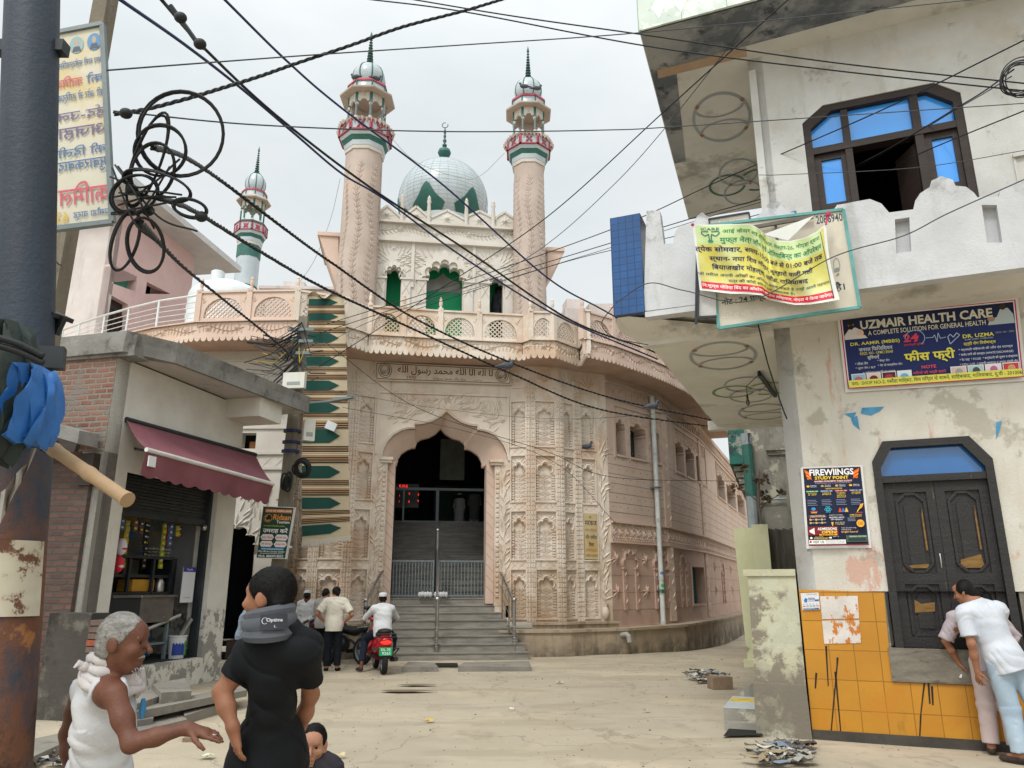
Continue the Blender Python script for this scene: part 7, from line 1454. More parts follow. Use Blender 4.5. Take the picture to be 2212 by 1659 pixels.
mb = MB().m(pw); f = Fr(atY(640, 650, 26), hd(88)); mb.box(f, -1.3, 1.6, 8, f.sz(640, 626)[1], -3, 0); mb.box(f, -1.4, 1.7, f.sz(640, 626)[1], f.sz(640, 620)[1], -3, .1); mb.box(f, -.6, .2, f.sz(640, 626)[1], f.sz(640, 617)[1] + .25, -.8, -.2); tag(mb.obj('rooftop_room'), 'pale rooftop room with a flat ledge just left of the left minaret', 'building')
mb = MB().m(pw); f = Fr(atY(1270, 680, 27), hd(80)); mb.box(f, -.9, 1.4, 8, f.sz(1270, 668)[1], -3, 0); mb.box(f, -.75, -.15, 8, f.sz(1244, 640)[1], -1, -.3); mb.hexa([f.P(.3, 8, .3), f.P(1.2, 8, .3), f.P(1.2, 8, -1), f.P(.3, 8, -1), f.P(-.1, f.sz(1290, 668)[1], .5), f.P(1.3, f.sz(1290, 662)[1], .5), f.P(1.3, f.sz(1290, 662)[1], -1), f.P(-.1, f.sz(1290, 668)[1], -1)]); tag(mb.obj('rooftop_room'), 'pale rooftop blocks just right of the right minaret', 'building')
# ------------------------------------------------------------------ people
V3 = Vector
def skin(n, c, c2): m = mat('skin_' + n, c, c2, 9, .55, .2, 90, spec=.35); m.node_tree.nodes['Principled BSDF'].inputs['Subsurface Weight'].default_value = .08; m.node_tree.nodes['Principled BSDF'].inputs['Subsurface Scale'].default_value = .01; return m
brown = skin('deep_brown', '6a4332', '5c3829'); tan = skin('brown', '9a6a50', '8c5e46'); light = skin('light_brown', 'a87a60', '9c6e55')
blackhair = mat('black_hair', '0b0a09', '12100e', (40, 40, 40), .6, .3, 220, spec=.2); greyhair = mat('grey_hair', 'a5a29c', '7c7872', (25, 25, 60), .7, .3, 160)
def cloth(n, c, c2=None, **k): return mat(n, c, c2 or c, k.pop('sc', 5), .9, .2, 45, spec=.15, **k)
wcloth = cloth('white_cotton', 'c9c9c9', 'bcbdc0'); dcloth = cloth('dark_trousers', '1a1d24', '14171d'); eyem = mat('dark_eye', '0e0b0a', rough=.2)
def fold(a, f, sd=0.0):
    def w(X, Y, Z):
        t = np.sin(f * (X * .9 + Z * 1.3) + 3 * np.sin(f * .35 * (Y + Z) + sd)) * np.sin(f * .6 * (Z - X * .7) + 2 * np.sin(f * .3 * X + sd * 2)); u = np.sin(f * 1.7 * (Z * .8 + X * .6) + 2.5 * np.sin(f * .5 * (X - Y) + sd)); return a * (.6 * t + .7 * (1 - np.sqrt(np.abs(u)) * 2) * (np.sin(f * .4 * (Z + Y) + sd) > -.2))
    return w
def hand(B, w_, d, nrm, curl, side, s=1.0, spread=.12):
    'wrist, pointing direction, palm normal, finger curl, +1/-1 thumb side'
    d = V3(d).normalized(); nrm = (V3(nrm) - d * V3(nrm).dot(d)).normalized(); x = d.cross(nrm) * side; w_ = V3(w_)
    for i in (-1, 0, 1): B.cone(w_ + d * .01 * s, w_ + d * .085 * s + x * (.024 * i * s), .019 * s, .015 * s, .02)
    for i, (o, L_) in enumerate(((.033, .068), (.011, .078), (-.011, .073), (-.031, .056))):
        p = w_ + d * .088 * s + x * (o * s); dd = (d + x * (o / .033) * spread).normalized(); c = curl if not isinstance(curl, (list, tuple)) else curl[i]; r = .0093 * s
        for q in range(3):
            e = p + dd * (L_ * s * (.45, .32, .23)[q]); B.cone(p, e, r, r * .92, .005); r *= .92; p = e; dd = (dd * cos(c) + nrm * sin(c)).normalized()
    p = w_ + d * .025 * s + x * .024 * s; dd = (d * .7 + x * .65 + nrm * .3).normalized()
    for L_, r in ((.045, .013), (.032, .011), (.025, .0095)): e = p + dd * L_ * s; B.cone(p, e, r * s, r * s * .9, .008); p = e; dd = (dd + d * .25).normalized()
def grow(label, J, sk, top, legs, vox=.011, hair=blackhair, cap=None, s=1.0, hl=None, hr=None, group=None, extra=None, bald=0.0, curl=.35, shoes=None, bw=1.0, ad=1.0):
    J = {k: V3(v) for k, v in J.items()}; foot = (J['al'] + J['ar']) / 2; root = thing('person', label, 'person', (foot.x, foot.y, min(J['al'].z, J['ar'].z) - .08 * s), group)
    hf = J['hf'].normalized(); hu = (J['hu'] - hf * J['hu'].dot(hf)).normalized(); hx = hf.cross(hu); H = J['head']; RH = [list(hx), list(hf), list(hu)]
    ac = (J['sr'] - J['sl']).normalized(); up = (J['neck'] - J['pelvis']).normalized(); fw = up.cross(ac).normalized(); ac = fw.cross(up).normalized(); RT = [list(ac), list(fw), list(up)]; sw = (J['sr'] - J['sl']).length
    ch = J['pelvis'] + (J['neck'] - J['pelvis']) * .68; wa_ = J['pelvis'] + (J['neck'] - J['pelvis']) * .3; h = lambda a, b, c: H + hx * a * s + hf * b * s + hu * c * s; Q = lambda *r: [v * s for v in r]
    B = Body(vox, .03 * s)
    def torso(B, g):
        dp = J['neck'] - J['pelvis']; hw_ = sw * .47 / s
        for t, a_, b_ in ((-.02, .165, .115), (.14, .155, .11), (.3, hw_ * .94, .1), (.46, hw_ * .9, .105), (.62, hw_ * .98, .112), (.76, hw_ * .92, .1)): B.ell(J['pelvis'] + dp * t, Q(a_ * bw + g, b_ * bw + g, .115 + g * .5), RT, .018 * s)
        B.cone(J['sl'] * .9 + J['sr'] * .1, J['sr'] * .9 + J['sl'] * .1, (.05 + g * .8) * s, (.05 + g * .8) * s, .06)
        m_ = J['sl'] * .5 + J['sr'] * .5
        for a in 'lr': B.cone(J['s' + a] * .75 + m_ * .25, J['neck'] + up * .035 * s, (.045 + g * .7) * s, (.052 + g * .5) * s, .05)
    torso(B, 0); B.cone(J['neck'] - up * .03 * s, H - hu * .05 * s - hf * .015 * s, .058 * s, .052 * s, .03)
    B.ell(h(0, -.008, .03), Q(.074, .094, .09), RH).ell(h(0, .028, -.035), Q(.058, .066, .085), RH).ell(h(0, .06, -.1), Q(.032, .03, .024), RH, .02).ell(h(0, .05, .045), Q(.055, .045, .045), RH).cone(h(-.03, .078, .03), h(.03, .078, .03), .013 * s, .013 * s, .02)
    B.cone(h(0, .09, .02), h(0, .12, -.026), .007 * s, .0135 * s, .01).ell(h(0, .092, -.06), Q(.024, .013, .008), RH, .008).ell(h(0, .088, -.08), Q(.021, .013, .009), RH, .008).ell(h(0, .104, -.07), Q(.022, .01, .004), RH, .004, True)
    for e in (-1, 1):
        B.ell(h(.033 * e, .1, .008), Q(.017, .016, .011), RH, .012, True); B.ell(h(.045 * e, .07, -.025), Q(.022, .02, .02), RH); B.ell(h(.076 * e, -.012, -.008), Q(.011, .026, .034), RH, .006)
    for a in 'lr':
        S_, E_, W_ = J['s' + a], J['e' + a], J['w' + a]; B.chain([S_, S_ * .5 + E_ * .5, E_, E_ * .55 + W_ * .45, W_], Q(*[q * ad for q in (.052, .045, .037, .037, .027)])); sd = 1 if a == 'l' else -1
        hd_ = (hl if a == 'l' else hr) or ((W_ - E_), fw * .3 + ac * (sd * 1.0), curl, sd); hand(B, W_, hd_[0], hd_[1], hd_[2], hd_[3], s * .96)
        B.chain([J['h' + a], J['k' + a], J['k' + a] * .6 + J['a' + a] * .4, J['a' + a]], Q(.088, .056, .055, .038)); B.chain([J['a' + a] - V3((0, 0, .02 * s)), J['t' + a]], Q(.042, .03), .02)
    B.obj('body', sk, root)
    if hair:                                               # hair and brows
        B = Body(vox * .8, .015); B.ell(h(0, -.012, .034), Q(.079, .099, .095), RH); B.ell(h(0, -.046, -.02), Q(.066, .053, .07), RH); n_ = (hf * .8 - hu * .6); B.cut(h(0, .058 - bald, .05), n_); B.cut(h(0, 0, -.085), -hu); B.warp(fold(.0016, 210)); B.obj('hair', hair, root, None, .0065 if vox < .007 else 0)
    mb = MB().m(eyem)
    for e in (-1, 1): mb.ell(h(.032 * e, .0795, .008), .0105 * s); mb.m(hair or blackhair).tube([h(.013 * e, .094, .028), h(.033 * e, .09, .035), h(.052 * e, .075, .029)], .0045 * s, 5).m(eyem)
    mb.obj('eyes', root)
    if top:
        B = Body(vox, .04 * s); g = top.get('g', .016); torso(B, g)
        if top.get('hem'): B.cone(J['pelvis'], J['pelvis'] - up * top['hem'] * s, (.15 + g) * s, (.15 + g) * s, .05)
        B.cone(J['neck'] - up * .06 * s, J['neck'] + up * .01 * s, .085 * s, .07 * s, .03)
        f = top['sleeve']
        if f:
            for a in 'lr':
                S_, E_, W_ = J['s' + a], J['e' + a], J['w' + a]; r = top.get('r', .066); B.ell(S_, Q(r, r, r), None, .03 * s)
                if f <= 1: B.cone(S_, S_ + (E_ - S_) * f, r * s, (r - .004) * s, .03, False, True)
                else: B.cone(S_, E_, r * s, .056 * s, .03); B.cone(E_, E_ + (W_ - E_) * (f - 1), .056 * s, .044 * s, .02, False, False)
        B.warp(fold(top.get('fa', .005), top.get('ff', 24), len(label))); B.cut(J['pelvis'] - up * (top.get('hem', .06) + .02) * s, -up); B.cone(J['neck'] - up * .015 * s + fw * .02 * s, H, .066 * s, .075 * s, .01, True); B.cut(J['neck'] + up * .055 * s, up)
        if top.get('holes'):
            for a, e in (('l', -1), ('r', 1)): B.ell(J['s' + a] + ac * (.045 * e * s) - up * .05 * s - fw * .03 * s, Q(.085, .14, .15), RT, .015, True); B.ell(J['s' + a] + ac * (.02 * e * s) - up * .09 * s - fw * .11 * s, Q(.075, .07, .1), RT, .015, True)
        B.obj(top.get('nm', 'shirt'), top['m'], root)
    if legs:
        B = Body(vox, .03 * s); g = legs.get('g', .02); B.ell(J['pelvis'] - up * .03 * s, Q(.172, .125, .13), RT)
        for a in 'lr': B.cone(J['h' + a], J['k' + a], (.09 + g * .6) * s, (.06 + g) * s); B.cone(J['k' + a], J['k' + a] + (J['a' + a] - J['k' + a]) * legs.get('len', .95), (.06 + g) * s, (.045 + g * 1.2) * s, .03, False, True)
        B.warp(fold(.004, 19, 2)); B.cut(J['pelvis'] + up * .05 * s, up); B.obj('trousers', legs['m'], root)
    if shoes:
        B = Body(vox, .02)
        for a in 'lr': B.chain([J['a' + a] - V3((0, 0, .045 * s)), J['t' + a] - V3((0, 0, .005))], Q(.048, .04)); B.cut(V3((0, 0, min(J['al'].z, J['ar'].z) - .082 * s)), -Z3)
        B.obj('shoes', shoes, root)
    if cap: 
        mb = MB().m(cap); R_ = Matrix((hx, hf, hu)).transposed(); mb.add([h(0, -.01, .045) + R_ @ V3((cos(t) * .09 * s * a, sin(t) * .11 * s * a, b * s)) for a, b in ((1, 0), (1.02, .03), (.95, .06), (.6, .08), (.01, .085)) for t in np.linspace(0, 2 * pi, 20, False)], [(i * 20 + k, i * 20 + (k + 1) % 20, (i + 1) * 20 + (k + 1) % 20, (i + 1) * 20 + k) for i in range(4) for k in range(20)], True); mb.obj('skullcap', root)
    if extra: extra(root, J, h, fw, ac, up)
    return root
def stand(x, y, face, ht=1.72, z=None, **o):
    'local joints (x right hand side of the person is -x when seen from behind): +y forward'
    k = ht / 1.72; z = gz(x, y) if z is None else z
    L_ = dict(head=(0, .03, 1.6), neck=(0, 0, 1.46), pelvis=(0, 0, .97), sl=(-.185, 0, 1.41), sr=(.185, 0, 1.41), el=(-.25, -.03, 1.12), er=(.25, -.03, 1.12), wl=(-.25, .06, .87), wr=(.25, .06, .87), hl=(-.095, 0, .92), hr=(.095, 0, .92), kl=(-.1, .02, .5), kr=(.1, .02, .5), al=(-.11, 0, .09), ar=(.11, 0, .09), tl=(-.14, .16, .03), tr=(.14, .16, .03), hf=(0, 1, 0), hu=(0, 0, 1)); L_.update(o)
    R_ = Matrix.Rotation(-radians(face), 3, 'Z'); return {q: (R_ @ V3(v) if q in ('hf', 'hu') else V3((x, y, z)) + R_ @ (V3(v) * k)) for q, v in L_.items()}
def W(u, v, D): return atD(u, v, D)
# --- old man in a white vest, profile to the right, arm held out
J = dict(head=W(264, 1388, 2.85), neck=W(232, 1470, 2.87), pelvis=W(212, 1735, 2.9), sl=W(176, 1492, 3.0), sr=W(248, 1500, 2.74), er=W(283, 1607, 2.66), wr=W(402, 1573, 2.7), el=W(146, 1585, 3.05), wl=W(150, 1665, 3.0), hl=W(185, 1745, 2.97), hr=W(238, 1750, 2.84), hf=(1, .12, -.08), hu=(.06, 0, 1))
for a, dx in (('l', -.1), ('r', .05)): q = J['h' + a]; J['k' + a] = V3((q.x + .04, q.y, .44)); J['a' + a] = V3((q.x + dx * .3, q.y, .085)); J['t' + a] = V3((q.x + dx * .3 + .18, q.y + .03, .03))
def om(root, J, h, fw, ac, up):
    m_ = cloth('white_scarf', 'c9c6c4', 'b5a9a8', sc=12); mb = MB().m(m_); c = J['neck'] + up * .015                      # twisted scarf round the neck
    for k in range(4): mb.tube([c + up * (.026 * k - .03 + .012 * sin(t * 2 + k)) + ac * (.088 - .008 * k) * cos(t) + fw * ((.1 - .01 * k) * sin(t) + .015) - up * .04 * sin(t) for t in np.linspace(0, 2 * pi, 26)], [.021 + .005 * sin(i * 1.7 + k) for i in range(26)], 8)
    b = c - fw * .085 + up * .06; mb.ell(b, (.022, .022, .018)); mb.tube([b, b + up * .02 - fw * .02, b + up * .005 - fw * .035], [.015, .012, .004], 7); mb.tube([c + fw * .11, c + fw * .12 - up * .06 + ac * .02, c + fw * .11 - up * .11], [.025, .02, .01], 7); mb.obj('scarf', root, ang=75)
    mb = MB().m(mat('blue_cloth_tip', '3f7fae')); q = c + fw * .12 - up * .1 + ac * .05; mb.tube([q, q - up * .05, q - up * .08], [.008, .014, .006], 6); mb.obj('blue_tag', root)
    mb = MB().m(greyhair); mb.tube([h(-.026, .088, -.056), h(0, .1, -.05), h(.026, .088, -.056)], [.002, .0055, .002], 6); 
    for i in range(40): t = i * .4; mb.tube([h(.035 * cos(t), .075 + .015 * abs(sin(t * 1.3)), -.105 + .012 * sin(t * 2)), h(.035 * cos(t), .078 + .015 * abs(sin(t * 1.3)), -.111 + .012 * sin(t * 2))], .0014, 4)
    mb.obj('stubble', root)
    mb = MB().m(steel); w_ = J['wr'] + (W(475, 1590, 2.72) - J['wr']).normalized() * .1; mb.lathe(w_, [(.011, -.003), (.0125, 0), (.011, .003)], 10); mb.obj('ring', root)
sr, sl = J['sr'], J['sl']
grow('thin grey haired old man in a white vest and scarf holding out his arm', J, brown, dict(m=wcloth, sleeve=0, g=.012, nm='vest', fa=.008, ff=24, hem=.1, holes=1), dict(m=cloth('grey_trousers', '5a5a5c')),   .0065, greyhair, None, .88, hr=(W(475, 1592, 2.72) - J['wr'], V3((0, .25, -1)), [.05, .18, .3, .35], -1), extra=om, bw=.62, ad=.88, bald=.008, shoes=cloth('dark_sandal', '2a2420'))
# --- man in black T-shirt with a neck brace, seen from behind
J = dict(head=W(583, 1291, 3.15), neck=W(601, 1362, 3.13), pelvis=W(578, 1640, 3.2), sl=W(541, 1414, 3.16), sr=W(657, 1400, 3.12), el=W(479, 1495, 3.1), wl=W(502, 1566, 3.03), er=W(671, 1500, 3.27), wr=W(645, 1585, 3.36), hl=W(548, 1665, 3.2), hr=W(606, 1668, 3.2), hf=(-.95, .3, -.02), hu=(.02, 0, 1))
for a, dx in (('l', -.05), ('r', .05)): q = J['h' + a]; J['k' + a] = V3((q.x + dx, q.y + .03, .5)); J['a' + a] = V3((q.x + dx * 1.3, q.y, .085)); J['t' + a] = V3((q.x + dx * 2, q.y + .17, .03))
btee = mat('black_jersey', '121417', '0e1013', 4, .8, .15, 40, spec=.2)
def bm(root, J, h, fw, ac, up):
    br = mat('grey_foam_brace', '55585e', '4a4d53', 7, .85, .2, 60); mb = MB().m(br); hx = (h(1, 0, 0) - h(0, 0, 0)); hf = (h(0, 1, 0) - h(0, 0, 0)); hu = (h(0, 0, 1) - h(0, 0, 0)); c = h(0, -.006, -.095)
    rows = []
    for k, (zz, rr) in enumerate(((-.05, .088), (-.062, .1), (-.045, .112), (-.024, .103), (-.01, .112), (.01, .111), (.022, .102), (.04, .106), (.054, .096), (.046, .08))): rows.append([c + hx * rr * .95 * cos(t) + hf * (rr * 1.02 * sin(t)) + hu * (zz * (1.0 + .25 * cos(t + 2.2)) + .012 * cos(t + .6)) for t in np.linspace(0, 2 * pi, 40)])
    mb.grid(rows, True); brc = mb.obj('neck_brace', root)
    fp = mat('charcoal_strap', '33363c'); t0 = 3.4; S_ = lambda x, y, d=0: c + hx * ((.117 + d) * .95 * cos(t0 + .95 * x)) + hf * ((.117 + d) * 1.02 * sin(t0 + .95 * x)) + hu * (.03 - .06 * y)
    mb = MB().m(fp); mb.grid([[S_(i / 12, j / 4) for i in range(13)] for j in range(5)], True); mb.obj('strap', brc); s2 = Sheet(S_); s2.text(.22, .25, .8, .55, 'Optima', 'c9ccd2', .02); s2.line([(.17 + .1 * cos(t * .4), .42 + .2 * sin(t * .4)) for t in range(2, 15)], .012, 'c9ccd2'); s2.text(.5, .7, .58, .85, 'L', 'c9ccd2'); s2.mb.obj('brace_print', brc)
    mb = MB().m(mat('white_piping', 'b9bcbe')); q = J['pelvis'] - up * .13; mb.tube([q + ac * .17 * cos(t) - fw * .138 * sin(t) + up * (.02 * sin(t) + .03 * cos(t)) for t in np.linspace(.4, 2.9, 16)], .003, 5); a = q - ac * .15 - fw * .06; mb.tube([a, a - up * .3], .009, 5); mb.obj('piping', root)
grow('man in a black T-shirt with a grey neck brace, hand on hip, seen from behind', J, tan, dict(m=btee, sleeve=.62, r=.064, g=.018, fa=.011, ff=17, hem=.1, nm='t_shirt'), dict(m=cloth('black_track_trousers', '131519')), .0065, blackhair, None, 1.0, hl=(V3((.02, .03, -.1)), V3((.8, .6, 0)), .35, -1), extra=bm, bw=.76, ad=.9, bald=-.006, shoes=cloth('dark_shoe', '26262a'))
# --- small boy
H_ = W(677, 1609, 3.85); gx, gy = H_.x, H_.y + .02
J = stand(gx, gy, 188, 1.72); k_ = (H_.z) / 1.6
J = {q: (v if q in ('hf', 'hu') else V3((gx, gy, 0)) + (v - V3((gx, gy, gz(gx, gy)))) * k_) for q, v in J.items()}; J['hf'] = V3((.08, -1, -.12)); J['head'] = H_ 
def boy(root, J, h, fw, ac, up): MB().m(wcloth).tube([J['neck'] + ac * .062 * cos(t) + fw * (.058 * sin(t)) + up * (.012 - .02 * sin(t)) for t in np.linspace(.2, 6.1, 18)], .012, 6).obj('collar', root)
grow('small boy with short black hair and a dark shirt standing beside the man in black', J, light, dict(m=cloth('dark_boy_shirt', '2a2a30', '3a3436'), sleeve=.6, g=.014, hem=.08), dict(m=cloth('boy_shorts', '3f3f46')), .006, blackhair, None, .80, extra=boy, bald=-.004, shoes=cloth('boy_sandal', '3a302a'))
# --- two men by the black door
fx, fy = atZ(2205, 1652, 0).x, atZ(2205, 1652, 0).y
J = stand(fx, fy, -4, 1.76, head=(-.2, .14, 1.6), neck=(-.14, .08, 1.47), pelvis=(.0, 0, .98), sl=(-.31, .05, 1.39), sr=(.07, .05, 1.43), el=(-.31, .0, 1.1), wl=(-.26, .05, .85), er=(.13, .2, 1.16), wr=(-.05, .38, 1.2), hl=(-.08, 0, .93), hr=(.1, 0, .93), kl=(-.0, .02, .5), kr=(.22, -.08, .5), al=(.02, 0, .09), ar=(.34, -.25, .09), tl=(-.05, .16, .03), tr=(.36, -.08, .03), hf=(-.55, .8, -.3), hu=(-.25, .2, 1))
jeans = cloth('pale_blue_jeans', 'a9b9c6', '93a6b6', sc=3); sand = mat('brown_leather_sandal', '3a2a22', '2c2019', 6, .5)
grow('man in a white shirt and pale blue jeans leaning in at the black door', J, tan, dict(m=cloth('white_shirt', 'c3c7cd', 'b5bac4'), sleeve=.75, r=.08, g=.032, hem=.12, fa=.006, ff=20), dict(m=jeans, g=.03), .009, blackhair, None, 1.02, bald=-.01, shoes=sand)
J2 = stand(fx + .1, fy + .4, 35, 1.7, head=(-.08, .12, 1.58), neck=(-.06, .06, 1.45), sl=(-.27, .02, 1.38), sr=(.13, .05, 1.38), el=(-.4, .02, 1.13), wl=(-.32, .14, .9), er=(.25, .2, 1.15), wr=(.1, .35, 1.1), hf=(.4, .8, -.4))
def cig(root, J, h, fw, ac, up): q = J['wl'] + (J['wl'] - J['el']).normalized() * .1; MB().m(mat('white_paper', 'dededa')).tube([q + V3((.0, -.01, .02)), q + V3((-.05, -.02, -.08))], .014, 6).obj('paper_roll', root)
grow('man in a mauve shirt hidden behind the white shirted man, holding a white paper roll', J2, tan, dict(m=cloth('pale_mauve_shirt', 'b5aaae', 'a79ca2'), sleeve=.95, r=.08, g=.03, hem=.12, fa=.009), dict(m=cloth('pale_pink_trousers', 'b9a8a4'), g=.03), .01, blackhair, None, 1.0, extra=cig, shoes=sand)
# --- group round the motorbikes and on the scooter
def sp(u, v): p = atZ(u, v, 0); return p.x, p.y
x, y = sp(693, 1441); grow('young man in a grey long sleeved T-shirt at the motorbikes, back turned', stand(x, y, 10, 1.66, el=(-.26, .06, 1.13), wl=(-.16, .26, 1.06), er=(.26, .06, 1.13), wr=(.14, .26, 1.04), hf=(.2, 1, -.35)), tan, dict(m=cloth('grey_marl_cotton', 'a9a49e', '9c9791'), sleeve=1.85, g=.03, hem=.1), dict(m=dcloth), .013, shoes=cloth('canvas_shoe', '3a3630'))
x, y = sp(716, 1450); grow('young man in a cream T-shirt with hands on hips beside the motorbikes', stand(x, y, -8, 1.7, el=(-.36, -.1, 1.16), wl=(-.2, .0, 1.0), er=(.37, -.1, 1.14), wr=(.2, .0, .98), hf=(-.5, 1, -.1)), tan, dict(m=cloth('cream_cotton', 'd2cbbd', 'c5beb0'), sleeve=.8, r=.085, g=.035, hem=.14), dict(m=dcloth), .013, shoes=cloth('black_slip_on', '1c1a1a'))
x, y = sp(655, 1428); grow('man in a white skullcap facing the camera behind the grey shirted man', stand(x, y, 185, 1.6, hf=(.2, -1, -.3), pelvis=(0, 0, .9), el=(-.25, .05, 1.1), wl=(-.12, .2, 1.0)), brown, dict(m=wcloth, sleeve=1.8, g=.03, hem=.25), dict(m=dcloth), .013, blackhair, wcloth, shoes=cloth('canvas_shoe', '3a3630'))
sx, sy = sp(822, 1452); sf = -17.0                          # scooter heading
J = stand(sx, sy, sf, 1.74, head=(0, .12, 1.44), neck=(0, .06, 1.29), pelvis=(0, -.02, .84), sl=(-.19, .05, 1.24), sr=(.19, .05, 1.24), el=(-.33, .28, 1.05), wl=(-.31, .52, .99), er=(.33, .28, 1.05), wr=(.31, .52, .99), hl=(-.1, .02, .8), hr=(.1, .02, .8), kl=(-.3, .36, .62), kr=(.29, .38, .64), al=(-.38, .15, .1), ar=(.27, .4, .32), tl=(-.44, .3, .04), tr=(.3, .55, .27), hf=(.1, 1, 0))
grow('man in a white shirt and white skullcap sitting on the red scooter', J, brown, dict(m=wcloth, sleeve=1.75, g=.035, hem=.14), dict(m=cloth('navy_trousers', '1e2430'), len=.8), .013, blackhair, wcloth, shoes=sand)
q = LWf.P(db + .12, 0, .35); p_ = atY(528, 1345, q.y)
J = stand(p_.x, q.y, 75, 1.7, .12, pelvis=(0, 0, .5), neck=(0, .03, 1.0), head=(0, .08, 1.14), sl=(-.18, .02, .95), sr=(.18, .02, .95), el=(-.24, .12, .68), wl=(-.16, .34, .56), er=(.24, .1, .68), wr=(.15, .32, .58), hl=(-.09, .03, .5), hr=(.09, .03, .5), kl=(-.14, .45, .52), kr=(.14, .44, .5), al=(-.12, .5, .09), ar=(.14, .4, .09), tl=(-.13, .68, .04), tr=(.15, .58, .04), hf=(-.3, 1, 0))
grow('man in a pale blue shirt sitting by the dark side entrance', J, tan, dict(m=cloth('pale_blue_shirt', 'b4c4d4', 'a6b8ca'), sleeve=.7, g=.03, hem=.1), dict(m=cloth('teal_trousers', '27404a')), .013, shoes=cloth('red_slipper', '8a2030'))
tag(MB().m(bwood).abox((p_.x - .05, q.y, .1), .5, .45, .4).obj('wooden_bench'), 'dark wooden seat under the man by the side entrance', 'bench')
for u, dy, f_, lb in ((799, 0, 25, 'lower and whiter of two worshippers seen inside the dim portal'), (861, .6, -20, 'worshipper in a darker kurta standing to the right in the dim prayer hall')):
    a = PF.sz(576 + .5207 * u, 1110, -6.8 - dy)[0]; p = PF.P(a, 3.6, -6.8 - dy); J = stand(p.x, p.y, f_, 1.35 if not dy else 1.62, 3.6, wl=(-.1, .25, 1.05), wr=(.1, .25, 1.05)); grow(lb, J, brown, dict(m=wcloth if not dy else cloth('grey_kurta', '7a7d7e'), sleeve=1.85, g=.04, hem=.4), dict(m=wcloth), .02, blackhair, wcloth)
p = UF.P(US(1079, 640), 0, -.6); grow('dark figure standing inside the right green window of the upper storey', stand(p.x, p.y, 60, 1.7, UF.sz(1077, 640)[1] - 1.15), brown, dict(m=cloth('dark_jacket', '2a2c30'), sleeve=1.9, g=.04, hem=.2), dict(m=dcloth), .02)
# ------------------------------------------------------------------ scooter and motorbikes
redplastic = mat('glossy_red_plastic', 'b3121e', 'a00f1a', 3, .25, coat=.4); tyre = mat('tyre_rubber', '1a1a1a', '141414', 8, .85, .3, 60); bplast = mat('black_plastic', '191a1c', '141517', 6, .5)
def LM(x, y, face, z=None): return Matrix.Translation((x, y, gz(x, y) if z is None else z)) @ Matrix.Rotation(-radians(face), 4, 'Z')
def wheel(M, root, y, r, w_, nm='wheel'):
    ax = (M.to_3x3() @ V3((1, 0, 0))).normalized(); mb = MB().m(tyre); prof = [(r * .72, -w_ / 2), (r * .93, -w_ / 2), (r, -w_ * .2), (r, w_ * .2), (r * .93, w_ / 2), (r * .72, w_ / 2)]; c = M @ V3((0, y, r)); n = 26
    ring_ = lambda R_, o: [c + ax * o + (M.to_3x3() @ V3((0, cos(t), sin(t)))) * R_ for t in np.linspace(0, 2 * pi, n, False)]
    mb.grid([ring_(a, b) for a, b in prof], True, True); o = mb.obj(nm, root)
    mb = MB().m(greym); mb.grid([ring_(r * .74, -w_ * .4), ring_(r * .66, -w_ * .2), ring_(r * .66, w_ * .2), ring_(r * .74, w_ * .4)], True, True)
    for k in range(6): t = k * pi / 3; d = M.to_3x3() @ V3((0, cos(t), sin(t))); mb.bar(c, c + d * r * .7, .03, .03, ax)
    mb.tube([c - ax * w_ * .5, c + ax * w_ * .5], r * .2, 10); mb.obj('rim', o)
M = LM(sx, sy, sf); T_ = lambda *p: M @ V3(p)
sc = thing('scooter', 'red scooter with a green number plate parked below the mosque steps', 'scooter', M.translation)
wheel(M, sc, -.42, .235, .11); wheel(M, sc, .82, .235, .1)
B = Body(.014, .06); B.ell((0, -.2, .56), (.2, .42, .17)).ell((0, -.45, .66), (.15, .2, .1)).ell((0, .1, .45), (.17, .25, .12)); B.ell((0, -.45, .25), (.2, .3, .3), None, .02, True); B.obj('rear_body', redplastic, sc, M)
B = Body(.014, .05); B.chain([(0, .62, .35), (0, .58, .75), (0, .52, .98)], [.17, .2, .1]).cone((-.12, .6, .4), (.12, .6, .4), .14, .14).ell((0, .52, 1.02), (.22, .09, .07)); B.ell((0, .38, .6), (.17, .12, .32), None, .02, True); B.obj('front_apron', redplastic, sc, M)
B = Body(.014, .05); B.ell((0, -.12, .76), (.16, .36, .07)).ell((0, -.38, .82), (.15, .16, .06)); B.obj('seat', bplast, sc, M)
mb = MB().m(bplast); mb.hexa([T_(-.17, .05, .28), T_(.17, .05, .28), T_(.17, .6, .26), T_(-.17, .6, .26), T_(-.17, .05, .34), T_(.17, .05, .34), T_(.17, .6, .32), T_(-.17, .6, .32)]); mb.obj('footboard', sc)
mb = MB().m(bplast); mb.tube([T_(-.34, .5, 1.03), T_(-.1, .54, 1.06), T_(.1, .54, 1.06), T_(.34, .5, 1.03)], .018, 8); mb.obj('handlebar', sc)
for e in (-1, 1): MB().m(bplast).tube([T_(.2 * e, .55, 1.06), T_(.27 * e, .56, 1.22)], .007, 5).ell(T_(.29 * e, .56, 1.26), (.06, .02, .04)).obj('mirror', sc)
mb = MB().m(bplast); mb.tube([T_(-.17, -.35, .74), T_(-.2, -.62, .78), T_(.2, -.62, .78), T_(.17, -.35, .74)], .014, 6); mb.tube([T_(-.2, -.62, .72), T_(.2, -.62, .72)], .012, 6); mb.tube([T_(-.26, -.1, .35), T_(-.27, -.6, .5), T_(.27, -.6, .5), T_(.26, -.1, .35)], .013, 6); mb.obj('grab_rail', sc)
mb = MB().m(mat('red_tail_lamp', 'ff2a20', emit=1.2)); mb.ell(T_(0, -.63, .62), (.11, .03, .04)); mb.obj('tail_light', sc)
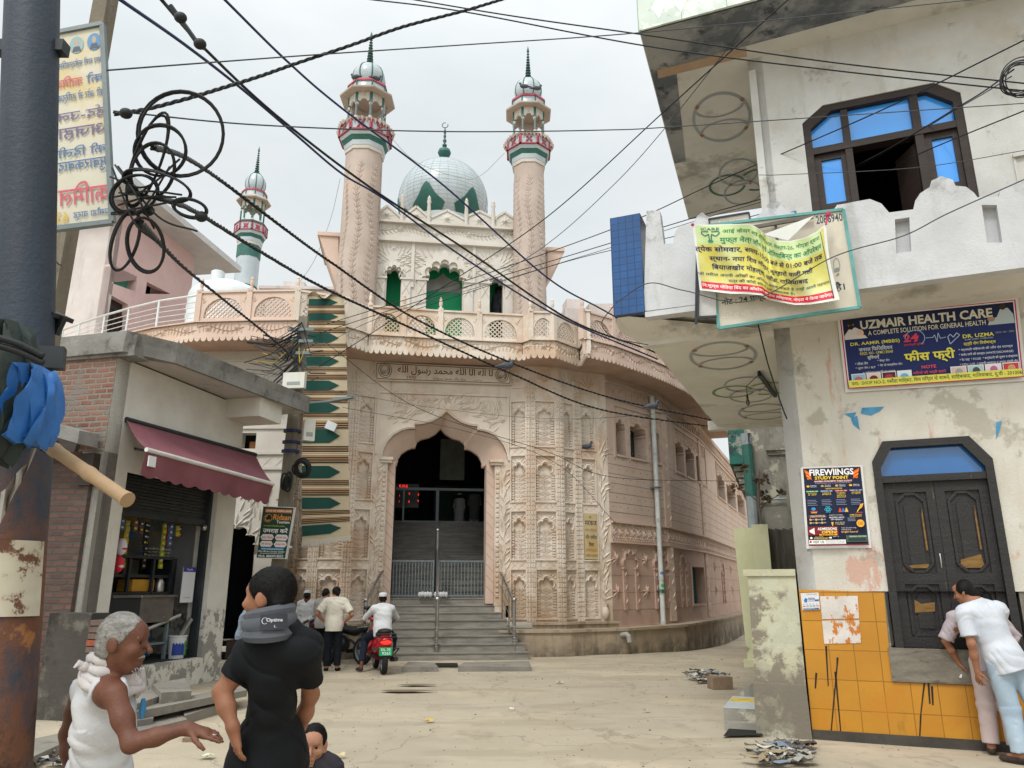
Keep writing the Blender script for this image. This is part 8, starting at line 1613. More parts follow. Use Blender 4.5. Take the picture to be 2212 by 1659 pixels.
mb = MB().m(bplast); mb.hexa([T_(-.09, -.6, .3), T_(.09, -.6, .3), T_(.09, -.4, .4), T_(-.09, -.4, .4), T_(-.1, -.64, .52), T_(.1, -.64, .52), T_(.1, -.45, .56), T_(-.1, -.45, .56)]); mb.tube([T_(.2, -.1, .25), T_(.22, -.6, .3)], .045, 10); mb.obj('mudguard', sc)
Sx = quadmap(T_(-.13, -.665, .53), T_(.13, -.665, .53), T_(.13, -.645, .37), T_(-.13, -.645, .37)); mb = MB().m(ink('1f9a68')); slab_from(Sx, .008, mb); npx = mb.obj('number_plate', sc); s2 = Sheet(Sx); s2.text(.12, .1, .85, .42, 'DL 3E', 'd8e8dc', .02); s2.text(.2, .52, .88, .9, '9265', 'd8e8dc', .02); s2.mb.obj('plate_number', npx)
def bike(M, label, grp='parked motorbikes'):
    T_ = lambda *p: M @ V3(p); o = thing('motorbike', label, 'motorbike', M.translation, grp); wheel(M, o, -.6, .3, .1); wheel(M, o, .68, .3, .09)
    B = Body(.016, .05); B.chain([(0, -.65, .78), (0, -.3, .72), (0, .1, .75)], [.07, .1, .1]); B.obj('seat', bplast, o, M); B = Body(.016, .05); B.ell((0, .28, .82), (.14, .24, .14)); B.obj('fuel_tank', mat('dark_maroon_paint', '3a1418', '2e1014', 3, .3), o, M)
    mb = MB().m(bplast); mb.tube([T_(0, -.6, .3), T_(0, -.2, .5), T_(0, .3, .65), T_(0, .55, .9)], .03, 6); mb.ell(T_(0, .08, .42), (.16, .2, .18)); mb.tube([T_(.14, .1, .25), T_(.16, -.7, .36)], .045, 8); mb.hexa([T_(-.06, -.92, .45), T_(.06, -.92, .45), T_(.06, -.6, .62), T_(-.06, -.6, .62), T_(-.06, -.95, .62), T_(.06, -.95, .62), T_(.06, -.6, .72), T_(-.06, -.6, .72)]); mb.obj('frame', o)
    mb = MB().m(steel); mb.tube([T_(-.1, .68, .3), T_(-.08, .52, .95)], .022, 6); mb.tube([T_(.1, .68, .3), T_(.08, .52, .95)], .022, 6); mb.tube([T_(-.36, .4, 1.05), T_(0, .52, 1.0), T_(.36, .4, 1.05)], .014, 6); mb.obj('fork', o); mb = MB().m(mat('red_tail_lens', '8a1a1a', '7a1414', 4, .3)); mb.ell(T_(0, -.93, .7), (.07, .03, .04)); mb.obj('tail_lamp', o)
    MB().m(steel).tube([T_(-.1, -.5, .8), T_(-.11, -.85, .84), T_(.11, -.85, .84), T_(.1, -.5, .8)], .012, 6).obj('grab_rail', o)
bx, by = sp(738, 1436); bike(LM(bx, by + .3, -52), 'dark maroon motorbike whose rear wheel stands right of the cream shirted man'); bx, by = sp(680, 1432); bike(LM(bx, by + .2, -40), 'dark motorbike mostly hidden behind the grey shirted man')
# ------------------------------------------------------------------ handrails on the steps
def rail_post(mb, p, z0, z1, r=.035):
    mb.tube([p + Z3 * z0, p + Z3 * z1], r, 10); mb.ell(p + Z3 * (z1 + .03), r * 1.5, 12, 7)
    for z in (.12, .18, .24, .3, .5, .56): mb.lathe(p + Z3 * (z0 + z), [(r, -.015), (r * 1.35, 0), (r, .015)], 12)
for u0, u1, lb, e in ((785, 826, 'steel handrail on the left edge of the mosque steps, beside the scooter', -1), (1111, 1079, 'steel handrail on the right edge of the mosque steps', 1)):
    a = PF.P(S(u0, 1400, d=1.0), 0, 1.0); b = PF.P(S(u1, 1260, d=-.05), 0, -.05) ; h = thing('handrail', lb, 'handrail', a + Z3 * RS * 2); z0 = RS * 2; z1 = RS * 6.5
    mb = MB().m(steel); rail_post(mb, a, RS * 1.0, RS + 1.18, .042); mb.obj('post', h)
    for t in (.35, .8): q = a * (1 - t) + b * t; MB().m(steel).tube([q + Z3 * (z0 + (z1 - z0) * t - .1), q + Z3 * (RS + 1.15 + (z1 - z0) * t * .9)], .018, 8).obj('baluster', h)
    mb = MB().m(steel); mb.tube([a + Z3 * (RS + 1.15), a + (b - a) * .8 + Z3 * (RS + 1.15 + (z1 - z0) * .85), b + Z3 * (RS + 1.2 + (z1 - z0) * .9)], .03, 10); mb.obj('top_rail', h)
    mb = MB().m(steel)
    for q in (.3, .55, .8): mb.tube([a + Z3 * (RS + q), a + (b - a) * .8 + Z3 * (RS + q + (z1 - z0) * .85)], .01, 6)
    mb.obj('lower_rail', h)
h = thing('handrail', 'steel handrail running up the middle of the mosque steps', 'handrail', PF.P(S(942, 1404, d=1.15), RS, 1.1)); c0 = PF.P(S(942, 1404, d=1.1), 0, 1.1); c1_ = PF.P(S(942, 1300, d=-.55), 0, -.62)
mb = MB().m(steel); rail_post(mb, c0, RS, RS + 1.2, .045); mb.obj('post', h); mb = MB().m(steel); rail_post(mb, c1_, ZL, ZL + 1.75, .035); mb.obj('post', h); MB().m(steel).tube([c0 + Z3 * (RS + 1.15), c1_ + Z3 * (ZL + 1.3)], .03, 10).obj('top_rail', h)
for u, lb in ((918, 'bundle of white cloth lying at the foot of the left gate leaf'), (952, 'bundle of white cloth lying at the foot of the right gate leaf')):
    p = PF.P(S(u, 1290, d=-.4), ZL + .08, -.35); mb = MB().m(wcloth)
    for k in range(5): mb.ell(p + PF.h * (.07 * k - .14) + Z3 * .01 * (k % 2), (.05, .06, .075), 8, 6)
    tag(mb.obj('cloth_bundle'), lb, 'cloth')
# ------------------------------------------------------------------ poles
rust = mat('rusty_painted_steel', '2b3440', '232c38', 1.5, .6, .25, 40, layers=[('5f3a26', (3, 3, 1.2), .4, .6, {'z': (1.9, 2.3), 'zj': .15}), ('8a5a30', 5, .58, .66, {'z': (1.6, 1.9)}), ('1c1612', 2, .5, .6, {'z': (1.3, 1.6), 'max': .8}), ('46402f', 3, .6, .75, {'max': .4})])
conc = mat('weathered_pole_concrete', '7f7769', '6f675a', 2, .95, .4, 25, layers=[('4f473c', (4, 4, .6), .5, .7, {'max': .7}), ('9a9384', 3, .6, .75, {'max': .5})])
cab = mat('black_cable', '15191c', '0f1214', 9, .6, .2, 90); cabb = mat('navy_cable', '1c2c5c', '18264f', 9, .55); cabg = mat('grey_cable', '3f4448', '34393d', 9, .6); strg = mat('pale_string', 'a5a29a', '928f88', 9, .9)
pt = atY(72, -60, 3.0); pb = atY(-18, 1420, 3.0); k_ = (pb.z + .1) / (pt.z - pb.z); p0 = pb - (pt - pb) * k_
sp_ = thing('steel_pole', 'thick dark steel pole with rust and a white band at the left edge', 'pole', p0)
mb = MB().m(rust); mid = atY(48, 830, 3.0); mb.tube([p0, mid], .128, 20); mb.tube([mid, pt], .115, 20); mb.tube([mid - (mid - pt).normalized() * -.02, mid + (pt - mid) * .012], .134, 20); mb.obj('pole', sp_)
mb = MB().m(mat('flaking_white_band', 'b9b2a0', 'a59c88', 4, .8, layers=[('5a3a28', 8, .55, .62)])); a, b = atY(15, 1330, 3.0), atY(27, 1170, 3.0); dd = (b - a); ex = V3((1, 0, 0)); mb.grid([[a + dd * j / 6 + V3((.131 * sin(t), -.131 * cos(t), 0)) for t in np.linspace(-.3, 1.5, 9)] for j in range(7)], True); mb.obj('white_band', sp_)
mb = MB().m(blackm); q = atY(60, 98, 3.0); mb.bar(q + V3((-.5, .02, 0)), q + V3((.17, .02, .0)), .06, .06); q2 = atY(96, 668, 3.1); mb.bar(q2, q2 + V3((.12, -.05, -.06)), .1, .02); mb.bar(q2 + Z3 * -.04, q2 + V3((.12, -.05, -.1)), .02, .08); mb.bar(atY(-60, 770, 2.8), atY(140, 775, 2.9), .05, .09); mb.obj('bracket', sp_)
cp_ = thing('concrete_pole', 'slanting weathered concrete pole behind the mirrored hoarding', 'pole', atY(40, 1300, 5.4))
mb = MB().m(conc); a, b = atY(236, -40, 5.4), atY(92, 780, 5.4); b2_ = a + (b - a) * ((a.z) / (a.z - b.z)); mb.bar(a, b2_, .12, .16, V3((0, 1, 0))); mb.obj('shaft', cp_); MB().m(cab).tube([atY(96 + 36 * i / 8, 568 + 5 * sin(i), 5.28) for i in range(9)], .006, 5).obj('wire_tie', cp_)
up_ = thing('utility_pole', 'grey concrete electricity pole crowded with cables beside the striped rug', 'pole', atZ(575, 1440, 0))
mb = MB().m(conc); a = atY(657, 685, 16.3); b = atY(580, 1440, 16.3); mb.hexa([b + V3((-.16, -.1, -.3)), b + V3((.16, -.1, -.3)), b + V3((.16, .1, -.3)), b + V3((-.16, .1, -.3)), a + V3((-.1, -.08, 0)), a + V3((.1, -.08, 0)), a + V3((.1, .08, 0)), a + V3((-.1, .08, 0))]); mb.obj('shaft', up_)
mb = MB().m(greym)
for v in (720, 748, 776): q = a + (b - a) * ((v - 685) / 755); mb.bar(q + V3((-.3, -.14, 0)), q + V3((.3, -.14, 0)), .06, .07); 
for v in (980, 1000, 955): q = a + (b - a) * ((v - 685) / 755); mb.m(cabb).lathe(q, [(.2, 0), (.2, .05)], 10)
mb.obj('clamp', up_)
R = random.Random(12); mb = MB()
for k in range(46):                                        # knot of service wires at the pole head
    q = a + (b - a) * R.uniform(.02, .17) + V3((0, -.15, 0)); L_ = R.uniform(.3, 1.3); e = q + V3((-L_ if R.random() < .75 else L_ * .5, R.uniform(-.2, .2), -L_ * R.uniform(.1, .7))); m1 = (q + e) / 2 + V3((0, -.1, -R.uniform(.1, .45))); mb.m([cab, cab, cabg, mat('yellow_cable', 'b59a2c')][min(3, int(R.random() * 3.25))]).tube([q + (m1 - q) * t * 2 if t < .5 else m1 + (e - m1) * (t - .5) * 2 for t in np.linspace(0, 1, 9)], R.choice([.008, .012, .018]), 5)
mb.obj('service_wires', up_)
for u, v, w_, h_, nm, lb, t in ((634, 821, .5, .36, 'junction_box', 'flat white junction box on the electricity pole, higher of two', .12), (669, 929, .24, .46, 'meter_box', 'white meter box hanging lower right on the electricity pole', .15)):
    q = atY(u, v, 16.0); o = thing(nm, lb, 'box', q); f = Fr(q, hd(97 if t < .13 else 60)); MB().m(mat('white_box_plastic', 'cfcdc2', 'c2c0b4', 3, .5)).box(f, -w_ / 2, w_ / 2, q.z - h_ / 2, q.z + h_ / 2, -t, 0).obj('case', o); MB().m(mat('grey_meter_window', '8f9490')).box(f, -w_ * .3, w_ * .3, q.z - h_ * .3, q.z - h_ * .1, 0, .006).obj('panel', o)
# ------------------------------------------------------------------ mirrored hoarding
pts = [atY(u, v, Y) for u, v, Y in ((20, 92, 4.1), (222, 53, 4.2), (243, 480, 4.2), (14, 508, 4.1))]; S_ = quadmap(*pts); hb = thing('hoarding', 'tall printed cloth hoarding seen from behind with mirrored Hindi lettering beside the steel pole', 'hoarding', (pts[2] + pts[3]) / 2)
mb = MB().m(mat('back_lit_flex', 'cfc9b6', 'c4bfae', 2, .8, layers=[('c9b47a', .9, .5, .7), ('b3c4a8', 1.6, .58, .7)])); slab_from(S_, .012, mb); mb.obj('flex', hb)
mb = MB().m(greym); q = [S_(0, 0), S_(1, 0), S_(1, 1), S_(0, 1)]; [mb.bar(q[i], q[(i + 1) % 4], .03, .035, V3((0, 1, 0))) for i in range(4)]; mb.obj('frame', hb)
sh = Sheet(S_); bl = '4a6a94'; rd = 'c05a6a'; pu = '6a6080'
for x, c_ in ((.54, '6f8fa0'), (.71, '8fa8a8'), (.9, '5f8ab0')): sh.ell(x, .085, .075, .045, c_); sh.ell(x, .075, .022, .018, 'b09a88'); sh.poly([(x - .05, .122), (x - .03, .095), (x + .03, .095), (x + .05, .122)], '4f5a66')
for y0, y1, x0, x1, t, c_ in ((.16, .215, .49, .98, 'आप सभी क्षेत्रवासियों', bl), (.245, .3, .8, .98, 'को', bl), (.245, .305, .47, .76, 'कामिल', rd), (.33, .39, .49, .98, 'की ओर से हार्दिक', bl), (.42, .485, .49, .98, 'ईद-उल', pu), (.515, .58, .49, .98, 'अजहा', pu), (.61, .665, .49, .98, 'की दिली', bl), (.685, .75, .49, .98, 'मुबारकबाद', bl), (.79, .9, .49, .99, 'कामिल', rd), (.925, .975, .63, .98, 'पसौंडा वार्ड', bl), (.925, .98, .47, .58, '63', 'c9a83a')): sh.text(x0, y0, x1, y1, t, c_, .006, True)
sh.mb.obj('lettering', hb)
# ------------------------------------------------------------------ tourism sign on the electricity pole
pts = [atY(u, v, 15.9) for u, v in ((568.5, 1093), (639.8, 1096), (620, 1207.8), (553.5, 1205.7))]; S_ = quadmap(*pts); ts = thing('tourism_sign', 'dark green travel sign with orange and white lettering on the electricity pole', 'sign', (pts[2] + pts[3]) / 2)
mb = MB().m(ink('b9b9b4')); slab_from(S_, .03, mb); mb.obj('board', ts); sh = Sheet(S_); sh.rect(.01, .015, .93, .985, '1d3a30'); sh.rect(.09, .05, .9, .12, 'b5683a'); sh.text(.11, .06, .88, .11, 'उमराह की भरोसेमंद कंपनी', 'e0d8c8', .01)
for r, c_ in ((.13, 'b5853a'), (.115, '14201c')): sh.ell(.2, .23, r, r * .62, c_)
sh.line([(.2 + .08 * cos(t * .3), .23 + .05 * sin(t * .3)) for t in range(2, 16)], .012, 'b5853a'); sh.text(.36, .15, .9, .26, 'Ridaan', 'd08a3c', .02); sh.text(.48, .27, .88, .325, 'Tourism', 'd8d8d4', .02); sh.text(.1, .36, .75, .4, 'कम खर्च में बेहतरीन इंतजाम', 'a8b83a', .006); sh.text(.1, .41, .87, .52, 'उमराह करें', 'e2e2de', .015)
for x0, y0, t in ((.05, .54, 'बजट पैकेज'), (.5, .54, 'इकोनॉमी पैकेज'), (.05, .67, 'सेमी डीलक्स'), (.5, .67, 'डीलक्स पैकेज')): sh.poly([(x0, y0 + .055), (x0 + .06, y0), (x0 + .36, y0), (x0 + .42, y0 + .055), (x0 + .36, y0 + .11), (x0 + .06, y0 + .11)], 'd0ccc8'); sh.text(x0 + .04, y0 + .03, x0 + .38, y0 + .085, t, 'b03050', .012)
sh.rect(.1, .795, .85, .835, '2f7fb0'); sh.text(.14, .8, .82, .832, 'www.ridaantourism.com', 'd8e4ec', .005); sh.text(.05, .845, .88, .88, 'Main Market Garima Garden', 'd0d4d0', .01); sh.text(.1, .89, .83, .92, 'Ghaziabad-201005 (U.P.)', 'd0d4d0', .01); sh.text(.07, .93, .87, .975, 'Mob. 8860918552', 'e0e2de', .015); sh.mb.obj('lettering', ts)
# ------------------------------------------------------------------ striped rug hung from the balcony
rf = Fr(atY(700, 900, 17.85), hd(84)); Ls = [(668, 640), (664, 690), (660, 760), (655, 830), (655, 900), (652, 1000), (652, 1090), (653, 1168)]; Rs = [(742, 640), (746, 690), (748, 760), (750, 830), (752, 900), (753, 1000), (755, 1090), (757, 1156)]
def rg(x, y, d=0.0):
    i = y * 7; n_ = np.arange(8); l = [np.interp(i, n_, [q[k] for q in Ls]) for k in (0, 1)]; r = [np.interp(i, n_, [q[k] for q in Rs]) for k in (0, 1)]
    return rf.pt(l[0] + (r[0] - l[0]) * x, l[1] + (r[1] - l[1]) * x, .06 * sin(9 * x + 3 * y) * (1 - .6 * y) + .04 * sin(19 * x + 2) * max(0, .5 - y) + .12 * max(0, .15 - y) + d)
rug = thing('striped_rug', 'long beige rug with dark green arrow bars hanging from the mosque balcony', 'rug', rg(.5, 1)); wool = lambda c: mat('rug_wool_' + c, c, None, 8, .95, .25, 160)
mb = MB().m(wool('b8a98e')); mb.grid([[rg(i / 16, j / 70, -.012) for i in range(17)] for j in range(71)], True); mb.m(wool('a98c6a'))
mb.m(wool('c9c4b8')); [mb.tube([rg(i / 60, 1, 0), rg(i / 60, 1, 0) - Z3 * R.uniform(.1, .16)], .008, 4) for i in range(61)]; mb.m(wool('b8a98e')).grid([[rg(i / 10, 0, -.02) + V3((-.1 * j, .25 * j - .1, .1 * sin(j * 2 + i))) for i in range(11)] for j in range(3)], True); mb.obj('cloth', rug)
mb = MB(); mot = [(v - 640) / 526 for v in (659.5, 706, 758, 812, 868, 920, 972, 1032, 1089, 1146)]
def strip(y0, y1, c, x0=0.0, x1=1.0, d=.0): mb.m(wool(c)); mb.grid([[rg(x0 + (x1 - x0) * i / 12, y0 + (y1 - y0) * j / 2, d) for i in range(13)] for j in range(3)], True)
for k, y in enumerate(mot):
    hh = .021; mb.m(wool('16423a')); mb.grid([[rg(.82 * i / 14, y + (j - 1) * hh * (1 if i < 11 else (14 - i) / 3.6 * (.9)), .003) for i in range(15)] for j in range(3)], True)
    if k < 9:
        c_ = (y + mot[k + 1]) / 2; strip(c_ - .026, c_ + .026, 'a5835f', 0, 1, .001)
        for q in (-.024, -.017, -.01, .01, .017, .024): strip(c_ + q - .0018, c_ + q + .0018, '1f2420', 0, 1, .004)
        strip(c_ - .002, c_ + .001, 'cfc6ae', 0, 1, .004); strip(c_ - .007, c_ - .005, 'cfc6ae', 0, 1, .004)
mb.obj('pattern', rug)
mb = MB().m(ink('cfd2d4')); q = rg(.62, .6, .08); mb.bar(q + V3((-.12, 0, .05)), q + V3((.12, 0, -.05)), .2, .02, V3((0, 1, 0))); tag(mb.obj('white_card'), 'small white card caught on the striped rug', 'card'); 
fl = thing('street_light', 'slim grey street light arm reaching across the striped rug', 'street light', atY(690, 868, 16)); mb = MB().m(greym); mb.bar(atY(650, 872, 16.2), atY(715, 866, 15.6), .05, .04); mb.bar(atY(715, 866, 15.6), atY(762, 858, 15.4), .12, .05); mb.obj('lamp_arm', fl)
# ------------------------------------------------------------------ overhead cables
def spl(pts, n=10):
    P_ = [V3(p) for p in pts]; P_ = [P_[0] * 2 - P_[1]] + P_ + [P_[-1] * 2 - P_[-2]]; out = []
    for i in range(1, len(P_) - 2):
        a, b, c, d = P_[i - 1:i + 3]
        for k in range(n): t = k / n; out.append(.5 * ((2 * b) + (c - a) * t + (2 * a - 5 * b + 4 * c - d) * t * t + (3 * b - a - 3 * c + d) * t ** 3))
    return out + [P_[-2]]
def wire(label, uv, D0, D1, r, m_=None, twist=0, nm='cable', grp='overhead cables'):
    n = len(uv); pts = spl([atD(u, v, D0 + (D1 - D0) * i / (n - 1)) for i, (u, v) in enumerate(uv)], 12 if not twist else 24); mb = MB().m(m_ or cab)
    if twist:
        L_ = 0; prev = pts[0]; S3 = [[] for _ in range(3)]
        for i, p in enumerate(pts):
            L_ += (p - prev).length; prev = p; d = (pts[min(i + 1, len(pts) - 1)] - pts[max(i - 1, 0)]).normalized(); x = d.cross(Z3).normalized(); y = x.cross(d)
            for k in range(3): t = L_ * twist + k * 2.094; S3[k].append(p + x * r * cos(t) + y * r * sin(t))
        for s3 in S3: mb.tube(s3, r * .85, 6)
    else: mb.tube(pts, r, 6)
    return tag(mb.obj(nm, ang=0), label, 'cable', grp)
wire('thick twisted black cable climbing from the left tangle to the top centre', [(248, 246), (310, 237), (400, 214), (480, 190), (560, 165), (640, 137), (760, 97), (870, 58), (1000, 24), (1100, -6)], 4.2, 6.5, .0075, cab, 30)
wire('bright navy cable from the upper left of the sky across the left minaret', [(258, -2), (400, 97), (520, 190), (640, 292), (740, 376), (830, 430), (1000, 555), (1200, 680), (1420, 776)], 5, 13, .013, cabb)
wire('black cable dropping from the spliced clump at the top left, past the dome', [(345, -5), (440, 103), (600, 252), (800, 405), (1000, 535), (1230, 690), (1400, 755), (1480, 790)], 5, 13, .013)
wire('black cable falling from the top left across the dome to the right balcony', [(478, -8), (620, 132), (740, 235), (960, 402), (1180, 598), (1300, 668), (1420, 735)], 6, 13, .012, cabb)
wire('upper twisted service cable sweeping from the left tangle to the alley house', [(330, 318), (400, 340), (480, 392), (620, 498), (720, 570), (900, 690), (1120, 790), (1330, 862), (1560, 912)], 4.2, 17, .012, cab, 22)
wire('lower twisted service cable sweeping from the left tangle to the alley house', [(345, 425), (430, 462), (560, 542), (700, 622), (880, 705), (1100, 805), (1300, 885), (1560, 925)], 4.2, 17, .012, cab, 22)
wire('twisted black cable running down from the tangle to the electricity pole', [(300, 478), (345, 525), (400, 580), (480, 645), (600, 742), (650, 790)], 4.1, 16.5, .014, cab, 26)
for lb, uv, d0, d1, r in (('thin beaded wire crossing above both minarets from the hoarding', [(230, 152), (480, 133), (700, 117), (1000, 97), (1390, 70), (1900, 20), (2230, -14)], 4.4, 8, .005), ('thin straight wire crossing just above the crescent finial', [(245, 240), (560, 270), (950, 284), (1300, 281), (1500, 271), (2230, 222)], 4.4, 8, .005), ('lower of two wires slanting from the top centre over the roof slab', [(785, -3), (1000, 25), (1400, 100), (1800, 152), (2230, 198)], 9, 8, .008), ('upper of two wires slanting from the top centre over the roof slab', [(875, -4), (1110, 35), (1390, 75), (1800, 135), (2230, 182)], 9, 8, .008), ('steep straight wire rising from the portal to the top right', [(690, 792), (960, 618), (1180, 470), (1440, 236), (1710, -8)], 17, 9, .009), ('wire passing over the upper window towards the right minaret', [(2230, 78), (1900, 240), (1560, 388), (1330, 492), (1000, 608), (700, 702)], 7.5, 17, .008), ('second wire over the balcony from the coil at the right edge', [(2190, 150), (2080, 225), (1800, 380), (1500, 470), (1250, 546), (900, 652), (690, 720)], 7.4, 17, .008), ('third wire over the balcony running beside the second one', [(2185, 165), (2080, 228), (1800, 385), (1500, 478), (1250, 556), (900, 660)], 7.4, 17, .006), ('wire crossing the window panes to the upper storey of the mosque', [(2230, 232), (1980, 335), (1850, 402), (1500, 500), (1220, 566), (900, 668)], 7.4, 17, .007), ('sagging wire draped in front of the yellow banner', [(2230, 380), (2050, 460), (1950, 510), (1800, 555), (1620, 650), (1480, 628), (1400, 612), (1330, 655)], 7.3, 9, .006), ('thin wire looping from the blue pier to the alley', [(1326, 660), (1300, 700), (1330, 730), (1400, 745)], 8.9, 9.3, .006), ('thin wire strung across the balcony front to the window', [(2230, 322), (1980, 362), (1700, 377), (1640, 378)], 8, 9.2, .004), ('thin wire slanting over the portal carving to the alley wall', [(700, 738), (900, 880), (1180, 975), (1320, 1030), (1600, 1040)], 17, 19, .007), ('thin wire from the rug across the tower niches', [(740, 880), (1000, 930), (1200, 1000), (1330, 1130)], 17, 18.5, .006), ('level thin wire in front of the portal carving', [(700, 840), (960, 884), (1240, 905), (1560, 880)], 17, 18, .005), ('long thin wire from the pole past the window of the right wing', [(700, 745), (810, 690), (1100, 580), (1330, 395), (1560, 120), (1640, -5)], 17, 9, .006), ('short wire hanging off the balcony corner beside the bulb', [(1635, 690), (1660, 790), (1690, 880), (1700, 905)], 9.6, 9.6, .009)): wire(lb, uv, d0, d1, r, cabg if r < .007 else cab)
for lb, uv in (('faint string hanging left of the left minaret', [(735, 385), (715, 470), (680, 560), (640, 620)]), ('faint string swagged between the minarets and the dome', [(838, 290), (900, 350), (1000, 385), (1040, 378), (1090, 330)])): wire(lb, uv, 24, 24, .008, strg, 0, 'string', None)
def loops(root, nm, c, rx, ry, n, D, r, m_=cab, tilt=0.0, jit=.04, seed=1, tw=0):
    R = random.Random(seed); mb = MB().m(m_)
    for k in range(n):
        a, b, o, q = rx * R.uniform(1 - jit * 2, 1 + jit), ry * R.uniform(1 - jit * 2, 1 + jit), R.uniform(-6, 6) * jit * 10, R.uniform(-6, 6) * jit * 10; pts = []
        for t in np.linspace(0, 2 * pi, 33): x, y = a * cos(t), b * sin(t); pts.append(atD(c[0] + o + x * cos(tilt) - y * sin(tilt), c[1] + q + x * sin(tilt) + y * cos(tilt), D + .04 * sin(t + k) + .015 * k))
        mb.tube(pts, r, 6)
    return mb.obj(nm, root)
tg = thing('cable_tangle', 'big tangle of looped black cables hanging off the left pole beside the hoarding', 'cables', atD(300, 560, 4.2))
for i, (c, rx, ry, n, tl) in enumerate((((390, 290), 92, 92, 2, .2), ((345, 325), 58, 55, 2, 0), ((330, 370), 45, 60, 2, .3), ((320, 345), 30, 110, 2, .35), ((410, 450), 38, 20, 3, .25), ((340, 400), 75, 28, 2, .3), ((270, 520), 28, 66, 2, .3), ((315, 530), 40, 62, 2, -.2), ((290, 420), 55, 40, 2, -.4))): loops(tg, 'loop', c, rx, ry, n, 4.1, .0075, cab, tl, .035, i)
R = random.Random(21); mb = MB().m(cab)
for k in range(9): a = (R.uniform(238, 260), R.uniform(330, 470)); b = (R.uniform(330, 430), R.uniform(330, 520)); mb.tube(spl([atD(*a, 4.15), atD((a[0] + b[0]) / 2, (a[1] + b[1]) / 2 + R.uniform(-30, 60), 4.05), atD(*b, 4.1)], 8), .006, 5)
for (u, v) in ((320, 455), (285, 410), (272, 245), (435, 468), (390, 38), (432, 95)): q = atD(u, v, 4.1); mb.ell(q, (.035, .03, .03))
mb.tube([atD(368, 12, 4.4), atD(385, 35, 4.4), atD(430, 98, 4.4), atD(442, 104, 4.4)], .014, 6); mb.obj('strands', tg)
co = thing('cable_coil', 'neat black coil of cable hanging on the electricity pole by the rug', 'cable coil', atD(652, 1030, 16.2)); loops(co, 'coil', (652, 1010), 16, 17, 9, 16.0, .02, cab, 0, .08, 3)
co = thing('cable_coil', 'loose black coil of cable against the white wall at the top right edge', 'cable coil', atD(2200, 215, 7.4)); loops(co, 'coil', (2204, 168), 46, 38, 7, 7.4, .006, cab, -.5, .1, 4)
co = thing('cable_coil', 'small dark bundle of cable tied low on the electricity pole', 'cable coil', atD(618, 1060, 16.0)); loops(co, 'coil', (619, 1040), 6, 16, 6, 15.9, .02, cab, .1, .1, 5)
# ------------------------------------------------------------------ tarpaulins and bamboo on the steel pole
def tarp(label, c, rx, rz, Y, m_, seed, nm):
    R = random.Random(seed); rows = []; q0 = atY(*c, Y)
    for j in range(15):
        t = j / 14; rows.append([q0 + V3((rx * (.55 + .45 * sin(pi * t) ** .6) * cos(a) * (1 + .12 * sin(5 * a + seed + 4 * t) + .07 * sin(13 * a - 9 * t)), .1 * sin(a) * (1 + .35 * sin(7 * a + 5 * t) + .25 * sin(17 * a + 3 * t)), rz * (1 - 2 * t) + .015 * sin(9 * a + 8 * t))) for a in np.linspace(0, 2 * pi, 40, False)])
    mb = MB().m(m_); mb.grid(rows, True, True); mb.add(rows[0] , [tuple(range(40))]); mb.add(rows[-1], [tuple(range(40))]); return tag(mb.obj(nm), label, 'tarpaulin')
btp = mat('blue_tarpaulin', '2a66ab', '235a98', 5, .55, .3, 14); gtp = mat('dark_green_tarpaulin', '24302c', '1c2623', 4, .7, .4, 12)
tarp('bunched bright blue tarpaulin tied to the steel pole', (70, 880), .07, .13, 2.6, btp, 1, 'blue_tarpaulin'); tarp('bundled dark green tarpaulin at the left edge, beside the blue one', (-10, 850), .12, .24, 2.55, gtp, 2, 'green_tarpaulin')
bb = thing('bamboo_pole', 'short bamboo pole end sticking out below the blue tarpaulin', 'pole', atD(276, 1083, 2.6)); a, b = atD(20, 905, 3.0), atD(276, 1080, 2.6); mb = MB().m(mat('weathered_bamboo', 'a58a6a', '8f7556', (3, 3, 3), .7, .2, 40, layers=[('c4b49c', 3, .55, .7, {'max': .7})])); n = 12
mb.tube([a + (b - a) * t for t in np.linspace(0, 1, 25)], [.024 + (.004 if i % 7 == 3 else 0) for i in range(25)], 14); mb.obj('culm', bb); MB().m(cab).tube([a + (b - a) * (.3 + .004 * i) + V3((.028 * cos(i * 1.3), .01, .028 * sin(i * 1.3))) for i in range(24)], .006, 5).obj('lashing', bb)
for k, (v0, v1) in enumerate(((735, 770), (752, 785))): wire('black hose wrapped across the steel pole, %s one' % ('upper', 'lower')[k], [(-20, v0 - 10), (40, v0 + 8), (95, v1)], 2.5, 2.55, .012, cab, 0, 'hose', None)
mb = MB().m(mat('torn_plastic_sheet', 'a59f98', '8f8982', 3, .6)); mb.grid([[atD(-10 + 90 * i / 8 - 6 * j, 960 + 150 * (1 - i / 8) ** .6 * (.7 + .3 * j) + 8 * sin(i), 2.7 + .03 * sin(i * 2 + j)) for i in range(9)] for j in range(3)], True); tag(mb.obj('plastic_strip'), 'grey torn plastic strip drooping below the dark tarpaulin', 'plastic')
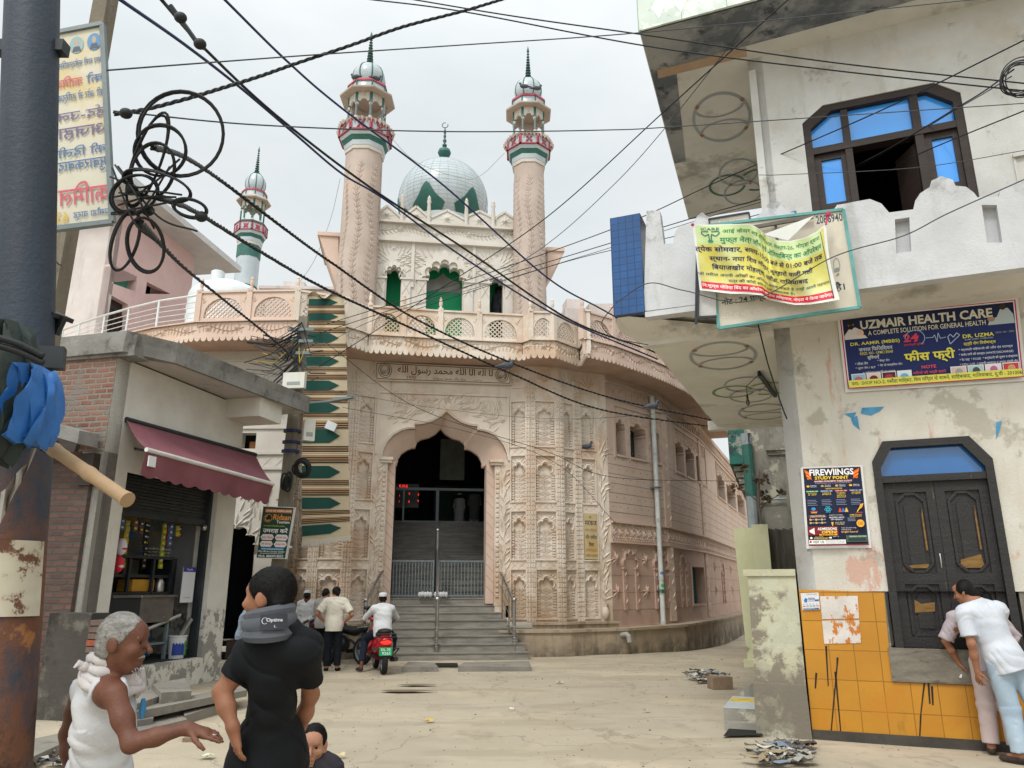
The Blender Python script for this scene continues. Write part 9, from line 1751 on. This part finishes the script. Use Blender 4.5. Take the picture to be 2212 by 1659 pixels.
# ------------------------------------------------------------------ pigeons
pg = mat('pigeon_grey', '4a4f58', '3a3f48', 30, .7); pgn = thing('pigeon', 'grey pigeon on the left minaret red band, left side', 'pigeon', (0, 0, 0), 'pigeons')
B = Body(.012, .04); B.ell((0, 0, .1), (.065, .13, .07)).cone((0, .09, .14), (0, .12, .2), .04, .03).ell((0, .13, .22), (.03, .035, .03)).cone((0, -.1, .09), (0, -.24, .06), .04, .02).cone((0, .16, .215), (0, .185, .21), .008, .004, .005); B.obj('body', pg, pgn)
mb = MB().m(mat('pigeon_leg', '8a4a44')); [mb.tube([(e, .01, 0), (e, .01, .06)], .008, 4) for e in (-.025, .025)]; mb.obj('leg', pgn)
for k, (u, v, Y, rz, lb) in enumerate(((767, 172, 20.0, 1.2, 0), (813, 175, 20.0, -1.0, 'grey pigeon on the left minaret red band, right side'), (1132, 192, 21.2, 1.5, 'grey pigeon on the right minaret red band, left side'), (1160, 196, 21.2, -1.4, 'grey pigeon on the right minaret red band, right side'), (1410, 886, 0, -1.5, 'grey pigeon perched on the twisted cable by the drainpipe'), (1268, 972, -1, -1.5, 'grey pigeon on the ledge of the tower niche'), (1095, 800, 0, -1.2, 'small pigeon perched on the cable over the tower'))):
    p = atY(u, v, Y) if Y > 0 else (atD(u, v, 13.6) if u > 1300 else atD(u, v, 11.6) if Y == 0 else tf.pt(u, v, .05))
    if k == 0: pgn.location = p; pgn.rotation_euler = (0, 0, rz)
    else: dup(pgn, p, rz, lb, .75 if Y == 0 else None)
# ------------------------------------------------------------------ litter
R = random.Random(31); lc = ['8f8d86', '6f7a86', '34353a', '8f8064', '4a4038', 'b5b2a8', '57524a']
def heap(label, u0, u1, v0, v1, n, nm='rubbish_heap'):
    mb = MB(); o = atZ((u0 + u1) / 2, v1, 0); lay = gz(o.x, o.y)
    for k in range(n):
        t = R.random(); u = u0 + (u1 - u0) * (.5 + .5 * (R.random() + R.random() - 1)); v = v0 + (v1 - v0) * R.random(); p = atZ(u, v, .02) + Z3 * R.random() * .04; s_ = R.uniform(.03, .11); mb.m(mat('litter_' + lc[k % 7], lc[k % 7], None, 4, .8)); a = R.random() * 6; c_, q_ = cos(a) * s_, sin(a) * s_
        mb.grid([[p + V3((c_ * (i - 1) - q_ * .5 * (j - 1), q_ * (i - 1) + c_ * .5 * (j - 1), .03 * R.random() + .02 * ((i + j) % 2))) for i in range(4)] for j in range(3)], False)
        if k % 3 == 0: mb.m(mat('litter_twig', '4f4436')).tube([p, p + V3((R.uniform(-.2, .2), R.uniform(-.2, .2), .05 * R.random()))], .006, 4)
    tag(mb.obj(nm), label, 'rubbish')
heap('heap of rags, paper and leaves near the brick at the alley mouth', 1475, 1575, 1452, 1475, 60); heap('flat scatter of rags and twigs on the road before the ochre tiles', 1622, 1760, 1612, 1655, 70); heap('crumpled wrappers and plastic at the foot of the steel pole', 20, 150, 1610, 1655, 40)
def brick(label, u, v, sx_, sy_, sz_, rz, m_=None):
    p = atZ(u, v, 0); mb = MB().m(m_ or mat('dusty_loose_brick', '8f7a66', '7a6655', 5, .95, .5, 30)); mb.abox((p.x, p.y, gz(p.x, p.y)), sx_, sy_, sz_, rz); tag(mb.obj('loose_brick'), label, 'brick')
brick('dusty block lying beside the rubbish heap at the alley mouth', 1556, 1488, .36, .25, .2, .15); brick('pale brick lying on the road behind the old man’s hand'.replace('’', "'"), 408, 1604, .13, .07, .05, .1)
for u, v, s_, c_, lb in ((342, 1560, .07, 'b9c4d4', 'crumpled blue and white wrapper below the stone ledge'), (447, 1640, .08, 'c9cfae', 'pale green wrapper on the road between the two men and the camera'), (927, 1562, .06, 'c9a83a', 'yellow wrapper on the open road below the steps'), (735, 1638, .06, 'c9b88a', 'small tan wrapper on the road right of the boy'), (880, 1495, .3, '6f5f4c', 'dark damp patch on the road in front of the steps, lower'), (905, 1482, .25, '77674f', 'dark damp patch on the road in front of the steps, upper'), (1398, 1540, .05, 'a8a296', 'grey scrap on the bare road near the middle right'), (1210, 1478, .08, 'b5a98c', 'leaf coloured scrap on the road before the tower plinth'), (1105, 1536, .04, 'd0cdc4', 'tiny white scrap in the middle of the road')):
    p = atZ(u, v, 0); h_ = 0 if s_ > .2 else .02; mb = MB().m(mat('litter_' + c_, c_, None, 4, .8)); rr = [R.uniform(.7, 1.2) for _ in range(10)]; b_ = gz(p.x, p.y) + .026
    if h_: mb.grid([[V3((p.x + s_ * (i - 1.5) * .5 * R.uniform(.8, 1.2), p.y + s_ * (j - 1) * .7, b_ + .03 * R.random())) for i in range(4)] for j in range(3)], False)
    else: mb.add([V3((p.x + s_ * 1.4 * rr[k] * cos(k * .628), p.y + s_ * .5 * rr[k] * sin(k * .628), b_)) for k in range(10)], [tuple(range(10))])
    tag(mb.obj('litter' if h_ else 'damp_patch'), lb, 'litter' if h_ else 'stain')
